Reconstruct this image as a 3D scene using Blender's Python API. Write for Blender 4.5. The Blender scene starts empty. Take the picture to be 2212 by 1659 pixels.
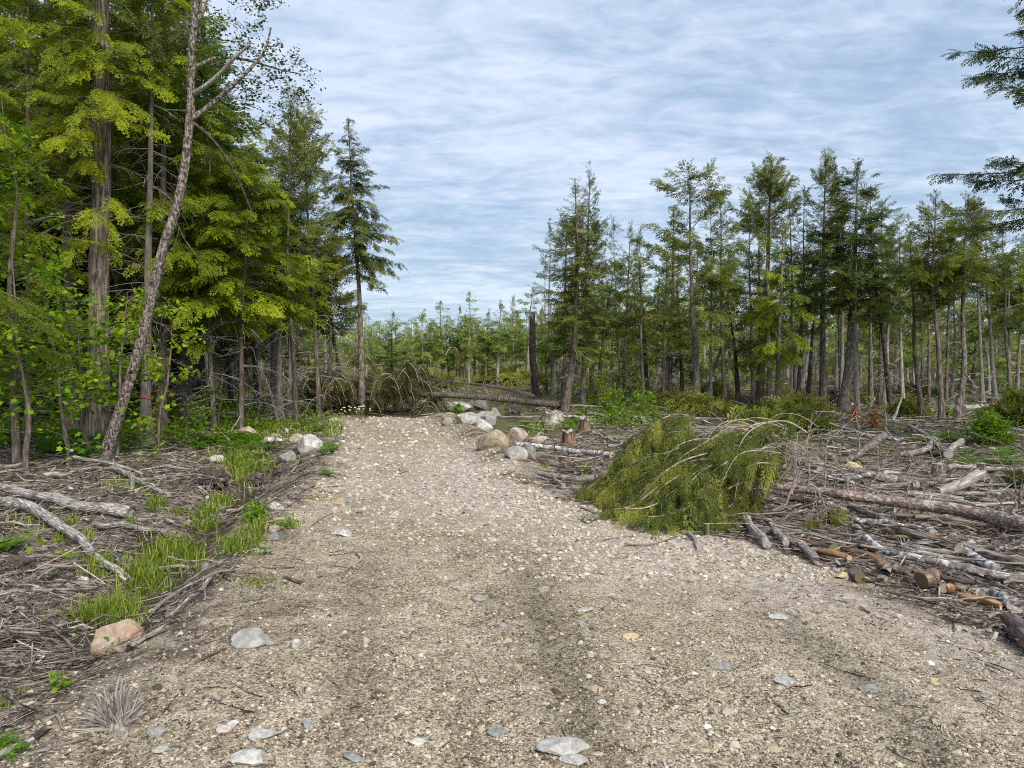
import bpy, math
import numpy as np
from mathutils import Vector, Matrix

# ------------------------------------------------------------------ camera, sky, sun, exposure
SC = bpy.context.scene
FPX = 759.0            # focal length in pixels of a 1024 px wide picture
HZ = 348.0             # horizon row
CAMH = 1.8
PITCH = math.atan((384 - HZ) / FPX)
cd = bpy.data.cameras.new('camera'); cd.sensor_width = 36.0; cd.lens = FPX / 1024 * 36.0
cd.clip_start = 0.05; cd.clip_end = 9000
cam = bpy.data.objects.new('camera', cd); SC.collection.objects.link(cam)
cam.location = (0, 0, CAMH); cam.rotation_euler = (math.pi / 2 - PITCH, 0, 0)
SC.camera = cam

SUN_EL, SUN_AZ = math.radians(44), math.radians(152)   # azimuth clockwise from +Y: behind the camera, to the right
W = bpy.data.worlds.new('World'); SC.world = W; W.use_nodes = True
nt = W.node_tree; nt.nodes.clear()
def N(nt, t, **kw):
    n = nt.nodes.new(t)
    for k, v in kw.items():
        if k in n.inputs: n.inputs[k].default_value = v
        else: setattr(n, k, v)
    return n
def Lk(nt, a, b): nt.links.new(a, b)
def mth(nt, op, a, b=None, c=None, clamp=False):
    n = nt.nodes.new('ShaderNodeMath'); n.operation = op; n.use_clamp = clamp
    for i, v in enumerate((a, b, c)):
        if v is None: continue
        if isinstance(v, (int, float)): n.inputs[i].default_value = v
        else: nt.links.new(v, n.inputs[i])
    return n.outputs[0]
def mixc(nt, f, a, b, mode='MIX'):
    n = nt.nodes.new('ShaderNodeMix'); n.data_type = 'RGBA'; n.blend_type = mode
    for i, v in ((0, f), (6, a), (7, b)):
        if isinstance(v, (int, float)): n.inputs[i].default_value = v
        elif isinstance(v, tuple): n.inputs[i].default_value = (*v, 1)
        else: nt.links.new(v, n.inputs[i])
    return n.outputs[2]
def ramp(nt, f, stops, interp='LINEAR'):
    n = nt.nodes.new('ShaderNodeValToRGB'); n.color_ramp.interpolation = interp
    e = n.color_ramp.elements
    while len(e) < len(stops): e.new(0.5)
    for i, (p, c) in enumerate(stops):
        e[i].position = p; e[i].color = (*c, 1) if isinstance(c, tuple) else (c, c, c, 1)
    nt.links.new(f, n.inputs[0]); return n.outputs[0]

sky = nt.nodes.new('ShaderNodeTexSky'); sky.sky_type = 'NISHITA'; sky.sun_disc = False
sky.sun_elevation = SUN_EL; sky.sun_rotation = SUN_AZ
tc = nt.nodes.new('ShaderNodeTexCoord'); sp = nt.nodes.new('ShaderNodeSeparateXYZ'); Lk(nt, tc.outputs['Generated'], sp.inputs[0])
zz = mth(nt, 'ADD', mth(nt, 'MAXIMUM', sp.outputs[2], 0.0), 0.13)
cx = mth(nt, 'DIVIDE', sp.outputs[0], zz); cy = mth(nt, 'DIVIDE', sp.outputs[1], zz)
cb = nt.nodes.new('ShaderNodeCombineXYZ'); Lk(nt, cx, cb.inputs[0]); Lk(nt, cy, cb.inputs[1])
def cnoise(sc, det, rough, dist, vec=None, sx=1.0, sy=1.0, off=0.0):
    mp = nt.nodes.new('ShaderNodeMapping'); mp.inputs['Scale'].default_value = (sx, sy, 1); mp.inputs['Location'].default_value = (off, off * 1.7, off)
    mp.inputs['Rotation'].default_value = (0, 0, 0.25)
    Lk(nt, vec or cb.outputs[0], mp.inputs[0])
    n = N(nt, 'ShaderNodeTexNoise', Scale=sc, Detail=det, Roughness=rough, Distortion=dist); Lk(nt, mp.outputs[0], n.inputs['Vector'])
    return n.outputs[0]
big = cnoise(0.62, 3, 0.5, 0.3, off=3.3)
rip = cnoise(3.6, 4, 0.55, 0.9, sx=0.7, sy=1.2, off=1.1)
fine = cnoise(11, 4, 0.6, 0.5, sx=0.8, sy=1.2, off=7.0)
m1 = mth(nt, 'ADD', mth(nt, 'MULTIPLY', big, 0.70), mth(nt, 'ADD', mth(nt, 'MULTIPLY', rip, 0.72), mth(nt, 'MULTIPLY', fine, 0.50)))
mask = ramp(nt, m1, [(0.72, 0.0), (0.90, 0.42), (1.0, 0.80)])
mask2 = nt.nodes.new('ShaderNodeMapRange'); Lk(nt, m1, mask2.inputs[0]); mask2.inputs[1].default_value = 0.66; mask2.inputs[2].default_value = 1.26
mask2.inputs[3].default_value = 0.24; mask2.inputs[4].default_value = 0.90; mask2.interpolation_type = 'SMOOTHSTEP'
hz = mth(nt, 'POWER', mth(nt, 'SUBTRACT', 1.0, mth(nt, 'MAXIMUM', sp.outputs[2], 0.0), clamp=True), 9.0)
cloud = mixc(nt, hz, (6.8, 7.6, 9.1), (6.9, 8.2, 9.0))
blue = mixc(nt, 0.25, (1.95, 3.5, 5.4), sky.outputs[0])
col = mixc(nt, mask2.outputs[0], blue, cloud)
bg = nt.nodes.new('ShaderNodeBackground'); Lk(nt, col, bg.inputs[0]); bg.inputs[1].default_value = 0.076
out = nt.nodes.new('ShaderNodeOutputWorld'); Lk(nt, bg.outputs[0], out.inputs[0])

sl = bpy.data.lights.new('sun', 'SUN'); sl.energy = 2.9; sl.angle = math.radians(30); sl.color = (1.0, 0.95, 0.86)
sun = bpy.data.objects.new('sun', sl); SC.collection.objects.link(sun)
sd = Vector((math.sin(SUN_AZ) * math.cos(SUN_EL), math.cos(SUN_AZ) * math.cos(SUN_EL), math.sin(SUN_EL)))
sun.rotation_euler = sd.to_track_quat('Z', 'Y').to_euler()
SC.view_settings.view_transform = 'Standard'; SC.view_settings.look = 'None'
SC.view_settings.exposure = 0.68; SC.view_settings.gamma = 1.0
SC.cycles.max_bounces = 6; SC.cycles.diffuse_bounces = 3; SC.cycles.glossy_bounces = 2; SC.cycles.transmission_bounces = 3
SC.cycles.pixel_filter_type = 'BLACKMAN_HARRIS'; SC.cycles.filter_width = 1.1
SC.cycles.use_denoising = False
SC.cycles.caustics_reflective = False; SC.cycles.caustics_refractive = False

# ------------------------------------------------------------------ picture <-> place
# positions were read off enlarged regions of the photograph; each region has an origin and a scale
REG = {'D': (0, 0, 2212 / 3000), 'A': (0, 0, 1.8433), 'B': (0, 600, 1.8433), 'L': (0, 1250, 1.659), 'M': (800, 850, 2.458),
       'N': (1500, 400, 1.952), 'O': (2200, 0, 1.3275), 'P': (1400, 1100, 2.458), 'Q': (2100, 1150, 2.212),
       'T': (1000, 1700, 2.212), 'U': (2000, 1700, 2.212), 'V': (600, 1250, 3.16), 'W': (0, 900, 3.456), 'S': (0, 0, 1.0)}
K3 = 1024 / 3000.0
FS = FPX / K3
def src(reg, x, y):
    ox, oy, s = REG[reg]; return ox + x / s, oy + y / s
def rays(X, Y):
    X = np.asarray(X, float) * K3; Y = np.asarray(Y, float) * K3
    xc = (X - 512) / FPX; zc = -(Y - 384) / FPX
    cp, s_ = math.cos(PITCH), math.sin(PITCH)
    return np.stack([xc, cp + zc * s_, -s_ + zc * cp], -1)
def at_depth(X, Y, d):
    r = rays(X, Y); t = np.asarray(d) / r[..., 1]
    return r * t[..., None] + np.array([0, 0, CAMH])
def flat(X, Y, z=0.0):
    r = rays(X, Y); t = (z - CAMH) / np.minimum(r[..., 2], -1e-4)
    return r * t[..., None] + np.array([0, 0, CAMH])

# ------------------------------------------------------------------ noise
_rs = np.random.RandomState(7); _tab = _rs.rand(65536)
def _h(ix, iy, iz):
    return _tab[((ix * 73856093) ^ (iy * 19349663) ^ (iz * 83492791)) & 65535]
def vnoise(x, y, z=0.0):
    x = np.asarray(x, float); y = np.asarray(y, float) + x * 0; z = np.asarray(z, float) + x * 0
    xi = np.floor(x).astype(np.int64); yi = np.floor(y).astype(np.int64); zi = np.floor(z).astype(np.int64)
    fx = x - xi; fy = y - yi; fz = z - zi
    fx = fx * fx * (3 - 2 * fx); fy = fy * fy * (3 - 2 * fy); fz = fz * fz * (3 - 2 * fz)
    r = 0
    for a in (0, 1):
        wx = fx if a else 1 - fx
        for b in (0, 1):
            wy = fy if b else 1 - fy
            for c in (0, 1):
                r = r + wx * wy * (fz if c else 1 - fz) * _h(xi + a, yi + b, zi + c)
    return r * 2 - 1
def fbm(x, y, z=0.0, o=4):
    r = 0; a = 1.0; s = 1.0
    for i in range(o):
        r = r + a * vnoise(x * s + i * 17.3, y * s - i * 9.1, z * s + i * 3.7); a *= 0.5; s *= 2.03
    return r
def sstep(a, b, x):
    t = np.clip((x - a) / (b - a), 0, 1); return t * t * (3 - 2 * t)

# ------------------------------------------------------------------ terrain
def edge_pts(pts):
    p = np.array([flat(*src('D', x, y)) for x, y in pts]); o = np.argsort(p[:, 1]); return p[o, 1], p[o, 0]
EL = edge_pts([(728, 905), (740, 950), (722, 1030), (655, 1110), (600, 1170), (500, 1262), (390, 1330), (250, 1420), (120, 1520), (0, 1640)])
ER = edge_pts([(925, 905), (1010, 960), (1090, 1012), (1190, 1078), (1262, 1092), (1400, 1140), (1600, 1172), (1800, 1232), (2000, 1330), (2212, 1402)])
YEND = 19.8
def xl(y): return np.interp(y, EL[0], EL[1]) - np.maximum(0, 2.9 - y) * 0.15
def xr(y): return np.interp(y, ER[0], ER[1]) + np.maximum(0, 3.6 - y) * 0.1
DT = edge_pts([(150, 1400), (205, 1335), (300, 1270), (350, 1225), (410, 1165), (470, 1100), (540, 1030), (570, 985), (640, 940)])
RUTS = [edge_pts(p) for p in ([(1130, 1190), (1150, 1290), (1190, 1400), (1240, 1520), (1310, 1659)], [(2040, 1659), (1900, 1500), (1760, 1390), (1600, 1290)], [(800, 1180), (790, 1300), (770, 1450), (740, 1659)], [(1020, 1659), (985, 1500), (975, 1380)])]
def rutm(x, y):
    m = 0
    for (yy, xx), w, a in zip(RUTS, (.19, .15, .15, .12), (.95, .75, .6, .45)):
        q = np.interp(y, yy, xx); m = m + a * np.exp(-((x - q) / w) ** 2) * sstep(yy[-1] + .5, yy[-1] - .8, y)
    return m
def road_d(x, y):     # >0 outside the road
    return np.maximum(np.maximum(xl(y) - x, x - xr(y)), (y - YEND) * 0.8)
def H(x, y):
    x = np.asarray(x, float); y = np.asarray(y, float)
    d = road_d(x, y); o = sstep(-0.2, 1.3, d)
    z = -0.10 * o + 0.012 * fbm(x * 1.3, y * 1.3) * (1 - o)
    z = z + o * (0.05 * fbm(x * 0.9, y * 0.9, 2.0) + 0.03 * fbm(x * 4, y * 4, 5.0, 3))
    # wheel ruts running up the road
    c = (xl(y) + xr(y)) * 0.5
    for k, off in enumerate((-0.62, 0.78)):
        cc = c + off + 0.12 * np.sin(y * 0.5 + k)
        z = z - 0.03 * np.exp(-((x - cc) / 0.22) ** 2) * (1 - o)
    z = z - 0.022 * rutm(x, y) + 0.010 * rutm(x - 0.2, y)
    # ditch on the left
    xd = np.interp(y, DT[0], DT[1]); g = np.exp(-((x - xd) / 0.42) ** 2) * sstep(3.6, 4.6, y) * (1 - sstep(13, 15, y))
    z = z - 0.15 * g
    # low spoil bank left of the road between ditch and road, and on the right at the far end
    z = z + 0.10 * np.exp(-((x - xl(y) + 0.25) / 0.28) ** 2) * sstep(5, 7, y) * (1 - sstep(12, 14, y))
    z = z + 0.20 * np.exp(-((x - xr(y) - 0.35) / 0.4) ** 2) * sstep(10.5, 13, y) * (1 - sstep(19, 20, y))
    far = sstep(24, 60, np.hypot(x, y)); z = z + far * 0.25 * fbm(x * 0.06, y * 0.06, 9.0, 3)
    return z
def G(X, Y, lift=0.0):
    """point on the ground seen at source pixel X,Y"""
    r = rays(X, Y); z = np.zeros(r.shape[:-1])
    for _ in range(7):
        t = np.minimum((z - CAMH) / np.minimum(r[..., 2], -4e-3), 900)
        p = r * t[..., None] + np.array([0, 0, CAMH]); z = 0.5 * z + 0.5 * H(p[..., 0], p[..., 1])
    p[..., 2] = H(p[..., 0], p[..., 1]) + lift
    return p

# ------------------------------------------------------------------ mesh building
class MB:
    def __init__(s): s.v = []; s.f = []; s.t = []; s.n = 0; s.m = []; s.at = {}
    def add(s, v, f, tint=0.5, mat=0):
        v = np.asarray(v, np.float32).reshape(-1, 3); f = np.asarray(f, np.int64)
        if len(v) == 0: return
        s.v.append(v); s.f.append(f + s.n); s.m.append(np.full(len(f), mat, np.int32))
        s.t.append(np.broadcast_to(np.asarray(tint, np.float32), (len(v),)).copy() if np.ndim(tint) == 0 else np.asarray(tint, np.float32))
        s.n += len(v)
    def mesh(s, name, mats, smooth=False):
        v = np.concatenate(s.v); me = bpy.data.meshes.new(name)
        tot = np.concatenate([np.full(len(f), f.shape[1], np.int32) for f in s.f])
        lo = np.concatenate([f.ravel() for f in s.f]).astype(np.int32)
        me.vertices.add(len(v)); me.vertices.foreach_set('co', v.ravel())
        me.loops.add(len(lo)); me.loops.foreach_set('vertex_index', lo)
        me.polygons.add(len(tot)); st = np.concatenate([[0], np.cumsum(tot)[:-1]]).astype(np.int32)
        me.polygons.foreach_set('loop_start', st); me.polygons.foreach_set('loop_total', tot)
        me.polygons.foreach_set('material_index', np.concatenate(s.m))
        me.polygons.foreach_set('use_smooth', np.full(len(tot), smooth))
        a = me.attributes.new('tint', 'FLOAT', 'POINT'); a.data.foreach_set('value', np.concatenate(s.t))
        for k, arr in s.at.items():
            a = me.attributes.new(k, 'FLOAT', 'POINT'); a.data.foreach_set('value', np.asarray(arr, np.float32))
        for m in (mats if isinstance(mats, (list, tuple)) else [mats]): me.materials.append(m)
        me.update(calc_edges=True); return me
    def build(s, name, mats, parent=None, smooth=False, loc=None):
        o = bpy.data.objects.new(name, s.mesh(name, mats, smooth)); SC.collection.objects.link(o)
        if parent: o.parent = parent
        if loc is not None: o.location = loc
        return o
def tag(o, label, cat, group=None, kind=None):
    if label: o['label'] = label
    if cat: o['category'] = cat
    if group: o['group'] = group
    if kind: o['kind'] = kind
    return o
def empty(name, loc, label, cat, group=None):
    o = bpy.data.objects.new(name, None); o.empty_display_size = 0.1; SC.collection.objects.link(o); o.location = loc
    return tag(o, label, cat, group)
def dup(o, loc, rz=0.0, sc=1.0, label=None, group=None, tilt=(0, 0)):
    c = o.copy(); SC.collection.objects.link(c); c.location = loc; c.rotation_euler = (tilt[0], tilt[1], rz)
    c.scale = (sc, sc, sc) if np.ndim(sc) == 0 else tuple(sc)
    if label: c['label'] = label
    if group: c['group'] = group
    for ch in o.children:
        d = ch.copy(); SC.collection.objects.link(d); d.parent = c
    return c
def norm(v): return v / np.maximum(np.linalg.norm(v, axis=-1, keepdims=True), 1e-9)
def tubes(mb, P, R, S=5, tint=0.5, mat=0, cap=False):
    """P (N,K,3) centre lines, R (N,K) radii"""
    P = np.asarray(P, float); R = np.asarray(R, float); n, k = R.shape
    if n == 0: return
    T = norm(np.gradient(P, axis=1))
    up = np.where(np.abs(T[:, :1, 2:3]) > 0.85, np.array([1.0, 0, 0]), np.array([0, 0, 1.0])) + 0 * T
    A = norm(np.cross(T, up)); B = np.cross(T, A)
    an = np.arange(S) * 2 * math.pi / S
    V = P[:, :, None] + R[:, :, None, None] * (np.cos(an)[:, None] * A[:, :, None] + np.sin(an)[:, None] * B[:, :, None])
    i = np.arange(n)[:, None, None] * k * S; j = np.arange(k - 1)[None, :, None] * S; s = np.arange(S)[None, None, :]; s2 = (s + 1) % S
    F = np.stack([i + j + s, i + j + s2, i + j + S + s2, i + j + S + s], -1).reshape(-1, 4)
    tt = np.repeat(np.broadcast_to(np.asarray(tint, float), (n,)), k * S) if np.ndim(tint) else tint
    mb.add(V.reshape(-1, 3), F, tt, mat)
def inst(mb, T, F, pos, X, Y, Z, sc, tint=0.5, mat=0):
    n = len(pos)
    if n == 0: return
    sc = np.broadcast_to(np.asarray(sc, float).reshape(-1, 1, 1) if np.ndim(sc) == 1 else np.asarray(sc, float), (n, 1, 1)) if np.ndim(sc) < 2 else np.asarray(sc)[:, None, :]
    Ts = T[None] * sc
    V = pos[:, None] + Ts[..., 0:1] * X[:, None] + Ts[..., 1:2] * Y[:, None] + Ts[..., 2:3] * Z[:, None]
    Fa = (F[None] + (np.arange(n) * len(T))[:, None, None]).reshape(-1, F.shape[1])
    tt = np.repeat(np.broadcast_to(np.asarray(tint, float), (n,)), len(T))
    mb.add(V.reshape(-1, 3), Fa, tt, mat)
def frames(d, up):
    Y = norm(d); X = norm(np.cross(Y, up)); Z = np.cross(X, Y); return X, Y, Z

# leaf spray template: Y along the twig, X sideways, Z up
def spray(seed, n=8, sub=3, side=0.34, lw=0.030, ll=0.11, droop=0.25, ang=52, rag=0.15):
    r = np.random.RandomState(seed); Q = []
    def leaf(p, a, L, w, tz):
        d = np.array([math.sin(a), math.cos(a)]); q = np.array([-d[1], d[0]])
        b = np.array(p); c = b + d * L * 0.5
        Q.append([[b[0], b[1], 0], [c[0] + q[0] * w, c[1] + q[1] * w, tz], [b[0] + d[0] * L, b[1] + d[1] * L, -tz * 0.5], [c[0] - q[0] * w, c[1] - q[1] * w, tz]])
    for i in range(n):
        s = 0.06 + 0.9 * i / n
        for sg in (-1, 1):
            if r.rand() < 0.08: continue
            a = sg * math.radians(ang + r.randn() * 9); l = side * (1.02 - s) ** 0.8 * (1 + rag * r.randn()) + 0.05
            for j in range(sub):
                f = (j + 0.25) / sub
                p = (math.sin(a) * l * f, s + math.cos(a) * l * f)
                leaf(p, a + (0.7 if j % 2 else -0.7) * (0.6 + 0.5 * r.rand()), ll * (0.7 + 0.5 * r.rand()), lw, 0.012 * r.randn())
            leaf((math.sin(a) * l * 0.8, s + math.cos(a) * l * 0.8), a, ll, lw, 0.0)
    leaf((0, 0.93), 0, ll, lw, 0)
    V = np.array(Q).reshape(-1, 3)
    V[:, 2] -= droop * V[:, 1] ** 2 + 0.5 * droop * np.abs(V[:, 0]) ** 1.5
    return V, np.arange(len(V)).reshape(-1, 4)
SP_FINE = [spray(i, 10, 2, side=.24, lw=.024, ll=.10, ang=46, rag=.3) for i in range(3)]
SP_MID = [spray(10 + i, 7, 1, side=.26, lw=0.044, ll=0.17, ang=46, rag=.3) for i in range(3)]
SP_FAR = [spray(20 + i, 4, 1, lw=0.062, ll=0.25) for i in range(3)]
SP_CEDAR = [spray(30 + i, 6, 2, side=.34, lw=.036, ll=.15, ang=38, droop=0.15, rag=0.3) for i in range(3)]
SP_TASSEL = [spray(40 + i, 15, 1, side=0.07, lw=0.016, ll=0.085, ang=42, droop=0.1) for i in range(3)]

# ------------------------------------------------------------------ materials
def mat(name):
    m = bpy.data.materials.new(name); m.use_nodes = True; m.node_tree.nodes.clear(); return m, m.node_tree
def attr(nt, name):
    n = nt.nodes.new('ShaderNodeAttribute'); n.attribute_name = name; return n.outputs['Fac']
def outp(nt, sh, bump=None):
    o = nt.nodes.new('ShaderNodeOutputMaterial'); Lk(nt, sh, o.inputs[0])
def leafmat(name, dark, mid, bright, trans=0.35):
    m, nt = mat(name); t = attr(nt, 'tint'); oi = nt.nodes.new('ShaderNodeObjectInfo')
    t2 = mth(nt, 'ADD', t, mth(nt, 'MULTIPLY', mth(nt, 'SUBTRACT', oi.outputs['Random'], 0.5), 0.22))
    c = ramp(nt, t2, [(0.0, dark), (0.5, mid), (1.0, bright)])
    d = nt.nodes.new('ShaderNodeBsdfPrincipled'); Lk(nt, c, d.inputs['Base Color']); d.inputs['Roughness'].default_value = 0.55
    d.inputs['Specular IOR Level'].default_value = 0.25
    tr = nt.nodes.new('ShaderNodeBsdfTranslucent'); Lk(nt, c, tr.inputs[0])
    mx = nt.nodes.new('ShaderNodeMixShader'); mx.inputs[0].default_value = trans
    Lk(nt, d.outputs[0], mx.inputs[1]); Lk(nt, tr.outputs[0], mx.inputs[2]); outp(nt, mx.outputs[0]); return m
M_HEM = leafmat('hemlock foliage', (0.04, 0.07, 0.006), (0.145, 0.20, 0.012), (0.42, 0.48, 0.02), 0.45)
M_CED = leafmat('cedar foliage', (0.045, 0.065, 0.010), (0.16, 0.19, 0.028), (0.31, 0.345, 0.05), 0.48)
M_FIR = leafmat('fir foliage', (0.02, 0.038, 0.009), (0.07, 0.105, 0.02), (0.16, 0.21, 0.035))
M_FARL = leafmat('far foliage', (0.07, 0.11, 0.02), (0.17, 0.23, 0.036), (0.32, 0.40, 0.06))
M_SPR = leafmat('spruce foliage', (0.02, 0.045, 0.006), (0.105, 0.135, 0.015), (0.34, 0.33, 0.05), 0.35)
M_BRU = leafmat('wilted spruce foliage', (0.022, 0.024, 0.007), (0.07, 0.072, 0.018), (0.19, 0.17, 0.05), 0.25)
M_MAP = leafmat('maple leaves', (0.06, 0.14, 0.008), (0.16, 0.31, 0.012), (0.40, 0.50, 0.02), 0.5)
M_OAK = leafmat('oak leaves', (0.025, 0.06, 0.012), (0.055, 0.11, 0.02), (0.12, 0.20, 0.035), 0.4)
M_GRA = leafmat('grass', (0.05, 0.09, 0.010), (0.18, 0.27, 0.018), (0.42, 0.44, 0.08), 0.4)
M_FERN = leafmat('fern', (0.04, 0.11, 0.008), (0.10, 0.22, 0.012), (0.24, 0.38, 0.02), 0.4)
M_SLSH = leafmat('lopped cedar foliage', (0.06, 0.075, 0.012), (0.20, 0.22, 0.035), (0.40, 0.38, 0.08), 0.35)
M_RED = leafmat('rust brown needles', (0.20, 0.06, 0.01), (0.42, 0.14, 0.025), (0.55, 0.22, 0.05), 0.3)
def barkmat(name, dark, light, pale=None, zs=0.18, sc=26.0, bump=0.7, blotch=0.5, pale_amt=0.0, bscale=6.0):
    m, nt = mat(name); tc = nt.nodes.new('ShaderNodeTexCoord'); mp = nt.nodes.new('ShaderNodeMapping')
    mp.inputs['Scale'].default_value = (1, 1, zs); Lk(nt, tc.outputs['Object'], mp.inputs[0])
    oi = nt.nodes.new('ShaderNodeObjectInfo')
    n1 = N(nt, 'ShaderNodeTexNoise', Scale=sc, Detail=4.0, Roughness=0.65, Distortion=0.4); Lk(nt, mp.outputs[0], n1.inputs['Vector'])
    v = N(nt, 'ShaderNodeTexVoronoi', Scale=sc * 0.9); v.feature = 'DISTANCE_TO_EDGE'; Lk(nt, mp.outputs[0], v.inputs['Vector'])
    crk = mth(nt, 'MULTIPLY', v.outputs['Distance'], 2.2, clamp=True)
    n2 = N(nt, 'ShaderNodeTexNoise', Scale=bscale, Detail=3.0, Roughness=0.6); Lk(nt, tc.outputs['Object'], n2.inputs['Vector'])
    h = mth(nt, 'ADD', mth(nt, 'MULTIPLY', n1.outputs[0], 0.62), mth(nt, 'MULTIPLY', crk, 0.42))
    f = mth(nt, 'ADD', h, mth(nt, 'MULTIPLY', mth(nt, 'SUBTRACT', n2.outputs[0], 0.5), blotch))
    f = mth(nt, 'ADD', f, mth(nt, 'MULTIPLY', mth(nt, 'SUBTRACT', attr(nt, 'tint'), 0.5), 0.5))
    c = ramp(nt, f, [(0.25, dark), (0.72, light)])
    if pale:
        pm = ramp(nt, n2.outputs[0], [(0.52 - pale_amt * 0.2, 0.0), (0.60 - pale_amt * 0.2, 1.0)])
        c = mixc(nt, mth(nt, 'MULTIPLY', pm, 0.75), c, pale)
    hs = nt.nodes.new('ShaderNodeHueSaturation'); Lk(nt, c, hs.inputs['Color']); Lk(nt, mth(nt, 'ADD', 0.8, mth(nt, 'MULTIPLY', oi.outputs['Random'], 0.4)), hs.inputs['Value'])
    b = nt.nodes.new('ShaderNodeBump'); b.inputs['Strength'].default_value = bump; b.inputs['Distance'].default_value = 0.02; Lk(nt, h, b.inputs['Height'])
    d = nt.nodes.new('ShaderNodeBsdfPrincipled'); Lk(nt, hs.outputs[0], d.inputs['Base Color']); d.inputs['Roughness'].default_value = 0.85
    d.inputs['Specular IOR Level'].default_value = 0.2; Lk(nt, b.outputs[0], d.inputs['Normal']); outp(nt, d.outputs[0]); return m
B_GREY = barkmat('grey brown bark', (0.06, 0.048, 0.04), (0.33, 0.27, 0.23))
B_LEAN = barkmat('lichened bark', (0.035, 0.026, 0.021), (0.38, 0.31, 0.26), (0.47, 0.42, 0.37), pale_amt=-0.1, bscale=22, zs=0.28, sc=24, bump=1.0)
B_CED = barkmat('cedar bark', (0.12, 0.10, 0.085), (0.36, 0.31, 0.27), zs=0.06, sc=34)
B_DARK = barkmat('dark bark', (0.035, 0.028, 0.024), (0.18, 0.145, 0.125))
B_MID = barkmat('brown bark', (0.06, 0.046, 0.037), (0.27, 0.215, 0.18), zs=0.12)
B_PALE = barkmat('pale dead bark', (0.16, 0.14, 0.12), (0.48, 0.43, 0.38), zs=0.08, sc=30)
B_WEA = barkmat('weathered grey wood', (0.12, 0.10, 0.085), (0.56, 0.52, 0.47), zs=0.05, sc=46, bump=0.9, blotch=0.7)
B_BIR = barkmat('silvery birch bark', (0.12, 0.10, 0.09), (0.42, 0.40, 0.38), (0.62, 0.61, 0.60), pale_amt=0.2, bscale=9, zs=1.5, sc=14)
B_SPR = barkmat('pinkish spruce bark', (0.13, 0.09, 0.075), (0.46, 0.35, 0.31), (0.55, 0.49, 0.46), pale_amt=-0.1, bscale=12, zs=0.5, sc=30)
B_ORA = barkmat('freshly peeled orange wood', (0.17, 0.085, 0.04), (0.52, 0.31, 0.16), (0.17, 0.12, 0.095), pale_amt=0.15, bscale=11, zs=0.06, sc=34, blotch=0.7)
B_TAN = barkmat('tan brown wood', (0.10, 0.065, 0.045), (0.32, 0.23, 0.165), zs=0.06, sc=30)
B_TWIG = barkmat('twigs', (0.035, 0.024, 0.018), (0.46, 0.39, 0.335), zs=1.0, sc=9, bump=0.0, blotch=0.5)
B_RED = barkmat('red rotten wood', (0.06, 0.035, 0.025), (0.30, 0.19, 0.15), zs=0.12, sc=30, bump=1.0)
def cutmat(name, a, b):
    m, nt = mat(name); tc = nt.nodes.new('ShaderNodeTexCoord')
    w = nt.nodes.new('ShaderNodeTexWave'); w.wave_type = 'RINGS'; w.rings_direction = 'Z'; w.inputs['Scale'].default_value = 40; w.inputs['Distortion'].default_value = 4; w.inputs['Detail'].default_value = 2
    Lk(nt, tc.outputs['Object'], w.inputs['Vector'])
    n = N(nt, 'ShaderNodeTexNoise', Scale=14.0, Detail=3.0); Lk(nt, tc.outputs['Object'], n.inputs['Vector'])
    c = ramp(nt, mth(nt, 'ADD', mth(nt, 'MULTIPLY', w.outputs[1], 0.4), mth(nt, 'MULTIPLY', n.outputs[0], 0.6)), [(0.2, a), (0.8, b)])
    d = nt.nodes.new('ShaderNodeBsdfPrincipled'); Lk(nt, c, d.inputs['Base Color']); d.inputs['Roughness'].default_value = 0.8; outp(nt, d.outputs[0]); return m
CUT_T = cutmat('cut wood tan', (0.30, 0.19, 0.11), (0.60, 0.44, 0.30))
CUT_D = cutmat('cut wood dark', (0.07, 0.05, 0.025), (0.20, 0.14, 0.06))
CUT_G = cutmat('cut wood grey', (0.20, 0.17, 0.15), (0.45, 0.40, 0.36))
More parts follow.
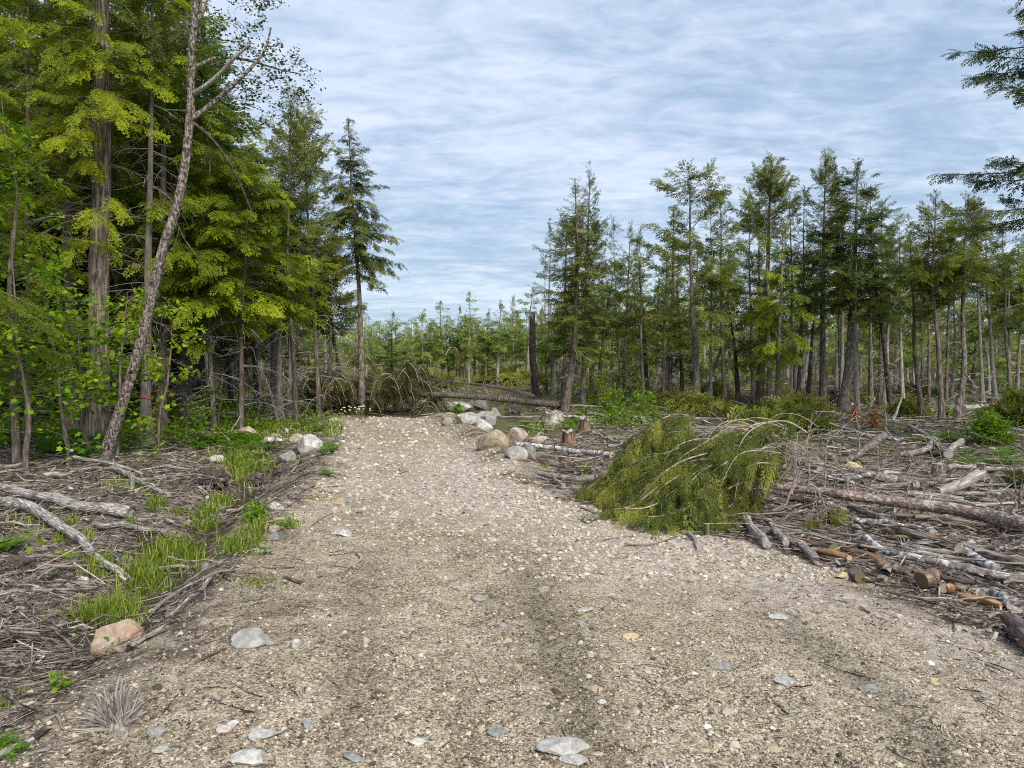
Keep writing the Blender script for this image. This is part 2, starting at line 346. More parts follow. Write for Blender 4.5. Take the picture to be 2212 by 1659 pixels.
def rockmat(name, a, b, spot=None, sa=0.0, dark=(0.08, 0.075, 0.07)):
    m, nt = mat(name); tc = nt.nodes.new('ShaderNodeTexCoord'); oi = nt.nodes.new('ShaderNodeObjectInfo')
    n1 = N(nt, 'ShaderNodeTexNoise', Scale=9.0, Detail=6.0, Roughness=0.7, Distortion=0.6); Lk(nt, tc.outputs['Object'], n1.inputs['Vector'])
    n2 = N(nt, 'ShaderNodeTexNoise', Scale=3.2, Detail=4.0, Roughness=0.6, Distortion=1.2); Lk(nt, tc.outputs['Object'], n2.inputs['Vector'])
    n3 = N(nt, 'ShaderNodeTexNoise', Scale=60.0, Detail=3.0, Roughness=0.6); Lk(nt, tc.outputs['Object'], n3.inputs['Vector'])
    c = ramp(nt, n1.outputs[0], [(0.28, dark), (0.42, a), (0.66, b)])
    if spot: c = mixc(nt, ramp(nt, n2.outputs[0], [(0.50 - sa, 0.0), (0.66 - sa, 0.9)]), c, spot)
    c = mixc(nt, mth(nt, 'MULTIPLY', ramp(nt, n3.outputs[0], [(0.5, 0.0), (0.75, 1.0)]), 0.35), c, (0.16, 0.15, 0.14))
    hs = nt.nodes.new('ShaderNodeHueSaturation'); Lk(nt, c, hs.inputs['Color']); Lk(nt, mth(nt, 'ADD', 0.85, mth(nt, 'MULTIPLY', oi.outputs['Random'], 0.3)), hs.inputs['Value'])
    b_ = nt.nodes.new('ShaderNodeBump'); b_.inputs['Strength'].default_value = 0.9; b_.inputs['Distance'].default_value = 0.02; Lk(nt, mth(nt, 'ADD', n1.outputs[0], mth(nt, 'MULTIPLY', n3.outputs[0], 0.4)), b_.inputs['Height'])
    d = nt.nodes.new('ShaderNodeBsdfPrincipled'); Lk(nt, hs.outputs[0], d.inputs['Base Color']); d.inputs['Roughness'].default_value = 0.85; d.inputs['Specular IOR Level'].default_value = 0.25
    Lk(nt, b_.outputs[0], d.inputs['Normal']); outp(nt, d.outputs[0]); return m
R_GREY = rockmat('grey rock', (0.24, 0.23, 0.21), (0.42, 0.41, 0.38), (0.30, 0.27, 0.20), 0.0)
R_RUS2 = rockmat('ochre stained rock', (0.30, 0.25, 0.19), (0.50, 0.46, 0.40), (0.33, 0.20, 0.11), 0.04, (0.12, 0.09, 0.06))
R_WHITE = rockmat('pale rock', (0.36, 0.345, 0.31), (0.66, 0.645, 0.60), (0.34, 0.30, 0.22), 0.01, (0.16, 0.14, 0.12))
R_RUST = rockmat('rust stained rock', (0.33, 0.25, 0.18), (0.52, 0.48, 0.42), (0.34, 0.17, 0.085), 0.06, (0.12, 0.07, 0.04))
R_TAN = rockmat('tan rock', (0.30, 0.24, 0.16), (0.50, 0.42, 0.30), (0.38, 0.24, 0.12), 0.0, (0.12, 0.09, 0.06))
R_YEL = rockmat('yellow rock', (0.46, 0.36, 0.19), (0.62, 0.52, 0.32), None, 0.0, (0.2, 0.15, 0.08))
R_BLUE = rockmat('blue grey rock', (0.22, 0.22, 0.21), (0.40, 0.40, 0.385), (0.30, 0.28, 0.23), 0, (0.1, 0.11, 0.12))
R_PINK = rockmat('pink rock', (0.42, 0.33, 0.29), (0.62, 0.53, 0.48), None, 0, (0.2, 0.15, 0.13))
R_DARK = rockmat('dark soil and root mass', (0.05, 0.038, 0.03), (0.12, 0.09, 0.07), None, 0, (0.015, 0.012, 0.01))
R_SAND = rockmat('sandy mound', (0.34, 0.27, 0.18), (0.48, 0.40, 0.29), (0.22, 0.17, 0.12), 0, (0.16, 0.12, 0.08))
R_LICH = rockmat('lichened pale stump rock', (0.26, 0.23, 0.19), (0.55, 0.50, 0.42), (0.12, 0.10, 0.08), 0.02, (0.08, 0.07, 0.05))
# gravel grains and ground
m, nt = mat('gravel grains'); t = attr(nt, 'tint')
c = ramp(nt, t, [(0.0, (0.07, 0.06, 0.045)), (0.18, (0.18, 0.15, 0.105)), (0.45, (0.37, 0.305, 0.218)), (0.62, (0.48, 0.405, 0.315)), (0.84, (0.57, 0.50, 0.41)), (0.93, (0.32, 0.33, 0.33)), (1.0, (0.68, 0.65, 0.58))])
d = nt.nodes.new('ShaderNodeBsdfPrincipled'); Lk(nt, c, d.inputs['Base Color']); d.inputs['Roughness'].default_value = 0.9; d.inputs['Specular IOR Level'].default_value = 0.15; outp(nt, d.outputs[0]); M_GRAV = m
def groundmat():
    m, nt = mat('ground surface'); tc = nt.nodes.new('ShaderNodeTexCoord'); ob = tc.outputs['Object']
    def ns(s, dt=4.0, r=0.6, di=0.0):
        n = N(nt, 'ShaderNodeTexNoise', Scale=s, Detail=dt, Roughness=r, Distortion=di); Lk(nt, ob, n.inputs['Vector']); return n.outputs[0]
    n0, n1, n2, n3 = ns(0.8), ns(3.5), ns(18, 4), ns(90, 3, 0.7)
    vo = N(nt, 'ShaderNodeTexVoronoi', Scale=85.0); Lk(nt, ob, vo.inputs['Vector'])
    vo2 = N(nt, 'ShaderNodeTexVoronoi', Scale=24.0); Lk(nt, ob, vo2.inputs['Vector'])
    road = attr(nt, 'roadm'); pink = attr(nt, 'pinkm'); wet = attr(nt, 'wetm'); grn = attr(nt, 'grnm')
    cell = nt.nodes.new('ShaderNodeSeparateColor'); Lk(nt, vo.outputs['Color'], cell.inputs[0])
    cell2 = nt.nodes.new('ShaderNodeSeparateColor'); Lk(nt, vo2.outputs['Color'], cell2.inputs[0])
    f = mth(nt, 'ADD', mth(nt, 'MULTIPLY', cell.outputs[0], 0.55), mth(nt, 'MULTIPLY', n3, 0.45))
    f = mth(nt, 'ADD', f, mth(nt, 'MULTIPLY', mth(nt, 'SUBTRACT', n1, 0.5), 0.55))
    f = mth(nt, 'ADD', f, mth(nt, 'MULTIPLY', mth(nt, 'SUBTRACT', n0, 0.5), 0.35))
    tan = ramp(nt, f, [(0.20, (0.085, 0.068, 0.044)), (0.40, (0.25, 0.20, 0.135)), (0.62, (0.42, 0.35, 0.25)), (0.92, (0.64, 0.58, 0.48))])
    pk = ramp(nt, mth(nt, 'ADD', mth(nt, 'MULTIPLY', cell2.outputs[0], 0.5), mth(nt, 'MULTIPLY', n2, 0.5)), [(0.2, (0.22, 0.175, 0.145)), (0.55, (0.44, 0.37, 0.315)), (0.85, (0.62, 0.555, 0.49))])
    rc = mixc(nt, pink, tan, pk)
    dirt = ramp(nt, mth(nt, 'ADD', mth(nt, 'MULTIPLY', n1, 0.55), mth(nt, 'MULTIPLY', n3, 0.45)), [(0.3, (0.035, 0.026, 0.02)), (0.5, (0.10, 0.075, 0.058)), (0.68, (0.20, 0.155, 0.125))])
    sand = mixc(nt, ramp(nt, n1, [(0.42, 0.0), (0.62, 0.7)]), dirt, tan)
    gd = mixc(nt, mth(nt, 'MULTIPLY', grn, ramp(nt, n1, [(0.38, 0.0), (0.6, 1.0)])), sand, (0.07, 0.095, 0.02))
    rc = mixc(nt, mth(nt, 'MULTIPLY', attr(nt, 'rutm'), mth(nt, 'MULTIPLY', ramp(nt, n2, [(0.3, 1.0), (0.62, 0.45)]), 0.75), clamp=True), rc, (0.085, 0.068, 0.045))
    e = mth(nt, 'ADD', road, mth(nt, 'MULTIPLY', mth(nt, 'SUBTRACT', n2, 0.5), 0.9), clamp=True)
    c = mixc(nt, e, gd, rc)
    c = mixc(nt, mth(nt, 'MULTIPLY', wet, 0.7), c, (0.07, 0.058, 0.045))
    b = nt.nodes.new('ShaderNodeBump'); b.inputs['Strength'].default_value = 0.9; b.inputs['Distance'].default_value = 0.008
    Lk(nt, mth(nt, 'SUBTRACT', mth(nt, 'ADD', n3, mth(nt, 'MULTIPLY', n2, 1.2)), vo.outputs['Distance']), b.inputs['Height'])
    d = nt.nodes.new('ShaderNodeBsdfPrincipled'); Lk(nt, c, d.inputs['Base Color']); d.inputs['Roughness'].default_value = 0.95; d.inputs['Specular IOR Level'].default_value = 0.1
    Lk(nt, b.outputs[0], d.inputs['Normal']); outp(nt, d.outputs[0]); return m
M_GROUND = groundmat()

# ------------------------------------------------------------------ ground and road: one polar sheet, cut along the road's edge
def terrain():
    ang = np.concatenate([np.arange(-180, -48, 3.0), np.arange(-48, 48, 0.16), np.arange(48, 180, 3.0)])
    r = [0.5]
    while r[-1] < 45: r.append(r[-1] * 1.0075 + 0.002)
    while r[-1] < 6000: r.append(r[-1] * 1.09)
    r = np.array(r); a = np.radians(ang)
    Rr, Aa = np.meshgrid(r, a, indexing='ij')
    x = Rr * np.sin(Aa); y = Rr * np.cos(Aa)
    z = H(x, y)
    near = 1 - sstep(8, 16, Rr)
    z = z + near * 0.006 * fbm(x * 22, y * 22, 1.0, 2) * (1 - sstep(0, 1, road_d(x, y)) * 0.5)
    V = np.stack([x, y, z], -1).reshape(-1, 3); nr, na = Rr.shape
    i = np.arange(nr - 1)[:, None] * na; j = np.arange(na)[None]; j2 = (j + 1) % na
    F = np.stack([i + j, i + j2, i + na + j2, i + na + j], -1).reshape(-1, 4)
    V = np.concatenate([V, [[0, 0, float(H(0.0, 0.0))]]]); c = len(V) - 1
    x, y = V[:, 0], V[:, 1]; d = road_d(x, y)
    lft = (x < 0.2); nr_ = 1 - sstep(5, 8, y); rm = 1 - sstep(np.where(lft, -.3 - 1.0 * nr_, -0.3), np.where(lft, .55 - .3 * nr_, .7), d + 0.3 * fbm(x * 1.5, y * 1.5, 4.0, 3))
    pm = sstep(5.5, 9.5, y + 1.0 * x + 1.2 * fbm(x * .8, y * .8, 8.0, 3)) * (1 - 0.6 * sstep(-0.6, -1.8, x)) * (1 - sstep(13, 15, y) * (1 - sstep(16.5, 17.5, y)) * 0.7) * rm
    xd = np.interp(y, DT[0], DT[1]); wm = np.exp(-((x - xd) / 0.3) ** 2) * sstep(3.8, 4.8, y) * (1 - sstep(13, 15, y))
    gm = sstep(11, 18, np.hypot(x, y)) * sstep(0.3, 2, d) + sstep(-4, -6, x) * 0.5
    fc = V[F].mean(1); isroad = (road_d(fc[:, 0], fc[:, 1]) < 0.0) & (fc[:, 1] > -40)
    tri = np.stack([np.full(na, c), (np.arange(na) + 1) % na, np.arange(na)], -1)
    for nm, sel, lab, cat, ex in (('ground', ~isroad, 'brown woody soil of the cleared forest floor on both sides of the road', 'ground', False),
                              ('road', isroad, 'tan and pinkish gravel road running straight ahead to the fallen tree', 'road', True)):
        Fs = F[sel]; used = np.unique(Fs) if not ex else np.unique(np.concatenate([Fs.ravel(), tri.ravel()]))
        mp = np.full(len(V), -1); mp[used] = np.arange(len(used))
        mb = MB(); mb.add(V[used], mp[Fs])
        if ex: mb.add(V[:0], tri[:0]); mb.f.append(mp[tri]); mb.m.append(np.zeros(na, np.int32))
        mb.at = {'rutm': rutm(V[used, 0], V[used, 1]), 'roadm': rm[used], 'pinkm': pm[used], 'wetm': wm[used], 'grnm': np.clip(gm[used], 0, 1)}
        tag(mb.build(nm, M_GROUND, smooth=True), lab, cat, kind='structure')
terrain()

# ditch water
m, nt = mat('ditch water'); d = nt.nodes.new('ShaderNodeBsdfPrincipled'); d.inputs['Base Color'].default_value = (0.05, 0.042, 0.028, 1); d.inputs['Roughness'].default_value = 0.08
tcn = nt.nodes.new('ShaderNodeTexCoord'); nn = N(nt, 'ShaderNodeTexNoise', Scale=14.0); Lk(nt, tcn.outputs['Object'], nn.inputs['Vector']); bb = nt.nodes.new('ShaderNodeBump'); bb.inputs['Strength'].default_value = 0.05; Lk(nt, nn.outputs[0], bb.inputs['Height']); Lk(nt, bb.outputs[0], d.inputs['Normal']); outp(nt, d.outputs[0]); M_WAT = m
ys = np.linspace(4.6, 12.5, 60); xs = np.interp(ys, DT[0], DT[1]); zw = H(xs, ys); zl = np.minimum(np.convolve(np.pad(zw, 6, 'edge'), np.ones(13) / 13, 'valid') + 0.03, zw + 0.06)
wv = np.concatenate([np.stack([xs - 0.55, ys, zl], -1), np.stack([xs + 0.55, ys, zl], -1)]); k = len(ys); ii = np.arange(k - 1)
mb = MB(); mb.add(wv, np.stack([ii, ii + k, ii + k + 1, ii + 1], -1)); tag(mb.build('water', M_WAT), 'thin dark water standing in the ditch left of the road', 'water', kind='structure')

# ------------------------------------------------------------------ rocks
def ico(sub):
    import bmesh
    b = bmesh.new(); bmesh.ops.create_icosphere(b, subdivisions=sub, radius=1.0)
    V = np.array([v.co[:] for v in b.verts]); F = np.array([[v.index for v in f.verts] for f in b.faces]); b.free(); return V, F
ICO1, ICO2, ICO3, ICO4 = ico(1), ico(2), ico(3), ico(4)
def rock_mesh(seed, dims, cuts=7, rough=0.08, base=ICO4, mat_=None, name='rock'):
    r = np.random.RandomState(seed); V, F = base; V = V.copy()
    for _ in range(cuts):
        n = norm(r.randn(3)); h = 0.48 + 0.34 * r.rand(); dd = V @ n; o = dd > h
        V[o] -= np.outer((dd[o] - h) * 0.98, n)
    V *= 1 + rough * 0.8 * fbm(V[:, 0] * 2.0 + seed, V[:, 1] * 2.0, V[:, 2] * 2.0, 3)[:, None] + 0.012 * fbm(V[:, 0] * 14, V[:, 1] * 14, V[:, 2] * 14 + seed, 2)[:, None]
    V = V * np.array(dims)
    mb = MB(); mb.add(V, F); return mb.mesh(name, mat_, smooth=cuts < 4)
def rock(reg, x0, y0, x1, y1, m, label, seed, name='rock', depthf=0.65, tilt=0.0, sink=0.22, cuts=8, rough=0.10, cat='rock', rz=None, base=ICO4, group=None, hf=1.0):
    """rock filling the box x0..x1, y0..y1 of a region; it stands on the ground at its lower edge"""
    X0, Y0 = src(reg, x0, y0); X1, Y1 = src(reg, x1, y1)
    g = G((X0 + X1) / 2, Y1 - (Y1 - Y0) * 0.12); d = g[1]
    w = (X1 - X0) / FS * d / 2 * 1.1
    el = max(0.0, (Y1 / 2250 * 768 - HZ) / FPX); hh = (Y1 - Y0) / FS * d
    dy = w * depthf; h = max(0.25 * w, min((hh - 2 * dy * el * 0.9) * 0.62, hh * 0.62)) * 1.35 * hf
    me = rock_mesh(seed, (w, dy, h), cuts, rough, base, m)
    o = bpy.data.objects.new(name, me); SC.collection.objects.link(o)
    o.location = (g[0], g[1] + dy * 0.7, g[2] + h * (1 - 2 * sink) * 0.75); o.rotation_euler = (0, tilt, rz if rz is not None else 0.0)
    return tag(o, label, cat, group)
RK = [
 ('L', 375, 915, 665, 1150, R_RUST, 'rust streaked slab of rock tilted at the lower left beside the tall grass tuft', 3, 0.30, 6),
 ('L', 1105, 970, 1320, 1088, R_GREY, 'flat grey rock with a dark broken face lying on the gravel at the lower left', 4, -0.08, 9),
 ('L', 370, 730, 425, 792, R_WHITE, 'rounded pale stone in the grass above the tall tuft on the left', 5, 0, 3),
 ('L', 300, 765, 350, 830, R_GREY, 'greyish round stone half hidden by grass next to the rounded pale stone', 6, 0, 3),
 ('L', 1410, 1035, 1460, 1080, R_WHITE, 'small white stone just right of the flat grey rock', 7, 0, 4),
 ('L', 705, 1455, 808, 1522, R_GREY, 'narrow pointed grey stone sticking up near the splintered wood', 8, 0.2, 8),
 ('L', 735, 1545, 812, 1592, R_WHITE, 'rounded white oblong stone at the lower left of the road', 9, -0.2, 3),
 ('L', 1045, 1445, 1120, 1492, R_PINK, 'pinkish rounded stone at the lower left, front one of a touching pair', 10, 0, 3),
 ('L', 1090, 1418, 1162, 1470, R_WHITE, 'whitish angular stone at the lower left, rear one of a touching pair', 11, 0.25, 6),
 ('L', 1460, 1412, 1536, 1472, R_BLUE, 'flat blue grey stone set in the road at lower left', 12, 0, 7),
 ('L', 1190, 1498, 1362, 1532, R_WHITE, 'long flat creamy stone flush with the road at lower left', 13, 0, 6),
 ('L', 1110, 1580, 1290, 1655, R_WHITE, 'broad crumbling cream slab at the bottom edge left of centre', 14, 0, 6),
 ('L', 1308, 368, 1376, 414, R_WHITE, 'bright white block of stone on the left verge above the orange stones', 15, 0, 8),
 ('L', 1320, 440, 1392, 466, R_RUST, 'small orange brown stone just below the bright white block', 16, 0, 4),
 ('L', 1303, 480, 1358, 520, R_RUST, 'small rust and white stone on the left verge, lower of two rusty ones', 17, 0, 6),
 ('L', 1300, 515, 1356, 560, R_BLUE, 'blue grey slab leaning below the rusty verge stones', 18, 0.4, 7),
 ('L', 980, 663, 1030, 702, R_BLUE, 'small blue grey stone near the curved grey stick', 19, 0.3, 7),
 ('L', 1225, 590, 1282, 616, R_WHITE, 'flat whitish stone on the left verge beside the grass', 20, 0, 6),
 ('L', 1020, 145, 1090, 182, R_WHITE, 'white angular stone on the root mound left of the ditch', 21, 0, 7),
 ('V', 1195, 670, 1300, 738, R_TAN, 'round tan stone at the left road edge next to a slim grey one', 22, 0, 2),
 ('V', 1290, 665, 1385, 708, R_BLUE, 'slim grey stone touching the round tan stone at the left road edge', 23, 0, 3),
 ('V', 1170, 752, 1232, 800, R_PINK, 'small pinkish stone, left of a row of three at the road edge', 24, 0, 3),
 ('V', 1250, 760, 1330, 797, R_TAN, 'small tan oval stone, middle of a row of three at the road edge', 25, 0, 2),
 ('V', 1358, 768, 1420, 804, R_BLUE, 'small pale blue grey stone, right of a row of three at the road edge', 26, 0, 5),
 ('V', 1170, 952, 1362, 1026, R_WHITE, 'long whitish stone with a dark underside on the left part of the road', 27, 0.1, 6),
 ('V', 808, 95, 1065, 255, R_WHITE, 'big pale grey boulder with an orange broken right side, left of the road', 28, 0, 9),
 ('V', 690, 230, 830, 350, R_GREY, 'grey slanting boulder in front of the big pale boulder', 29, -0.35, 8),
 ('V', 770, 75, 915, 150, R_TAN, 'tan boulder just behind the big pale boulder on the left', 30, 0, 8),
 ('V', 470, 100, 700, 170, R_WHITE, 'long low pale boulder behind the ferns left of the road', 31, 0, 8),
 ('V', 300, 0, 495, 105, R_TAN, 'cracked tan boulder left of the row of boulders beyond the ferns', 32, 0, 9),
 ('V', 560, 68, 690, 115, R_TAN, 'small brownish boulder behind the long low pale boulder', 33, 0, 6),
 ('V', 735, 18, 780, 72, R_WHITE, 'small upright white stone among the plants left of the road end', 34, 0, 6),
 ('V', 30, 268, 175, 345, R_WHITE, 'white cracked stone on the left slash mound above the ditch', 36, 0, 9),
 ('V', 255, 370, 300, 415, R_WHITE, 'little white stone beside the ditch below the ferns', 37, 0, 3),
 ('V', 0, 640, 40, 680, R_WHITE, 'little round white stone left of the wet ditch', 38, 0, 3),
 ('M', 1283, 903, 1490, 985, R_WHITE, 'large whitish boulder right of the road end, left one of the front pair', 41, 0.1, 9),
 ('M', 1430, 935, 1578, 1022, R_WHITE, 'pale grey rounded boulder right of the road end, right one of the front pair', 42, 0, 5),
 ('M', 1218, 875, 1310, 930, R_TAN, 'small yellowish boulder left of the large whitish boulder', 43, 0, 7),
 ('M', 1215, 920, 1290, 975, R_GREY, 'dark grey stone low beside the large whitish boulder', 44, 0, 8),
 ('M', 1205, 805, 1420, 880, R_WHITE, 'wide flat pale boulder carrying a tuft of green below the fallen trunk', 45, 0, 8),
 ('M', 1465, 865, 1605, 985, R_GREY, 'rough grey boulder behind the pale grey rounded boulder', 46, 0, 9),
 ('M', 1450, 800, 1565, 872, R_GREY, 'grey slab of rock lying just under the fallen trunk', 47, 0.3, 8),
 ('M', 1570, 868, 1640, 935, R_GREY, 'small grey rock right of the rough grey boulder', 48, 0, 8),
 ('M', 1380, 800, 1460, 840, R_GREY, 'small grey rock tucked below the fallen trunk', 49, 0, 8),
 ('P', 185, 392, 390, 515, R_RUS2, 'orange brown boulder at the left end of the white log', 50, 0, 9),
 ('P', 355, 425, 515, 500, R_RUS2, 'reddish low rock behind the white log', 51, 0, 8),
 ('P', 195, 520, 358, 608, R_GREY, 'rounded tan boulder below the left end of the white log', 52, 0, 5),
 ('P', 335, 520, 422, 605, R_GREY, 'small grey rock right of the rounded tan boulder', 53, 0, 6),
 ('P', -30, 400, 215, 545, R_SAND, 'sandy mound of earth beside the orange brown boulder', 54, 0.25, 12),
 ('M', 635, 933, 715, 955, R_TAN, 'flat tan stone at the far end of the road before the brush', 55, 0, 6),
 ('M', 390, 920, 470, 955, R_TAN, 'tan stone at the far left corner of the road', 56, 0, 6),
 ('Q', 763, 1160, 888, 1215, R_YEL, 'yellow rounded stone at the right road edge below the log ends', 57, 0, 4),
 ('Q', 350, 1438, 468, 1482, R_WHITE, 'cream white dome shaped stone on the right part of the road', 58, 0, 5),
 ('Q', 820, 452, 950, 505, R_YEL, 'yellow tan rock among the grey logs on the right', 59, 0.2, 6),
 ('Q', 720, 1268, 748, 1290, R_BLUE, 'little blue stone near the yellow rounded stone', 60, 0, 6),
 ('Q', 1110, 1408, 1170, 1435, R_PINK, 'pink stone lying below the slash at right, upper of two', 61, 0, 6),
 ('Q', 1160, 1435, 1215, 1470, R_PINK, 'pink stone lying below the slash at right, lower of two', 62, 0, 6),
 ('Q', 1555, 1515, 1590, 1545, R_WHITE, 'small whitish pebble near the dark log at the right edge', 63, 0, 3),
 ('Q', 430, 1180, 470, 1212, R_WHITE, 'small white stone left of the yellow rounded stone', 64, 0, 5),
 ('Q', 165, 1120, 220, 1155, R_TAN, 'tan stone on the road right of centre below the fallen spruce', 65, 0, 5),
 ('T', 1280, 1062, 1596, 1160, R_WHITE, 'large crumbly cream slab at the bottom centre of the road', 66, 0, 6),
 ('T', 1410, 1160, 1600, 1217, R_WHITE, 'long cream slab at the very bottom below the large crumbly one', 67, 0, 6),
 ('T', 950, 965, 1082, 1020, R_BLUE, 'pale bluish flat stone above left of the crumbly cream slab', 68, 0.1, 6),
 ('T', 0, 1118, 140, 1185, R_BLUE, 'dark grey oval stone at the bottom left of the centre', 69, 0, 3),
 ('T', 435, 1030, 535, 1070, R_WHITE, 'white flat stone with sticks around it, lower left of centre', 70, 0, 5),
 ('T', 1620, 1112, 1700, 1145, R_PINK, 'pinkish oval stone right of the crumbly cream slab', 71, 0, 3),
 ('T', 850, 92, 950, 140, R_BLUE, 'pale grey triangular stone on the middle of the road', 72, 0, 8),
 ('T', 1282, 36, 1345, 80, R_PINK, 'pale pink angular stone on the middle of the road', 73, 0, 8),
 ('T', 1530, 184, 1640, 214, R_WHITE, 'long bluish white stone on the road right of the centre line', 74, 0, 5),
 ('T', 1030, 372, 1112, 428, R_PINK, 'beige rounded stone on the road just above the wheel rut', 75, 0, 6),
 ('T', 1334, 358, 1392, 396, R_TAN, 'brown square block of stone in the wheel rut', 76, 0, 9),
 ('T', 1828, 345, 1930, 382, R_YEL, 'flat yellowish stone on the right half of the road', 77, 0, 5),
 ('T', 1022, 276, 1082, 306, R_BLUE, 'small bluish flat stone left of the wheel rut', 78, 0, 6),
 ('T', 1530, 270, 1586, 306, R_BLUE, 'grey blocky stone below the long bluish white stone', 79, 0, 6),
 ('T', 1590, 462, 1642, 505, R_WHITE, 'small bluish white lump of stone by a thin fallen twig', 80, 0, 6),
 ('T', 1092, 540, 1168, 592, R_TAN, 'dull tan oval stone in the middle of the road', 81, 0, 4),
 ('T', 1660, 768, 1720, 806, R_WHITE, 'round pale stone right of the centre near the bottom', 82, 0, 2),
 ('T', 1585, 608, 1625, 642, R_WHITE, 'tiny bright white stone near an orange pebble on the road', 83, 0, 2),
 ('T', 880, 632, 945, 668, R_WHITE, 'pale oval stone left of centre in the lower road', 84, 0, 3),
 ('T', 1298, 785, 1350, 815, R_PINK, 'small mauve stone at the lower centre', 85, 0, 3),
 ('U', 195, 548, 325, 580, R_BLUE, 'long bluish grey stone flush with the road at the lower right', 86, 0, 4),
 ('U', 595, 635, 755, 685, R_WHITE, 'long white wedge shaped stone at the lower right', 87, 0.05, 8),
 ('U', 262, 825, 342, 882, R_PINK, 'pinkish lump of stone at the lower right of centre', 88, 0, 7),
 ('U', 1140, 672, 1285, 735, R_BLUE, 'blue grey cracked slab at the lower right', 89, 0, 6),
 ('U', 635, 785, 690, 825, R_GREY, 'dark mauve stone left of the white chips at the lower right', 90, 0, 7),
 ('U', 1605, 630, 1650, 685, R_YEL, 'orange yellow pointed stone at the lower right', 91, 0, 8),
 ('U', 1070, 470, 1130, 502, R_GREY, 'dark grey rounded stone on the right part of the road', 92, 0, 4),
 ('U', 1910, 345, 1975, 368, R_WHITE, 'flat cream stone by the right edge of the road', 93, 0, 4),
 ('U', 120, 1088, 178, 1120, R_YEL, 'yellowish oval pebble near the bottom right of centre', 94, 0, 3),
]
for a in RK:
    rock(a[0], a[1], a[2], a[3], a[4], a[5], a[6], a[7], tilt=a[8], cuts=a[9], name='boulder' if a[0] in 'MVP' and (a[3] - a[1]) > 90 and 'boulder' in a[6] else 'rock', cat='boulder' if 'boulder' in a[6] else ('stone' if 'stone' in a[6] or 'pebble' in a[6] else 'rock'))

# loose stones: countable, look-alike
rs = np.random.RandomState(11); pro = []
for i in range(8):
    me = rock_mesh(200 + i, (1, 0.6 + 0.3 * rs.rand(), 0.35 + 0.2 * rs.rand()), 7, 0.1, ICO3, [R_GREY, R_PINK, R_TAN, R_BLUE, R_WHITE, R_PINK, R_GREY, R_YEL][i], 'stone')
    pro.append(me)
cnt = 0
while cnt < 150:
    X, Y = rs.uniform(-50, 3050), rs.uniform(1300, 2270); p = G(X, Y); d = float(road_d(p[0], p[1]))
    if d > 0.5: continue
    s = min(0.055, max(0.010, 0.016 * math.exp(0.4 * rs.randn()))) * max(0.8, p[1] / 5.5)
    o = bpy.data.objects.new('stone', pro[rs.randint(8)]); SC.collection.objects.link(o)
    o.location = (p[0], p[1], p[2] + s * 0.10); o.scale = (s, s, s); o.rotation_euler = (rs.randn() * .15, rs.randn() * .15, rs.rand() * 6.3)
    tag(o, 'one of many loose fist sized or smaller stones strewn over the gravel road', 'stone', 'loose stones strewn on the gravel road'); cnt += 1

# ------------------------------------------------------------------ uncountable gravel, chips and litter
def sample_screen(n, x0, x1, y0, y1, seed, cond):
    r = np.random.RandomState(seed); X = r.uniform(x0, x1, n); Y = r.uniform(y0, y1, n); p = G(X, Y)
    k = cond(p, road_d(p[:, 0], p[:, 1]), r) & (np.abs(p[:, 1]) < 70); return p[k], r
def grains(name, n, seed, y0, y1, cond, size, label, cat, tintf, stretch=1.0, smax=0.05):
    p, r = sample_screen(n, -350, 3350, y0, y1, seed, cond); n = len(p)
    V, F = ICO1; V = V.copy(); V *= 1 + 0.38 * r.randn(len(V), 1) * 0.6; V[:, 2] *= 0.55
    s = np.minimum(size * np.exp(0.5 * r.randn(n)), smax) * np.maximum(1, p[:, 1] / 6.5) ** 0.85
    a = r.rand(n) * 6.283; Y = np.stack([np.cos(a), np.sin(a), 0.25 * r.randn(n)], -1); Xf, Yf, Zf = frames(Y, np.array([0, 0, 1.0]) + 0.25 * r.randn(n, 3))
    sc = np.stack([s * (0.7 + .5 * r.rand(n)), s * stretch * (0.8 + .7 * r.rand(n)), s * (0.7 + .5 * r.rand(n))], -1)
    p[:, 2] += s * 0.12
    mb = MB(); inst(mb, V, F, p, Xf, Yf, Zf, sc, tintf(r, n, p)); tag(mb.build(name, M_GRAV), label, cat, kind='stuff')
grains('gravel', 105000, 21, 1235, 2270, lambda p, d, r: d < r.rand(len(d)) * 0.9, 0.0043, 'small gravel grains covering the road surface', 'gravel', lambda r, n, p: np.clip(0.46 + 0.23 * r.randn(n) - .34 * rutm(p[:, 0], p[:, 1]) - .25 * sstep(-1.3, .1, road_d(p[:, 0], p[:, 1])) * (p[:, 0] < 0) * (1 - sstep(5, 8, p[:, 1])) + .10 * vnoise(p[:, 0] * 1.4, p[:, 1] * 1.4, 12.), 0, 1))
grains('crushed_stone', 27000, 22, 1215, 1700, lambda p, d, r: (d < 0.1) & (p[:, 1] + p[:, 0] * 1.0 > 6.5 + r.randn(len(d)) * .8), 0.0105, 'pinkish crushed stones spread over the middle and far part of the road', 'gravel', lambda r, n, p: np.clip(0.58 + 0.17 * r.randn(n), 0, 1), smax=0.022)
grains('verge_stones', 9000, 23, 1235, 2270, lambda p, d, r: (d > 0) & (d < 0.3 + r.rand(len(d)) * 1.4) & (r.rand(len(d)) < 0.6), 0.009, 'bits of stone and gravel scattered along both verges', 'gravel', lambda r, n, p: np.clip(0.5 + 0.28 * r.randn(n), 0, 1))

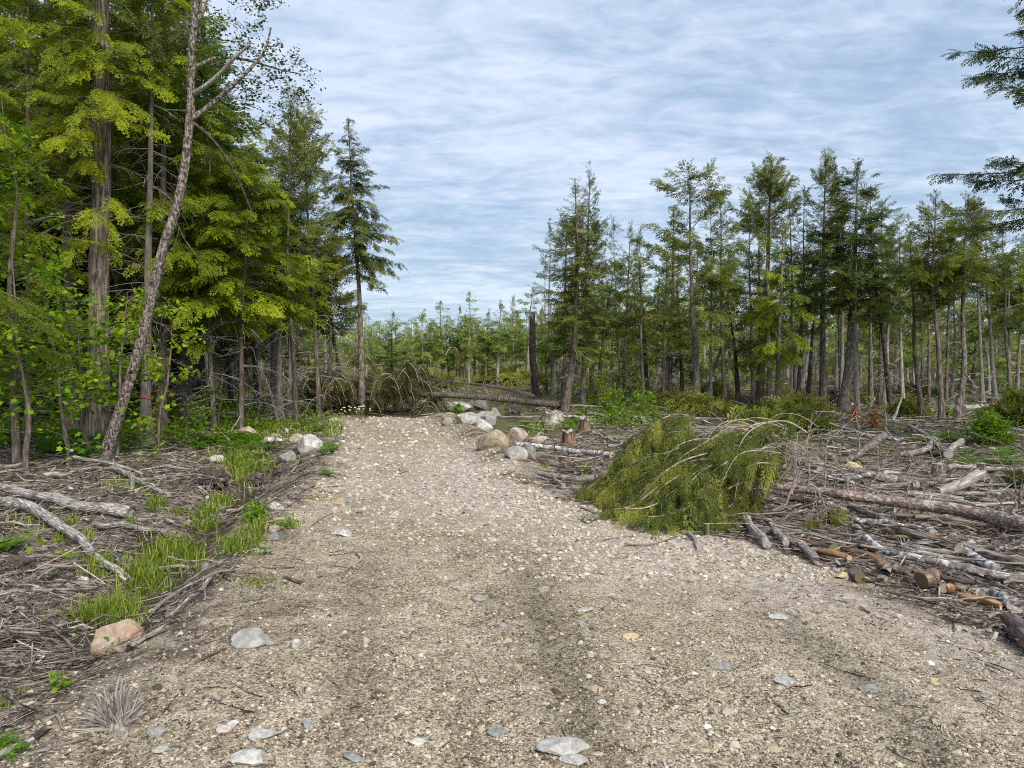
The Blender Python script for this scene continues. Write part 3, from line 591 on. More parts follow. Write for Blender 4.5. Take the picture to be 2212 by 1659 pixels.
def litter(name, n, seed, cond, lmin, lmax, rad, label, cat, pile=0.1, x=(-900, 4100), y=(1130, 2300), dirb=None, mat_=None, tb=0.5, ts=0.22):
    p, r = sample_screen(n, x[0], x[1], y[0], y[1], seed, cond); n = len(p)
    L = lmin * (lmax / lmin) ** r.rand(n) * np.maximum(1, p[:, 1] / 9) ** 0.5
    a = (r.rand(n) * 6.283) if dirb is None else dirb + 0.55 * r.randn(n) + math.pi * r.randint(0, 2, n)
    e = 0.16 * r.randn(n) * (1 if pile > 0.02 else 0.2) + np.where(r.rand(n) < 0.08, r.rand(n) * 0.9, 0) * (pile > 0.05)
    d = np.stack([np.cos(a) * np.cos(e), np.sin(a) * np.cos(e), np.sin(e)], -1)
    t = np.linspace(-0.5, 0.5, 4)
    sd_ = norm(np.cross(d, [0, 0, 1.0])); bend = r.randn(n) * 0.13
    P = p[:, None] + d[:, None] * (t[None, :, None] * L[:, None, None]) + sd_[:, None] * ((t ** 2)[None, :, None] * (bend * L)[:, None, None]) + r.randn(n, 4, 3) * (L * 0.025)[:, None, None]
    base = H(P[..., 0], P[..., 1]); hgt = (r.rand(n) ** 2 * pile)[:, None] * (0.55 + 0.7 * np.clip(fbm(p[:, 0] * .9, p[:, 1] * .9, 3.3, 2), -0.5, 1))[:, None]
    R = rad * (0.45 + r.rand(n) ** 2 * 1.5) * np.maximum(1, p[:, 1] / 6.5) ** 0.9 * (L / lmax) ** 0.25
    P[..., 2] = np.maximum(P[..., 2] - p[:, 2:3], -0.0) * 0.9 + base + hgt + R[:, None] * 0.7
    Rr = R[:, None] * np.array([1, 0.9, 0.75, 0.45])
    mb = MB(); tubes(mb, P, Rr, 3, np.clip(tb + ts * r.randn(n) + 0.25 * (r.rand(n) < 0.22), 0, 1.25)); tag(mb.build(name, mat_ or B_TWIG), label, cat, kind='stuff')
xdf = lambda p: np.abs(p[:, 0] - np.interp(p[:, 1], DT[0], DT[1]))
rightc = lambda p: p[:, 0] > 0.5
litter('slash_twigs', 62000, 31, lambda p, d, r: (d > 0.05 + 0.12 * r.rand(len(d))) & rightc(p) & (r.rand(len(d)) < 0.93), 0.06, 0.7, 0.0040, 'grey and brown twigs and bark litter heaped over the cleared ground right of the road', 'twigs', 0.10, y=(1085, 2100), tb=.42, ts=.26)
litter('slash_twigs', 36000, 32, lambda p, d, r: (d > 0.1) & ~rightc(p) & (r.rand(len(d)) < np.where((d > 0.9) & (xdf(p) > 0.22), 0.95, 0.5)), 0.06, 0.65, 0.0038, 'grey twigs and root litter covering the cleared ground left of the ditch', 'twigs', 0.09, x=(-500, 1300), y=(1085, 2300), tb=.45, ts=.26)
litter('wood_chips', 30000, 33, lambda p, d, r: (d < 0.3) & (r.rand(len(d)) < np.where(p[:, 0] < 0, np.exp(-np.minimum(-d, 3) * .9) * 0.8 * (1 - .6 * sstep(6, 9, p[:, 1])), np.exp(-np.minimum(-d, 3) * 1.6) * 0.9) + 0.06), 0.015, 0.10, 0.0022, 'slivers of bark and wood scattered over the gravel and the road edges', 'wood chips', 0.006, y=(1240, 2300), tb=0.42)
litter('brush_twigs', 5200, 35, lambda p, d, r: (d > 0.25) & (np.abs(p[:, 0]) > 1.2) & (vnoise(p[:, 0] * .8, p[:, 1] * .8, 6.0) > -.15), 0.3, 1.1, 0.0042, 'thin tangled brush sticking up out of the slash on both sides', 'brush', 0.30, y=(1150, 1950), tb=.45)
litter('road_twigs', 1500, 34, lambda p, d, r: (d < 0.1) & (r.rand(len(d)) < np.exp(-np.minimum(-d, 3) * 1.2) * 0.8 + 0.05), 0.08, 0.38, 0.0030, 'thin dark twigs strewn on the road', 'twigs', 0.01, y=(1290, 2100), tb=0.25)
# bark slabs and broken pieces
def chips3d(name, n, seed, cond, label, x, y, mat_):
    p, r = sample_screen(n, x[0], x[1], y[0], y[1], seed, cond); n = len(p)
    T = np.array([[-1, -1, 0], [1, -1, 0], [0.8, 1, 0], [-0.7, 0.9, 0], [0, 0, 0.35]]) * [0.35, 1, 1]; F = np.array([[0, 1, 4], [1, 2, 4], [2, 3, 4], [3, 0, 4]])
    a = r.rand(n) * 6.283; Yv = np.stack([np.cos(a), np.sin(a), 0.3 * r.randn(n)], -1); Xf, Yf, Zf = frames(Yv, np.array([0, 0, 1.0]) + 0.4 * r.randn(n, 3))
    s = 0.020 * np.exp(0.5 * r.randn(n)) * np.maximum(1, p[:, 1] / 7) ** .7; p[:, 2] += 0.02 + 0.06 * r.rand(n) ** 2
    mb = MB(); inst(mb, T, F, p, Xf, Yf, Zf, s, np.clip(0.38 + 0.33 * r.randn(n), -.2, 1.1)); tag(mb.build(name, mat_), label, 'bark pieces', kind='stuff')
chips3d('bark_pieces', 5000, 41, lambda p, d, r: (d > 0.0) & rightc(p), 'flakes and slabs of bark lying among the slash on the right', (1400, 3900), (1200, 2050), B_TWIG)
chips3d('bark_pieces', 2500, 42, lambda p, d, r: (d > 0.1) & ~rightc(p), 'flakes of bark and root scraps lying on the left verge', (-300, 1100), (1250, 2300), B_TWIG)

# ------------------------------------------------------------------ logs, poles, branches
def resample(P, k):
    P = np.asarray(P, float)
    if len(P) < 3: t = np.linspace(0, 1, k)[:, None]; return P[0] * (1 - t) + P[-1] * t
    s = np.concatenate([[0], np.cumsum(np.linalg.norm(np.diff(P, axis=0), axis=1))]); u = np.linspace(0, s[-1], k)
    Q = np.stack([np.interp(u, s, P[:, i]) for i in range(3)], -1)
    for _ in range(2): Q[1:-1] = 0.25 * Q[:-2] + 0.5 * Q[1:-1] + 0.25 * Q[2:]
    return Q
LS = [0]
def log(reg, pts, r0, r1, lift, m, label, name='log', end=None, cat='log', stubs=0, k=None, bump=0.06, jag=0.0, group=None, depth=None, S=12):
    """pts: centre line in a region; r0, r1 radius in that region's pixels; lift: source px between the line and the ground below it (one or per point)"""
    LS[0] += 1; r = np.random.RandomState(500 + LS[0]); sc = REG[reg][2]
    P = []
    lifts = lift if isinstance(lift, (list, tuple)) else [lift] * len(pts)
    R = np.linspace(r0, r1, len(pts)) / sc * (1.2 if reg == 'Q' else 1.0)
    for (x, y), lf, rr in zip(pts, lifts, R):
        X, Y = src(reg, x, y); dep = depth if depth else G(X, Y + lf + rr * 0.9)[1]
        P.append(at_depth(X, Y, dep))
    P = np.array(P); dep = P[:, 1]; k = k or max(8, int(np.linalg.norm(P[-1] - P[0]) / 0.12) + 2); k = min(k, 70)
    Q = resample(P, k); Rw = np.interp(np.linspace(0, 1, k), np.linspace(0, 1, len(P)), R * dep / FS)
    Q[:, 2] = np.maximum(Q[:, 2], H(Q[:, 0], Q[:, 1]) + Rw * 0.75 + 0.045 * (road_d(Q[:, 0], Q[:, 1]) > .15))
    Q += 0.25 * Rw[:, None] * np.stack([vnoise(np.linspace(0, 5, k), LS[0] + 9 * i) for i in range(3)], -1)
    o0 = Q[0]; ax = Vector(Q[-1] - Q[0]).normalized(); M = np.array(ax.to_track_quat('Z', 'Y').to_matrix())
    L = (Q - o0) @ M
    T = norm(np.gradient(L, axis=0)); A = norm(np.cross(T, [0, 1, 0.01])); B = np.cross(T, A); an = np.arange(S) * 2 * math.pi / S
    rad = Rw[:, None] * (1 + bump * vnoise(np.linspace(0, k * .5, k)[:, None] + LS[0] * 3, an[None] * 1.6, 2.0) + bump * 0.7 * vnoise(np.linspace(0, k * .12, k)[:, None], np.cos(an)[None] * 2 + 7, LS[0]))
    V = L[:, None] + rad[..., None] * (np.cos(an)[None, :, None] * A[:, None] + np.sin(an)[None, :, None] * B[:, None])
    if jag: V[0] -= T[0] * Rw[0] * jag * r.rand(S)[:, None] * 2; V[-1] += T[-1] * Rw[-1] * jag * r.rand(S)[:, None] * 2
    j = np.arange(k - 1)[:, None] * S; s = np.arange(S)[None]; s2 = (s + 1) % S
    mb = MB(); mb.add(V.reshape(-1, 3), np.stack([j + s, j + s2, j + S + s2, j + S + s], -1).reshape(-1, 4), 0.5)
    for e, sg in ((0, -1), (k - 1, 1)):
        c = L[e] + T[e] * sg * Rw[e] * 0.02; vv = np.concatenate([V[e], [c]]); q = np.arange(S)
        f = np.stack([q, (q + 1) % S, np.full(S, S)], -1) if sg > 0 else np.stack([(q + 1) % S, q, np.full(S, S)], -1)
        mb.add(vv, f, 0.5, 1)
    o = mb.build(name, [m, end or CUT_G], smooth=True); o.matrix_world = Matrix.Translation(o0) @ Matrix(M.tolist()).to_4x4()
    tag(o, label, cat, group)
    for i in range(stubs):
        kk = r.randint(1, k - 1); a = r.rand() * 6.28; dd = norm(np.cos(a) * A[kk] + np.sin(a) * B[kk] + T[kk] * 0.5 * r.randn()); l = Rw[kk] * (1.2 + 3.5 * r.rand())
        sb = MB(); st = L[kk] + dd * Rw[kk] * 0.6
        tubes(sb, [[st, st + dd * l * .5, st + dd * l + r.randn(3) * l * .12]], [[Rw[kk] * .28, Rw[kk] * .22, Rw[kk] * .12]], 6); sb.build('branch_stub', m, parent=o, smooth=True)
    return o
BR = 'branch'
# left side
log('L', [(-60, 285), (180, 335), (400, 388), (625, 415)], 20, 30, 14, B_WEA, 'thick twisted grey log lying at the left edge, upper one of the crossing pair', jag=.5, stubs=2, bump=.14)
log('L', [(50, 365), (200, 430), (370, 540), (480, 650), (620, 750)], 28, 20, 8, B_WEA, 'long mossy grey log slanting down to the tall grass on the left', jag=.6, stubs=3, bump=.12)
log('L', [(460, 490), (680, 515), (850, 537)], 16, 14, 0, B_WEA, 'short grey log lying in the wet ditch on the left', jag=.4)
log('L', [(360, 150), (540, 180), (690, 228)], 10, 7, 12, B_WEA, 'thin bare pole leaning off the ground just before the leaning trunk', name='pole')
log('L', [(560, 200), (700, 280), (820, 332)], 14, 9, 8, B_WEA, 'grey pole running down from the leaning trunk into the ditch', name='pole', stubs=2)
log('L', [(641, 312), (645, 250)], 12, 12, 0, B_WEA, 'short upright cut piece of grey wood beside the grey pole', cat='log', name='log')
log('L', [(310, 182), (350, 115)], 8, 7, [0, 60], B_PALE, 'short pale stick propped up left of the leaning trunk', name=BR, cat=BR)
log('L', [(240, 250), (350, 237)], 14, 9, 0, B_PALE, 'broken pale chunk of wood below the propped stick', jag=1)
log('L', [(325, 208), (450, 210), (560, 198)], 6, 6, 3, B_PALE, 'straight pale stick left of the grey pole', name=BR, cat=BR)
log('L', [(740, 208), (900, 212), (1020, 226)], 6, 4, 3, B_PALE, 'straight pale stick lying across the root mound', name=BR, cat=BR)
log('L', [(-40, 665), (120, 662), (262, 650)], 12, 9, 3, B_PALE, 'flat pale board like stick at the left edge', name=BR, cat=BR)
log('L', [(-40, 205), (80, 200), (180, 184)], 10, 6, 3, B_PALE, 'pale log at the left edge below the ferns', stubs=1)
log('L', [(-60, 222), (40, 228), (110, 214)], 8, 6, 3, B_WEA, 'grey stick below the pale log at the left edge', name=BR, cat=BR)
log('L', [(-20, 290), (180, 285)], 7, 6, 10, B_WEA, 'thin grey stick just above the thick twisted log', name=BR, cat=BR)
log('L', [(690, 950), (760, 880), (830, 832), (900, 787), (1000, 768), (1080, 725), (1145, 698)], 11, 6, 2, B_WEA, 'long curved grey stick right of the tall grass tuft', name=BR, cat=BR)
log('L', [(990, 730), (988, 780), (1000, 830)], 4, 5, [20, 10, 0], B_PALE, 'short forked stick crossing the long curved stick', name=BR, cat=BR)
log('L', [(490, 620), (560, 618), (650, 640), (720, 638)], 4, 5, 2, B_PALE, 'wavy thin pale stick in the ditch grass', name=BR, cat=BR)
log('L', [(-50, 1620), (60, 1565), (160, 1525)], 24, 16, 2, B_WEA, 'mottled grey log in the bottom left corner', jag=.3)
log('L', [(130, 1540), (175, 1500), (210, 1480)], 14, 20, 2, B_DARK, 'dark rotten chunk at the end of the mottled corner log', jag=1)
log('L', [(215, 1430), (280, 1395), (355, 1350)], 9, 5, 2, B_PALE, 'pale tan stick above the mottled corner log', name=BR, cat=BR)
log('L', [(280, 1400), (300, 1430), (290, 1470), (350, 1478)], 8, 4, 4, B_PALE, 'twisted bone white root piece above the corner log', name=BR, cat=BR)
log('L', [(110, 1600), (300, 1545), (420, 1520)], 9, 8, 0, B_WEA, 'splintery flat stick lying right of the corner log', name=BR, cat=BR, jag=2)
log('L', [(-20, 860), (130, 815), (300, 790), (370, 785)], 6, 4, 4, B_WEA, 'long thin grey branch running right toward the round stones', name=BR, cat=BR)
log('L', [(-20, 945), (60, 1050)], 8, 6, 8, B_WEA, 'steep grey stick at the left edge level with the rust slab', name=BR, cat=BR)
log('L', [(-20, 480), (70, 470), (190, 490)], 6, 4, 4, B_PALE, 'pale thin branch between the two crossing logs at the left', name=BR, cat=BR)
log('L', [(150, 410), (260, 320), (385, 268)], 3, 2, [10, 30, 40], B_WEA, 'thin upright twig leaning over the crossing logs', name=BR, cat=BR)
log('L', [(480, 360), (560, 335), (620, 310)], 8, 4, 3, B_MID, 'brown crooked branch right of the twisted log', name=BR, cat=BR)
log('L', [(670, 1050), (715, 1020), (775, 990)], 9, 16, 2, B_PALE, 'splintered white piece of wood right of the rust slab', jag=2)
log('L', [(1405, 1092), (1490, 1065), (1580, 1035), (1660, 1010)], 4, 3, 0, B_WEA, 'thin grey branch right of the flat grey rock', name=BR, cat=BR)
log('L', [(940, 1150), (1020, 1110), (1100, 1080)], 8, 6, 0, B_MID, 'dark brown stick left of the flat grey rock', name=BR, cat=BR)
log('L', [(1100, 890), (1250, 855), (1390, 800)], 3, 3, 0, B_WEA, 'thin pale twig on the left verge above the flat grey rock', name=BR, cat=BR)
log('L', [(1185, 400), (1188, 330), (1188, 268)], 4, 3, [0, 45, 80], B_WEA, 'thin upright stake on the left spoil bank', name='stake', cat='stake')
log('L', [(1100, 425), (1150, 420), (1180, 405)], 9, 6, 0, B_WEA, 'short grey stick at the foot of the thin stake', name=BR, cat=BR)
log('L', [(1230, 400), (1245, 370), (1240, 345)], 8, 3, 0, B_DARK, 'small charred upright snag on the spoil bank', name='snag', cat='snag', jag=1)
log('V', [(735, 1385), (830, 1430), (905, 1450)], 12, 20, 0, B_MID, 'short barky stick on the left part of the road', name=BR, cat=BR, jag=.5)
log('V', [(1400, 1160), (1430, 1185), (1480, 1215), (1440, 1245), (1375, 1270), (1305, 1325)], 12, 9, 3, B_WEA, 'curled bleached driftwood like branch on the road', name=BR, cat=BR, bump=.2)
log('V', [(1160, 1290), (1280, 1300), (1470, 1325)], 5, 4, 0, B_DARK, 'straight dark stick under the curled bleached branch', name=BR, cat=BR)
log('V', [(600, 1345), (750, 1330), (870, 1320)], 4, 4, 0, B_WEA, 'thin pale twig left of the curled bleached branch', name=BR, cat=BR)
log('V', [(265, 1645), (500, 1630), (650, 1580), (762, 1525)], 4, 6, 0, B_PALE, 'long thin pale twig on the lower left verge', name=BR, cat=BR)
log('V', [(985, 920), (1060, 860), (1190, 800)], 4, 3, [0, 10, 20], B_DARK, 'dark upcurved twig left of the three small stones', name=BR, cat=BR)
log('V', [(750, 755), (850, 690), (940, 632)], 4, 3, [0, 14, 24], B_DARK, 'dark slanting twig above the bright white block', name=BR, cat=BR)
log('V', [(940, 590), (1050, 555), (1160, 548), (1290, 545)], 8, 6, 0, B_WEA, 'straight pale branch with bark gaps, upper of two at the left road edge', name=BR, cat=BR)
log('V', [(960, 600), (1100, 600), (1240, 625), (1300, 590)], 5, 3, 0, B_DARK, 'dark bent branch, lower of two at the left road edge', name=BR, cat=BR)
# right side near the white log
log('P', [(262, 490), (500, 520), (720, 548), (962, 576)], 17, 22, 6, B_BIR, 'smooth white log with a rusty left end pointing at the road', stubs=1, bump=.03, end=CUT_T)
log('P', [(1055, 1222), (1250, 1230), (1350, 1195), (1440, 1150), (1520, 1122)], 8, 6, 0, B_MID, 'dark crooked branch on the road before the fallen spruce', name=BR, cat=BR)
log('P', [(728, 945), (800, 972), (872, 1002)], 10, 7, 0, B_WEA, 'short grey stick left below the fallen spruce tips', name=BR, cat=BR)
log('P', [(1500, 1130), (1550, 1160), (1590, 1250)], 14, 18, 0, B_WEA, 'knobbly bleached stick standing out onto the gravel by the small post', name=BR, cat=BR, bump=.3)
log('P', [(540, 730), (560, 770), (620, 805)], 12, 14, 4, B_PALE, 'pale curled root end at the right road edge', name='root', cat='root', bump=.2)
log('P', [(450, 725), (620, 760), (760, 770), (870, 745)], 22, 18, 0, B_WEA, 'dark grey rotten log lying along the road edge left of the fallen spruce', jag=.6, bump=.2)
log('P', [(560, 690), (680, 700), (700, 715)], 12, 10, 2, B_RED, 'reddish rotten stick behind the dark grey rotten log')
log('P', [(1040, 278), (1110, 300), (1200, 332)], 14, 16, 0, B_BIR, 'pale grey log end behind the fallen spruce crown')
log('P', [(797, 288), (850, 290), (925, 302)], 13, 12, 0, B_WEA, 'short weathered log left of the green saplings')
log('P', [(95, 298), (270, 303), (450, 302)], 7, 6, 2, B_PALE, 'thin long pale pole pointing at the lichened stump', name='pole')
log('P', [(912, 205), (945, 218)], 17, 17, 10, B_RED, 'freshly cut log end with an orange face above the saplings', end=CUT_T)
log('P', [(935, 188), (985, 230)], 16, 16, 14, B_TAN, 'second cut log lying just above the orange faced one', end=CUT_T)
log('P', [(745, 1035), (790, 1075), (850, 1030)], 4, 3, 2, B_DARK, 'small dark forked twig at the road edge below the spruce', name=BR, cat=BR)
log('P', [(885, 1195), (1000, 1165), (1140, 1160)], 4, 3, 0, B_MID, 'thin brown twig left of the dark crooked branch', name=BR, cat=BR)
log('P', [(775, 1420), (940, 1435)], 4, 4, 0, B_MID, 'straight brown twig alone on the road right of centre', name=BR, cat=BR)
log('T', [(1540, 330), (1640, 500), (1760, 590), (1880, 650), (2030, 705)], 3, 5, 0, B_WEA, 'long thin curved twig lying on the lower road', name=BR, cat=BR)
log('T', [(1990, 750), (2060, 695), (2130, 660), (2270, 600)], 5, 7, 2, B_PALE, 'pale twig crossing the end of the long thin curved twig', name=BR, cat=BR)
log('T', [(545, 445), (650, 475)], 3, 3, 0, B_WEA, 'short straight twig at the left centre of the road', name=BR, cat=BR)
log('T', [(740, 805), (810, 768), (785, 730)], 5, 3, 0, B_WEA, 'small hooked twig at the lower centre', name=BR, cat=BR)
log('T', [(955, 785), (1045, 775)], 4, 4, 0, B_DARK, 'small dark straight twig at the lower centre', name=BR, cat=BR)
log('U', [(1235, 1095), (1320, 1052)], 9, 7, 2, B_PALE, 'broad pale splinter at the bottom right', name=BR, cat=BR)
log('U', [(1310, 1065), (1400, 1135), (1540, 1185)], 9, 6, 0, B_WEA, 'dark and pale broken stick at the bottom right', name=BR, cat=BR)
log('U', [(1505, 912), (1575, 885)], 6, 4, 0, B_PALE, 'little forked pale stick at the right of the lower road', name=BR, cat=BR)
log('U', [(1960, 535), (2060, 580)], 9, 8, 0, B_WEA, 'short grey sliver near the right edge of the road', name=BR, cat=BR, jag=1)
log('U', [(1150, 185), (1225, 220)], 9, 6, 0, B_MID, 'short brown stick on the right part of the road', name=BR, cat=BR)
# right slash pile
log('Q', [(40, 562), (300, 590), (580, 632), (800, 665), (1000, 692), (1250, 722), (1500, 752), (1750, 800), (1991, 848), (2250, 905)], 15, 44, [70, 62, 52, 46, 42, 38, 36, 34, 30, 26], B_SPR, 'long pinkish spruce trunk lying above the slash, tip in the green crown', name='fallen_log', cat='log', k=64, stubs=9, bump=.05, end=CUT_T)
log('Q', [(185, 825), (240, 900), (330, 980)], 24, 22, 8, B_WEA, 'stubby grey log with a rounded upper end beside the small cut post', bump=.12)
log('Q', [(340, 832), (380, 900), (450, 975)], 17, 18, 14, B_WEA, 'bleached crooked log right of the stubby grey one', bump=.12)
log('Q', [(455, 945), (560, 1000), (640, 1075)], 26, 20, 10, B_WEA, 'peeling grey log pointing down to the road edge', jag=1, bump=.18)
log('Q', [(430, 920), (600, 965), (760, 1012)], 13, 12, 16, B_ORA, 'orange brown pole behind the peeling grey log', name='pole', end=CUT_T)
log('Q', [(625, 1040), (740, 1070), (860, 1108)], 20, 22, 2, B_ORA, 'peeled orange log at the front edge of the slash', end=CUT_T)
log('Q', [(600, 985), (690, 1015), (770, 1030)], 22, 34, 12, B_DARK, 'dark mottled log with its cut face to the right above the peeled orange log', end=CUT_D)
log('Q', [(740, 1000), (930, 1060), (1120, 1152)], 14, 28, 6, B_ORA, 'split orange log in the middle of the slash front', end=CUT_T, jag=.6)
log('Q', [(905, 880), (1000, 970), (1060, 1018), (1200, 1058), (1450, 1105), (1700, 1155), (1991, 1222), (2200, 1270)], 22, 22, 16, B_BIR, 'long smooth pale grey trunk bending down through the slash', name='log', cat='log', k=50, stubs=2)
log('Q', [(860, 735), (1050, 812), (1200, 892), (1400, 950), (1560, 1000), (1780, 1055), (1991, 1115), (2200, 1170)], 18, 30, 22, B_GREY, 'long grey brown log with loose bark behind the pale grey trunk', name='log', cat='log', k=50, stubs=2, bump=.1)
log('Q', [(1265, 815), (1330, 865), (1410, 912)], 16, 22, 14, B_BIR, 'short whitish log above the long grey brown log', end=CUT_T)
log('Q', [(830, 960), (910, 1000), (1060, 1010)], 20, 24, 6, B_DARK, 'dark grey knotted root log left of the pale grey trunk', bump=.2)
log('Q', [(1180, 990), (1350, 1025), (1560, 1048)], 14, 16, 12, B_WEA, 'straight grey pole lying between the two long logs, upper one', name='pole')
log('Q', [(1300, 1052), (1450, 1070), (1650, 1098)], 14, 15, 6, B_WEA, 'straight grey pole lying between the two long logs, lower one', name='pole')
log('Q', [(1585, 1010), (1640, 1060), (1810, 1142)], 30, 22, 14, B_BIR, 'knotty birch like log crossing the pale grey trunk', bump=.2)
log('Q', [(1560, 1010), (1620, 985), (1665, 985)], 22, 20, 26, B_BIR, 'short birch stub standing out above the knotty log', end=CUT_T, bump=.15)
log('Q', [(1335, 1235), (1400, 1218)], 46, 46, 4, B_TAN, 'fat round log section with its brown cut face showing at the right road edge', end=CUT_D)
log('Q', [(1460, 1255), (1590, 1278)], 16, 20, 14, B_TAN, 'dark split slab right of the fat log section', end=CUT_D, bump=.15)
log('Q', [(1470, 1300), (1520, 1290)], 26, 24, 2, B_ORA, 'small orange brown block under the dark split slab', end=CUT_T)
log('Q', [(1590, 1348), (1700, 1370), (1812, 1396)], 18, 22, 4, B_ORA, 'bright orange splintered log at the right road edge', jag=1, bump=.2, end=CUT_T)
log('Q', [(880, 1180), (925, 1205)], 26, 30, 0, B_MID, 'small brown cut piece just right of the yellow stone', end=CUT_D)
log('Q', [(970, 1212), (1100, 1242)], 15, 17, 0, B_GREY, 'short round grey branch piece right of the small brown cut piece', end=CUT_T)
log('Q', [(1300, 1110), (1500, 1180), (1700, 1232), (1950, 1308)], 8, 8, 14, B_MID, 'long thin brown pole across the lower slash', name='pole')
log('Q', [(1560, 1160), (1750, 1255), (1950, 1370)], 6, 6, 14, B_WEA, 'long thin grey pole below the long brown pole', name='pole')
log('Q', [(1890, 1495), (1960, 1560), (2080, 1660)], 42, 56, 6, B_DARK, 'thick dark brown log at the right edge of the road', jag=.5, bump=.15)
log('Q', [(1780, 1320), (1840, 1360), (1925, 1395)], 26, 34, 2, B_BIR, 'crumbled white birch chunk right of the bright orange log', jag=.8, bump=.25)
log('Q', [(1440, 648), (1560, 600), (1692, 540)], 26, 30, [10, 26, 46], B_PALE, 'split pale board like log tilted up beside the far stump, orange at its tip', jag=.7, end=CUT_T)
log('Q', [(915, 520), (1030, 545), (1140, 562)], 22, 24, 10, B_WEA, 'bleached log behind the long spruce trunk, left one', jag=.4)
log('Q', [(1120, 535), (1180, 570), (1290, 598)], 16, 20, 10, B_WEA, 'bleached knotty log behind the long spruce trunk, right of the first', jag=.4, bump=.15)
log('Q', [(980, 612), (1130, 600), (1290, 598)], 14, 14, 12, B_WEA, 'straight bleached pole just above the spruce trunk', name='pole')
log('Q', [(1230, 652), (1400, 668), (1600, 690)], 18, 16, 8, B_WEA, 'mid grey log lying close behind the spruce trunk')
log('Q', [(1500, 652), (1680, 655), (1840, 660)], 12, 11, 10, B_WEA, 'straight grey pole right of the mid grey log', name='pole')
log('Q', [(1600, 602), (1780, 602), (1960, 600)], 9, 8, 8, B_WEA, 'thin level pole at the right below the ferns', name='pole')
log('Q', [(1640, 730), (1750, 742), (1830, 740)], 16, 14, 6, B_WEA, 'grey log end below the straight grey pole at the right')
log('Q', [(1350, 590), (1450, 575), (1580, 560)], 18, 8, 10, B_WEA, 'crooked light grey branch beside the far stump', name=BR, cat=BR, bump=.15)
log('Q', [(555, 455), (600, 480), (665, 505)], 26, 20, 12, B_GREY, 'log end with a round cut face among the bare branches', end=CUT_T)
log('Q', [(860, 445), (960, 370), (1085, 280)], 16, 22, [4, 20, 34], B_GREY, 'grey brown trunk piece slanting up to the right behind the slash', jag=.4)
log('Q', [(1180, 400), (1300, 390), (1370, 360), (1412, 310)], 14, 20, 14, B_WEA, 'bent bare trunk arching over the slash, left part', bump=.12)
log('Q', [(1400, 305), (1440, 350), (1495, 405)], 18, 24, [26, 18, 4], B_DARK, 'dark broken trunk joining the bent bare one')
log('Q', [(1480, 395), (1530, 350), (1585, 318)], 14, 18, 10, B_PALE, 'short pale log tilted up behind the dark broken trunk', end=CUT_T)
log('Q', [(630, 132), (760, 108), (885, 76)], 9, 7, 4, B_PALE, 'thin pale pole lying before the tree trunks', name='pole')
log('Q', [(1140, 190), (1170, 110), (1200, 30)], 8, 5, [0, 30, 60], B_PALE, 'pale leaning pole between the standing trunks at the right', name='pole')
log('Q', [(1240, 215), (1350, 265), (1440, 310)], 9, 9, 10, B_WEA, 'grey branch descending to the bent bare trunk', name=BR, cat=BR)
log('Q', [(410, 212), (600, 225), (760, 250)], 7, 6, 6, B_WEA, 'thin grey pole in the green brush', name='pole')
log('Q', [(1490, 500), (1560, 480), (1700, 500), (1991, 505)], 14, 12, 4, B_WEA, 'level weathered log below the right hand ferns')
log('Q', [(1600, 95), (1780, 92), (1991, 110)], 14, 16, 2, B_WEA, 'long weathered log lying far back at the right')
log('Q', [(480, 795), (530, 785), (578, 772)], 9, 10, 6, B_WEA, 'short grey stick right of the hanging spruce twigs', name=BR, cat=BR)
log('Q', [(1440, 1370), (1443, 1300), (1452, 1230)], 9, 6, [0, 20, 45], B_WEA, 'short grey stick propped against the fat log section', name=BR, cat=BR)
log('Q', [(935, 1395), (1000, 1435)], 9, 8, 0, B_MID, 'short brown stick lying on the gravel at the right', name=BR, cat=BR)
log('O', [(760, 1485), (900, 1455), (1062, 1448)], 5, 6, [40, 30, 20], B_PALE, 'long bare pole hanging across the far right trunks', name='pole')
log('O', [(940, 1580), (1062, 1590)], 10, 11, 3, B_WEA, 'weathered log at the far right edge below the stump')
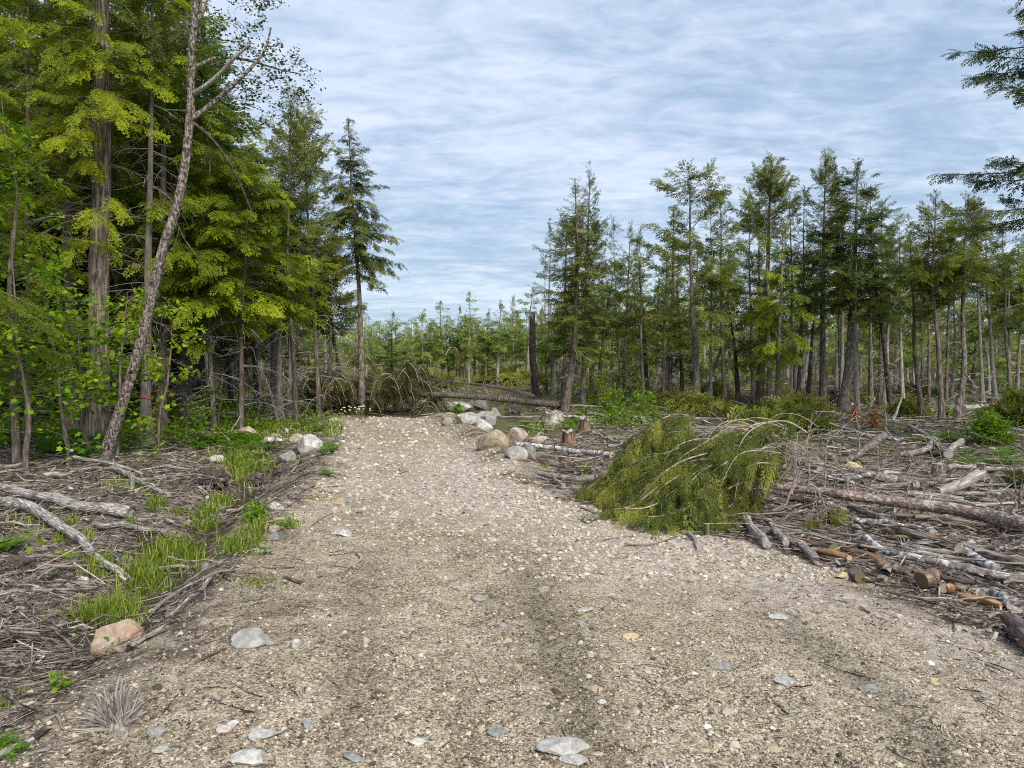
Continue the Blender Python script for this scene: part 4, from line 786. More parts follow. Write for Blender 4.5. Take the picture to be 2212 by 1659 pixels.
# unlabelled-by-eye look-alikes: bare sticks and logs in the slash
r = np.random.RandomState(77)
for i in range(330):
    side = i % 3
    X, Y = (r.uniform(1950, 3050), r.uniform(1250, 1900)) if side < 2 else (r.uniform(-50, 620), r.uniform(1330, 1980))
    if i % 5 == 0 and side < 2: X, Y = r.uniform(1500, 3000), r.uniform(1190, 1330)
    g = G(X, Y)
    if road_d(g[0], g[1]) < 0.12: continue
    L = r.uniform(0.35, 1.5); a = (r.normal(-0.35, 0.5) if side < 2 else r.normal(-0.4, 0.7)); rr = 0.006 + 0.034 * r.rand() ** 1.8; rz = r.uniform(0.0, 0.22)
    d = np.array([math.cos(a), math.sin(a), r.normal(0, .10)])
    Q = g + np.outer(np.linspace(-.5, .5, 9), d) * L + r.randn(9, 3) * 0.012; Q[:, 2] = np.maximum(Q[:, 2] + rz * .6, H(Q[:, 0], Q[:, 1]) + rr * .7)
    if np.any(road_d(Q[:, 0], Q[:, 1]) < -0.1) or (side == 2 and (L > 1.0 or rr > .022)): continue
    mb = MB(); o0 = Q[0]; ax = Vector(Q[-1] - Q[0]).normalized(); M = np.array(ax.to_track_quat('Z', 'Y').to_matrix())
    tubes(mb, [(Q - o0) @ M], [rr * np.linspace(1, .6, 9) * (1 + .1 * r.randn(9))], 8)
    o = mb.build('branch', [B_WEA, B_WEA, B_PALE, B_WEA, B_MID, B_BIR, B_GREY, B_GREY][r.randint(8)], smooth=True); o.matrix_world = Matrix.Translation(o0) @ Matrix(M.tolist()).to_4x4()
    if side < 2: tag(o, 'one of many bare sticks lying jumbled in the slash right of the road', 'branch', 'bare sticks in the slash on the right')
    else: tag(o, 'one of many bare sticks lying jumbled on the cleared ground left of the ditch', 'branch', 'bare sticks on the cleared ground on the left')

# stumps
def stump(reg, x, y, w, h, m, label, top=CUT_G, jag=0.3, seed=1):
    X, Y = src(reg, x, y); g = G(X, Y); s = g[1] / FS / REG[reg][2]; rw = w * s / 2; hh = h * s; r = np.random.RandomState(seed)
    S, K = 28, 12; an = np.arange(S) / S * 6.283; t = np.linspace(0, 1, K)[:, None]
    fl = 1 + 0.55 * (1 - t) ** 3 * (1 + 0.8 * vnoise(np.cos(an) * 2.5 + seed, np.sin(an) * 2.5)[None])
    rad = rw * 0.9 * fl * (1 + 0.10 * vnoise(an * 3, seed)[None])
    top_j = jag * hh * (0.4 * vnoise(np.cos(an) * 3 + 5, np.sin(an) * 3 + seed) + 0.3 * r.rand(S))
    V = np.stack([rad * np.cos(an), rad * np.sin(an), -0.05 + t * (hh + 0.05) + t ** 3 * top_j[None]], -1)
    j = np.arange(K - 1)[:, None] * S; q = np.arange(S)[None]; q2 = (q + 1) % S
    mb = MB(); mb.add(V.reshape(-1, 3), np.stack([j + q, j + q2, j + S + q2, j + S + q], -1).reshape(-1, 4))
    q = np.arange(S); mb.add(np.concatenate([V[-1], [[0, 0, hh * 0.95]]]), np.stack([q, (q + 1) % S, np.full(S, S)], -1), .5, 1)
    return tag(mb.build('stump', [m, top], smooth=True, loc=tuple(g)), label, 'stump')
stump('P', 770, 395, 80, 78, B_RED, 'reddish broken stump behind the white log, upper one', jag=.5, seed=2)
stump('P', 655, 492, 100, 88, B_RED, 'reddish brown rotten stump behind the white log, lower one', jag=.5, seed=3)
stump('P', 1650, 1150, 40, 84, B_TAN, 'small tan cut stump standing by the lower edge of the fallen spruce', CUT_T, jag=.05, seed=4)
stump('P', 545, 345, 150, 72, R_LICH, 'pale lichened old stump right of the boulders at the road end', R_LICH, jag=.6, seed=5)
stump('Q', 1435, 560, 90, 100, B_GREY, 'grey cut stump in the slash, left of the tilted board like log', jag=.08, seed=6)
stump('Q', 1712, 560, 60, 105, B_GREY, 'narrow grey cut stump right of the tilted board like log', jag=.08, seed=7)
stump('Q', 1795, 80, 80, 45, B_MID, 'low cut stump far back at the right among old logs', jag=.1, seed=8)
stump('O', 930, 1510, 18, 50, B_PALE, 'small pale broken stump far back between the right hand trunks', jag=.4, seed=9)
# splintered root wood at the lower left
g = G(*src('L', 580, 1465)); root = empty('splintered_stump', tuple(g), 'fan of bleached splintered wood sticking out of the lower left verge', 'stump')
r = np.random.RandomState(5); n = 210; s = g[1] / FS / 1.659
a = r.uniform(math.radians(50), math.radians(172), n); L = r.uniform(100, 290, n) * s * (0.75 + 0.25 * np.sin(a)); t = np.linspace(0, 1, 5)
b0 = np.stack([r.uniform(-55, 35, n) * s, r.uniform(-30, 40, n) * s, np.zeros(n)], -1)
dd = np.stack([np.cos(a), 0.25 * r.randn(n) + 0.1, np.sin(a) * 0.85], -1)
P = b0[:, None] + dd[:, None] * (t[None, :, None] * L[:, None, None]); P[..., 2] -= (t ** 2)[None] * (np.abs(np.cos(a)) * L * .35)[:, None]; P[..., 2] = np.maximum(P[..., 2], 0.005)
mb = MB(); tubes(mb, P, (r.uniform(2.5, 7.5, n) * s)[:, None] * np.array([1, 1, .9, .7, .15]), 4, np.clip(.75 + .3 * r.randn(n), 0, 1.3)); mb.build('splinters', B_PALE, parent=root)
mb = MB(); V, F = ICO3; mb.add(V * np.array([62, 50, 48]) * s * (1 + .2 * fbm(V[:, 0] * 3, V[:, 1] * 3, V[:, 2] * 3)[:, None]), F); mb.build('root_base', B_PALE, parent=root, smooth=True)
# dark root masses
for reg, x, y, w, h, sd_, lab in (('W', 2010, 1270, 210, 330, 1, 'dark upturned root plate at the forest edge behind the ferns'), ('L', 1000, 305, 190, 110, 2, 'brown mound of soil and hanging roots beside the ditch'),
                             ('L', 1365, 245, 130, 55, 3, 'dark rotten wood lump below the slanting grey boulder'), ('O', 340, 1570, 130, 75, 4, 'dark upturned root mass behind the right hand trunks'),
                             ('M', 1730, 915, 130, 100, 5, 'brown rotten root lump below the fallen trunk'), ('V', 430, 560, 240, 130, 8, 'dark undercut lip of roots along the ditch bank'), ('P', 1010, 215, 150, 70, 6, 'dark brown root heap behind the green saplings'), ('L', 40, 745, 190, 110, 7, 'dark root mound at the left edge above the fern')):
    X, Y = src(reg, x, y); g = G(X, Y); s = g[1] / FS / REG[reg][2]; V, F = ICO4; n_ = fbm(V[:, 0] * 2.5 + sd_, V[:, 1] * 2.5, V[:, 2] * 2.5, 5)
    mb = MB(); mb.add(V * np.array([w / 2, w / 2.6, h / 1.9]) * s * (0.9 + .28 * n_[:, None]) + [0, w / 3 * s, h * 0.35 * s], F)
    e = empty('root_mound', tuple(g), lab, 'root mass'); mb.build('soil', R_DARK, parent=e)
    r = np.random.RandomState(sd_); n = 60; dd = norm(r.randn(n, 3) * [1, .8, .7] + [0, -.5, .1]); st = dd * np.array([w / 2.3, w / 3, h / 2.3]) * s + [0, w / 3.4 * s, h * .38 * s]
    t = np.linspace(0, 1, 5); L = r.uniform(.1, .4, n) * w * s; d2 = norm(dd + .7 * r.randn(n, 3)); P = st[:, None] + d2[:, None] * (t[None, :, None] * L[:, None, None]) + r.randn(n, 5, 3) * .015 * w * s; P[..., 2] -= (t ** 2)[None] * L[:, None] * .7; P[..., 2] = np.maximum(P[..., 2], -.02)
    mb = MB(); tubes(mb, P, (r.uniform(.006, .016, n) * w * s)[:, None] * np.linspace(1, .3, 5), 4, .35 + .3 * r.rand(n)); mb.build('roots', B_TWIG, parent=e)
# ------------------------------------------------------------------ trees
def crown_geo(mb, curve, r, c0, c1, R, nb, tpl, spl, spd, e0, e1, droop, up, style, leafmi=1, prof=None, tint0=0.5, br=0.010, thin=1.0, az=None, tmin=0.25, top=True, trunkr=None):
    """branches with leaf sprays round a trunk curve (K,3); returns nothing, fills mb (0 bark, 1 leaf)"""
    K = len(curve); s = np.sort(r.rand(nb) ** .8) if style != 'fir' else np.repeat(np.linspace(0, 1, max(3, nb // 5)), 5)[:nb] + .012 * r.randn(min(nb, max(3, nb // 5) * 5))
    s = np.clip(s, 0, 1); nb = len(s); hf = c0 + (c1 - c0) * s; u = hf * (K - 1); i = np.clip(u.astype(int), 0, K - 2); f = (u - i)[:, None]
    p0 = curve[i] * (1 - f) + curve[i + 1] * f
    pr = prof(s) if prof else (1 - s) ** 0.75 * (0.55 + 0.45 * sstep(0, .25, s))
    L = R * np.maximum(pr, 0.11) * (0.55 + 0.6 * r.rand(nb)) * np.where(r.rand(nb) < 0.12, 1.25, 1)
    a = r.rand(nb) * 6.283 if az is None else az[0] + az[1] * r.randn(nb)
    e = np.radians(e0 + (e1 - e0) * s + 9 * r.randn(nb))
    dh = np.stack([np.cos(a), np.sin(a), 0 * a], -1); side = np.stack([-np.sin(a), np.cos(a), 0 * a], -1)
    wob = r.randn(nb) * 0.12
    def cur(b, t):
        z = np.sin(e[b]) * L[b] * t - droop * L[b] * t ** 2 + up * L[b] * t ** 3
        return p0[b] + dh[b] * (np.cos(e[b]) * L[b] * t)[..., None] + side[b] * (wob[b] * L[b] * t ** 2)[..., None] + np.stack([0 * z, 0 * z, z], -1)
    t = np.linspace(0, 1, 6); bi = np.arange(nb)
    P = np.stack([cur(bi, np.full(nb, tt)) for tt in t], 1)
    tubes(mb, P, (br * (0.35 + 0.65 * L / max(R, .1)))[:, None] * np.linspace(1, .25, 6)[None], 4, 0.35 + 0.3 * r.rand(nb), 0)
    m = np.maximum(2, (L * spd * (0.8 + .4 * r.rand(nb)))).astype(int); b = np.repeat(bi, m); M = len(b)
    tt = tmin + (1 - tmin) * r.rand(M) ** 0.8
    first = np.concatenate([[True], b[1:] != b[:-1]]); tt[first] = 1.0
    p = cur(b, tt); dt = norm(cur(b, np.minimum(tt, .98) + .02) - cur(b, np.minimum(tt, .98)))
    sg = np.where(r.rand(M) < .5, 1, -1.0) * (0.25 + 0.75 * (1 - first)); w = np.radians(48 + 16 * r.randn(M)) * sg * (1.1 - .6 * tt)
    lat = norm(np.cross(dt, [0, 0, 1.0]))
    d = dt * np.cos(w)[:, None] + lat * np.sin(w)[:, None]
    dz = {'hemlock': -0.22, 'cedar': -0.1, 'fir': 0.0, 'hang': -0.9}[style]; jz = {'hemlock': .22, 'cedar': .45, 'fir': .15, 'hang': .25}[style]
    d[:, 2] += dz + jz * r.randn(M); d = norm(d)
    upv = np.array([0, 0, 1.0]) + ({'hemlock': .45, 'cedar': .8, 'fir': .3, 'hang': .9}[style]) * r.randn(M, 3)
    X, Y, Z = frames(d, upv)
    sl = spl * (0.65 + 0.6 * r.rand(M)) * (1.15 - .45 * tt) * np.clip(L[b] / (spl * 1.4), .45, 1)
    bt = 0.15 * r.randn(nb)
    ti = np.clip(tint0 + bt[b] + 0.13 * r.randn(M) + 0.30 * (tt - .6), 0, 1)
    k = r.randint(0, len(tpl), M)
    for q in range(len(tpl)):
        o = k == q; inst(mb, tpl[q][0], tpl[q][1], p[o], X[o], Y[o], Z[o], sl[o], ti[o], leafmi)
    if top:
        M2 = 14; zz_ = r.rand(M2) * spl * 1.6; X, Y, Z = frames(norm(np.array([0, 0, 1.0]) + .5 * r.randn(M2, 3)), r.randn(M2, 3)); inst(mb, tpl[0][0], tpl[0][1], np.repeat(curve[-1:] - [0, 0, spl * .15], M2, 0) - np.outer(zz_, [0, 0, 1]), X, Y, Z, spl * (.3 + .35 * zz_ / spl), np.clip(tint0 + .1 * r.randn(M2), 0, 1), leafmi)
def dead_geo(mb, curve, r, f0, f1, n, L, br=0.008, sub=4, el=(-25, 20), az=None):
    K = len(curve); u = r.uniform(f0, f1, n) * (K - 1); i = np.clip(u.astype(int), 0, K - 2); f = (u - i)[:, None]; p0 = curve[i] * (1 - f) + curve[i + 1] * f
    a = r.rand(n) * 6.283 if az is None else az[0] + az[1] * r.randn(n); e = np.radians(r.uniform(el[0], el[1], n)); l = L * (0.3 + .8 * r.rand(n)); t = np.linspace(0, 1, 6)
    d = np.stack([np.cos(a) * np.cos(e), np.sin(a) * np.cos(e), np.sin(e)], -1); P = p0[:, None] + d[:, None] * (t[None, :, None] * l[:, None, None])
    P += np.cumsum(r.randn(n, 6, 3), 1) * (l * .022)[:, None, None]; P[..., 2] -= (t ** 2)[None] * (l * r.uniform(-.05, .35, n))[:, None]; P[:, 0] = p0
    tubes(mb, P, br * (.5 + .8 * r.rand(n))[:, None] * np.linspace(1, .3, 6), 4, np.clip(.7 + .25 * r.randn(n), 0, 1.2))
    b = np.repeat(np.arange(n), sub); m = len(b); k = r.randint(1, 5, m); q = P[b, k]; dd = norm((P[b, k + 1] - q) + l[b][:, None] * .16 * r.randn(m, 3)); ll = l[b] * r.uniform(.12, .4, m); t = np.linspace(0, 1, 4)
    Q = q[:, None] + dd[:, None] * (t[None, :, None] * ll[:, None, None]) + r.randn(m, 4, 3) * (ll * .04)[:, None, None]; Q[..., 2] -= (t ** 2)[None] * (ll * .3)[:, None]; Q[:, 0] = q
    tubes(mb, Q, br * .45 * np.linspace(1, .4, 4)[None] * np.ones((m, 1)), 3, np.clip(.7 + .25 * r.randn(m), 0, 1.2))
def trunk_geo(mb, curve, rad, seed, S=12, flare=0.5, rough=0.07, tip=0.22, flen=0.10, broken=False):
    K = len(curve); t = np.linspace(0, 1, K); an = np.arange(S) / S * 6.283
    R = rad * (1 - (1 - tip) * t) * (1 + flare * np.exp(-t / flen * 3)) ; T = norm(np.gradient(curve, axis=0)); A = norm(np.cross(T, [0.02, 1, 0])); B = np.cross(T, A)
    lob = 1 + rough * vnoise(np.cos(an)[None] * 2 + seed, np.sin(an)[None] * 2, (t * 14)[:, None]) + 0.35 * flare * np.exp(-t / flen * 4)[:, None] * vnoise(np.cos(an)[None] * 2.4 + seed, np.sin(an)[None] * 2.4)
    V = curve[:, None] + (R[:, None] * lob)[..., None] * (np.cos(an)[None, :, None] * A[:, None] + np.sin(an)[None, :, None] * B[:, None])
    if broken: V[-1, :, 2] += rad * 2.5 * np.random.RandomState(seed).rand(S)
    V[0, :, 2] -= 0.25
    j = np.arange(K - 1)[:, None] * S; q = np.arange(S)[None]; q2 = (q + 1) % S; mb.add(V.reshape(-1, 3), np.stack([j + q, j + q2, j + S + q2, j + S + q], -1).reshape(-1, 4), .5)
    q = np.arange(S); mb.add(np.concatenate([V[-1], [curve[-1]]]), np.stack([q, (q + 1) % S, np.full(S, S)], -1), .5)
ST = {  # style: leaf template, material, spray length, sprays per metre, elevation low/high, droop, up, key
 'hemlock': dict(tpl=SP_MID, lm=M_HEM, spl=.42, spd=18, e0=-8, e1=28, droop=.28, up=.05, style='hemlock'),
 'cedar': dict(tpl=SP_CEDAR, lm=M_CED, spl=.33, spd=21, e0=4, e1=50, droop=.25, up=.25, style='cedar'),
 'fir': dict(tpl=SP_MID, lm=M_FIR, spl=.36, spd=18, e0=-12, e1=28, droop=.10, up=.12, style='fir'),
 'far': dict(tpl=SP_FAR, lm=M_FARL, spl=.42, spd=15, e0=-5, e1=40, droop=.2, up=.1, style='hemlock'),
 'farcedar': dict(tpl=SP_FAR, lm=M_CED, spl=.38, spd=17, e0=0, e1=50, droop=.2, up=.2, style='cedar'),
 'farfir': dict(tpl=SP_FAR, lm=M_FIR, spl=.34, spd=16, e0=-10, e1=30, droop=.1, up=.1, style='fir')}
def tree(loc, curve, rad, st, label, seed, bark=B_MID, crown=(.35, 1), R=1.2, nb=46, dead=(0, .1, .4, .8), name='cedar_tree', cat='tree', group=None, tint0=.5, extra=None, tmin=None, az=None, daz=None, prof=None, over={}, flare=.5, S=12, del_=(-25, 20), top=True, broken=False, lm=None, deadmat=None, tip=.07, rough=.07, dbr=.008):
    r = np.random.RandomState(seed); e = empty(name, tuple(loc), label, cat, group)
    mb = MB(); trunk_geo(mb, curve, rad, seed, S, flare, broken=broken, tip=tip, rough=rough); mb.build('trunk', bark, parent=e, smooth=True)
    if st:
        p = dict(ST[st]); p.update(over); l = p.pop('lm'); l = lm or l; mb = MB()
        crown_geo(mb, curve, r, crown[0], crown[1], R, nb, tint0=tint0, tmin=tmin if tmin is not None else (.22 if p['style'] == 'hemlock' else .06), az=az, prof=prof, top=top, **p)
        if extra: extra(mb, curve, r)
        mb.build('crown', [bark, l], parent=e)
    if dead[0]:
        if dead[0] <= 8:
            for _ in range(dead[0]): mb = MB(); dead_geo(mb, curve, r, dead[1], dead[2], 1, dead[3], el=del_, az=daz, br=dbr); mb.build('bare_branch', deadmat or B_PALE, parent=e)
        else: mb = MB(); dead_geo(mb, curve, r, dead[1], dead[2], dead[0], dead[3], el=del_, az=daz, br=dbr); mb.build('bare_branches', deadmat or B_PALE, parent=e)
    return e
def tcurve(reg, pts, depth=None, K=22, lift=0):
    """trunk curve through image points, from the base up, at one depth; returns ground point and local curve"""
    X, Y = src(reg, *pts[0]); g = G(X, Y) if depth is None else None
    d = g[1] if depth is None else depth
    P = np.array([at_depth(*src(reg, x, y), d) for x, y in pts]); gz = float(H(P[0, 0], d)); P[0, 2] = gz if depth is not None else gz
    C = resample(P, K); b = C[0].copy(); return b, C - b
def T(reg, pts, wpx, st, label, seed, depth=None, dy=0.0, **kw):
    X, Y = src(reg, *pts[0]); d = depth or G(X, Y)[1]
    b, c = tcurve(reg, pts, depth, kw.pop('K', 22)); c = c.copy(); t = np.linspace(0, 1, len(c)); c[:, 1] += dy * t; c[:, 2] *= 1 + dy / d * t * .2
    c[1:] += 0.012 * c[-1, 2] * 0.4 * np.stack([vnoise(t * 5, seed), vnoise(t * 5, seed + 50), 0 * t], -1)[1:] * np.sin(t[1:, None] * 3.14)
    rad = wpx / REG[reg][2] / FS * d / 2
    return tree(b, c, rad, st, label, seed, **kw)
# --- right-hand stand (coordinates in D, the whole picture)
T('D', [(1160, 862), (1150, 770), (1150, 692)], 17, 'hemlock', 'dark broken snag with one leafy arm at the left end of the right hand stand', 101, bark=B_DARK, crown=(.35, .8), R=1.1, nb=9, name='dead_snag', cat='snag', broken=True, tip=.7, top=False, az=(3.0, .5), tint0=.45)
T('D', [(1181, 850), (1178, 700), (1178, 545)], 5, None, 'thin bare reddish dead pole tree left of the tall double spired pair', 102, bark=B_MID, dead=(22, .3, 1, .5), name='dead_tree')
T('D', [(1196, 855), (1187, 700), (1188, 472)], 8, 'cedar', 'thin cedar with a wispy top just left of the tall double spired pair', 103, bark=B_PALE, crown=(.55, 1), R=.75, nb=26, dead=(14, .2, .6, .5))
T('D', [(1220, 888), (1238, 780), (1248, 600), (1242, 388)], 18, 'fir', 'tall dark fir with layered branches, left one of the double spired pair', 104, bark=B_MID, crown=(.28, 1), R=1.25, nb=110, dead=(14, .1, .4, .8), name='fir_tree', tint0=.55, lm=M_CED)
T('D', [(1258, 880), (1265, 700), (1275, 364)], 13, 'cedar', 'tallest pointed cedar, right one of the double spired pair', 105, bark=B_MID, crown=(.25, 1), R=1.25, nb=95, dead=(14, .1, .3, .8))
T('D', [(1290, 872), (1305, 700), (1330, 560)], 11, 'cedar', 'short cedar close right of the double spired pair', 106, bark=B_MID, crown=(.3, 1), R=1.1, nb=60, dead=(12, .1, .4, .7), over=dict(droop=.4))
T('D', [(1345, 855), (1352, 700), (1362, 486)], 10, 'cedar', 'medium cedar with a rounded ragged top right of the pair', 107, bark=B_GREY, crown=(.25, 1), R=1.15, nb=62, dead=(14, .05, .4, .8))
T('D', [(1313, 866), (1322, 800), (1334, 735)], 7, None, 'short pale leaning dead pole above the green saplings', 108, bark=B_PALE, name='dead_tree', dead=(3, .3, .9, .3))
T('D', [(1398, 862), (1390, 700), (1378, 545)], 12, 'hemlock', 'dark stemmed tree with low green boughs between the medium cedar and the wide armed one', 109, bark=B_DARK, crown=(.15, 1), R=1.2, nb=55, dead=(16, .05, .4, .8), lm=M_CED, name='hemlock_tree')
T('D', [(1432, 850), (1435, 700), (1440, 560)], 9, 'cedar', 'slim cedar just behind and left of the wide armed tree', 110, bark=B_MID, crown=(.3, 1), R=1.0, nb=45, dead=(10, .1, .4, .7), depth=26)
T('D', [(1505, 890), (1502, 740), (1492, 600), (1490, 385)], 17, 'hemlock', 'wide armed tree with open upswept branches and a flat ragged top', 111, bark=B_GREY, crown=(.30, 1), R=1.75, nb=52, dead=(12, .15, .4, 1), name='hemlock_tree', over=dict(e0=5, e1=38, droop=.1, lm=M_CED), prof=lambda s: .75 + .35 * np.sin(s * 3.1 + .4) - .35 * s ** 4, tint0=.62)
T('D', [(1475, 868), (1470, 760), (1462, 610)], 10, 'cedar', 'dark low crowned cedar left of the wide armed tree', 112, bark=B_DARK, crown=(.2, 1), R=1.0, nb=50, dead=(10, .1, .4, .8))
T('D', [(1522, 866), (1538, 810), (1558, 752)], 9, None, 'pale leaning broken dead trunk right of the wide armed tree', 113, bark=B_PALE, name='dead_tree', broken=True, tip=.6)
T('D', [(1597, 855), (1580, 770), (1548, 645)], 10, None, 'pale pole leaning to the left among the dark cedars', 114, bark=B_PALE, name='dead_tree', dead=(6, .3, 1, .5))
T('D', [(1566, 850), (1560, 700), (1556, 418)], 11, 'cedar', 'narrow cedar with a thin see through top right of the wide armed tree', 115, bark=B_MID, crown=(.35, 1), R=1.05, nb=62, dead=(14, .1, .4, .8), depth=25)
T('D', [(1595, 862), (1590, 760), (1570, 640)], 12, 'cedar', 'dark short tree with drooping boughs behind the leaning pale pole', 116, bark=B_DARK, crown=(.3, 1), R=1.1, nb=55, dead=(10, .1, .4, .8), depth=26)
T('D', [(1640, 872), (1652, 700), (1660, 520), (1668, 345)], 18, 'cedar', 'big dark crowned cedar with a broad bushy top, centre of the right hand stand', 117, bark=B_MID, crown=(.34, 1), R=1.5, nb=98, dead=(20, .15, .5, 1), prof=lambda s: .85 - .7 * s ** 4.5, tint0=.5)
T('D', [(1662, 878), (1660, 700), (1655, 500)], 12, 'hemlock', 'slim tree with bright green boughs touching the big dark crowned cedar', 118, bark=B_GREY, crown=(.15, .9), R=1.0, nb=34, name='hemlock_tree', tint0=.5)
T('D', [(1678, 876), (1684, 700), (1692, 470)], 12, 'hemlock', 'tree with bright yellow green boughs right of the big dark crowned cedar', 119, bark=B_GREY, crown=(.25, .95), R=1.35, nb=46, name='hemlock_tree', tint0=.62, depth=22.5)
T('D', [(1744, 865), (1752, 760), (1765, 620)], 12, 'cedar', 'leaning cedar with a thin crown behind the bright boughs', 120, bark=B_MID, crown=(.5, 1), R=.9, nb=34, dead=(12, .1, .6, .8), depth=25)
T('D', [(1777, 878), (1775, 700), (1780, 500), (1784, 332)], 15, 'cedar', 'tallest pointed cedar in the middle of the right hand stand, on a straight brown trunk', 121, bark=B_MID, crown=(.34, 1), R=1.3, nb=98, dead=(22, .15, .5, .9), prof=lambda s: .85 - .72 * s ** 2.2)
T('D', [(1820, 888), (1834, 780), (1846, 600), (1852, 352)], 20, 'fir', 'stout fir with a dense dark top leaning right above a flared grey base', 122, bark=B_GREY, crown=(.46, 1), R=1.45, nb=120, dead=(22, .2, .6, .9), name='fir_tree', tint0=.6, flare=1.2, prof=lambda s: .95 - .05 * s - .78 * s ** 2)
T('D', [(1852, 892), (1848, 780), (1850, 560)], 13, 'cedar', 'pale stemmed cedar standing right against the stout fir', 123, bark=B_PALE, crown=(.6, 1), R=1.0, nb=30, dead=(12, .2, .6, .7))
T('D', [(1926, 892), (1912, 780), (1894, 640), (1880, 470)], 13, 'fir', 'dark stemmed tree leaning left with dark boughs right of the stout fir', 124, bark=B_DARK, crown=(.5, 1), R=1.4, nb=62, dead=(16, .1, .5, .8), name='fir_tree', tint0=.65)
T('D', [(1950, 868), (1945, 700), (1942, 455)], 9, 'cedar', 'thin pale stemmed cedar with a small top right of the leaning dark tree', 125, bark=B_PALE, crown=(.6, 1), R=.9, nb=38, dead=(16, .1, .6, .8), depth=26)
T('D', [(1992, 905), (1978, 780), (1970, 640), (1966, 500)], 12, 'cedar', 'gently curved cedar, left one of three slim trees on the right', 126, bark=B_DARK, crown=(.45, 1), R=1.1, nb=50, dead=(16, .1, .5, .8))
T('D', [(2035, 910), (2028, 780), (2016, 620), (2022, 412)], 13, 'cedar', 'slim cedar with a tall airy top, middle one of three slim trees on the right', 127, bark=B_MID, crown=(.5, 1), R=1.05, nb=68, dead=(18, .1, .5, .8))
T('D', [(2064, 910), (2084, 800), (2078, 640), (2092, 420)], 14, 'cedar', 'crooked cedar with a pointed airy top, right one of three slim trees on the right', 128, bark=B_GREY, crown=(.5, 1), R=1.25, nb=72, dead=(18, .1, .5, .8))
T('D', [(2150, 868), (2140, 740), (2130, 560), (2130, 450)], 10, 'cedar', 'grey stemmed cedar with long bare arms near the right edge', 129, bark=B_PALE, crown=(.55, 1), R=1.1, nb=46, dead=(24, .1, .6, 1.1))
T('D', [(2182, 850), (2178, 700), (2180, 560)], 8, 'hemlock', 'green crowned tree at the right edge behind the bare armed cedar', 130, bark=B_PALE, crown=(.5, 1), R=1.4, nb=40, dead=(12, .1, .5, .8), name='hemlock_tree', depth=27, tint0=.4)
T('D', [(2196, 848), (2206, 700), (2214, 500)], 9, 'hemlock', 'leaning pale stemmed tree cut by the right edge of the picture', 131, bark=B_PALE, crown=(.5, 1), R=1.5, nb=46, dead=(12, .1, .5, .8), name='hemlock_tree', depth=28, tint0=.4)
r_ = np.random.RandomState(31)
for k, (x, ty, d_) in enumerate([(1225, 470, 26), (1325, 470, 27), (1382, 500, 26), (1455, 450, 27), (1535, 430, 26), (1618, 400, 25.5), (1640, 380, 26.5), (1705, 420, 26), (1738, 400, 25), (1808, 380, 26), (1822, 420, 25.5), (1880, 400, 25), (1905, 440, 26), (1930, 500, 25), (2005, 470, 26), (2055, 450, 26.5), (2110, 440, 26), (2165, 480, 26), (2235, 470, 25), (2300, 440, 26)]):
    ln_ = r_.uniform(-22, 22)
    T('D', [(x + ln_, 862), (x + ln_ * .4, 700), (x, ty)], r_.uniform(7, 11), 'cedar', 'one of the airy slim cedars between the front trees of the right hand stand', 700 + k, depth=d_, bark=[B_MID, B_PALE, B_GREY][k % 3], crown=(r_.uniform(.32, .5), 1), R=r_.uniform(.8, 1.1), nb=int(r_.uniform(38, 56)), dead=(18, .1, .55, .9), S=8, group='airy cedars between the front trees on the right', tint0=r_.uniform(.4, .7), prof=(lambda s: .85 - .7 * s ** 2.5), over=dict(spd=18))
# big spruce at the right edge, only its arms reach into the picture
T('D', [(2400, 960), (2370, 500), (2350, -120), (2345, -420)], 34, 'hemlock', 'large dark conifer whose long upswept arms reach in at the upper right edge', 132, depth=13.5, bark=B_DARK, crown=(.36, 1), R=2.5, nb=140, name='hemlock_tree', over=dict(tpl=SP_MID, lm=M_FIR, spl=.34, spd=21, e0=-4, e1=30, droop=.05, up=.08, br=.02), tint0=.5, prof=lambda s: (1.02 - .80 * s), dead=(20, .15, .35, 1.5))
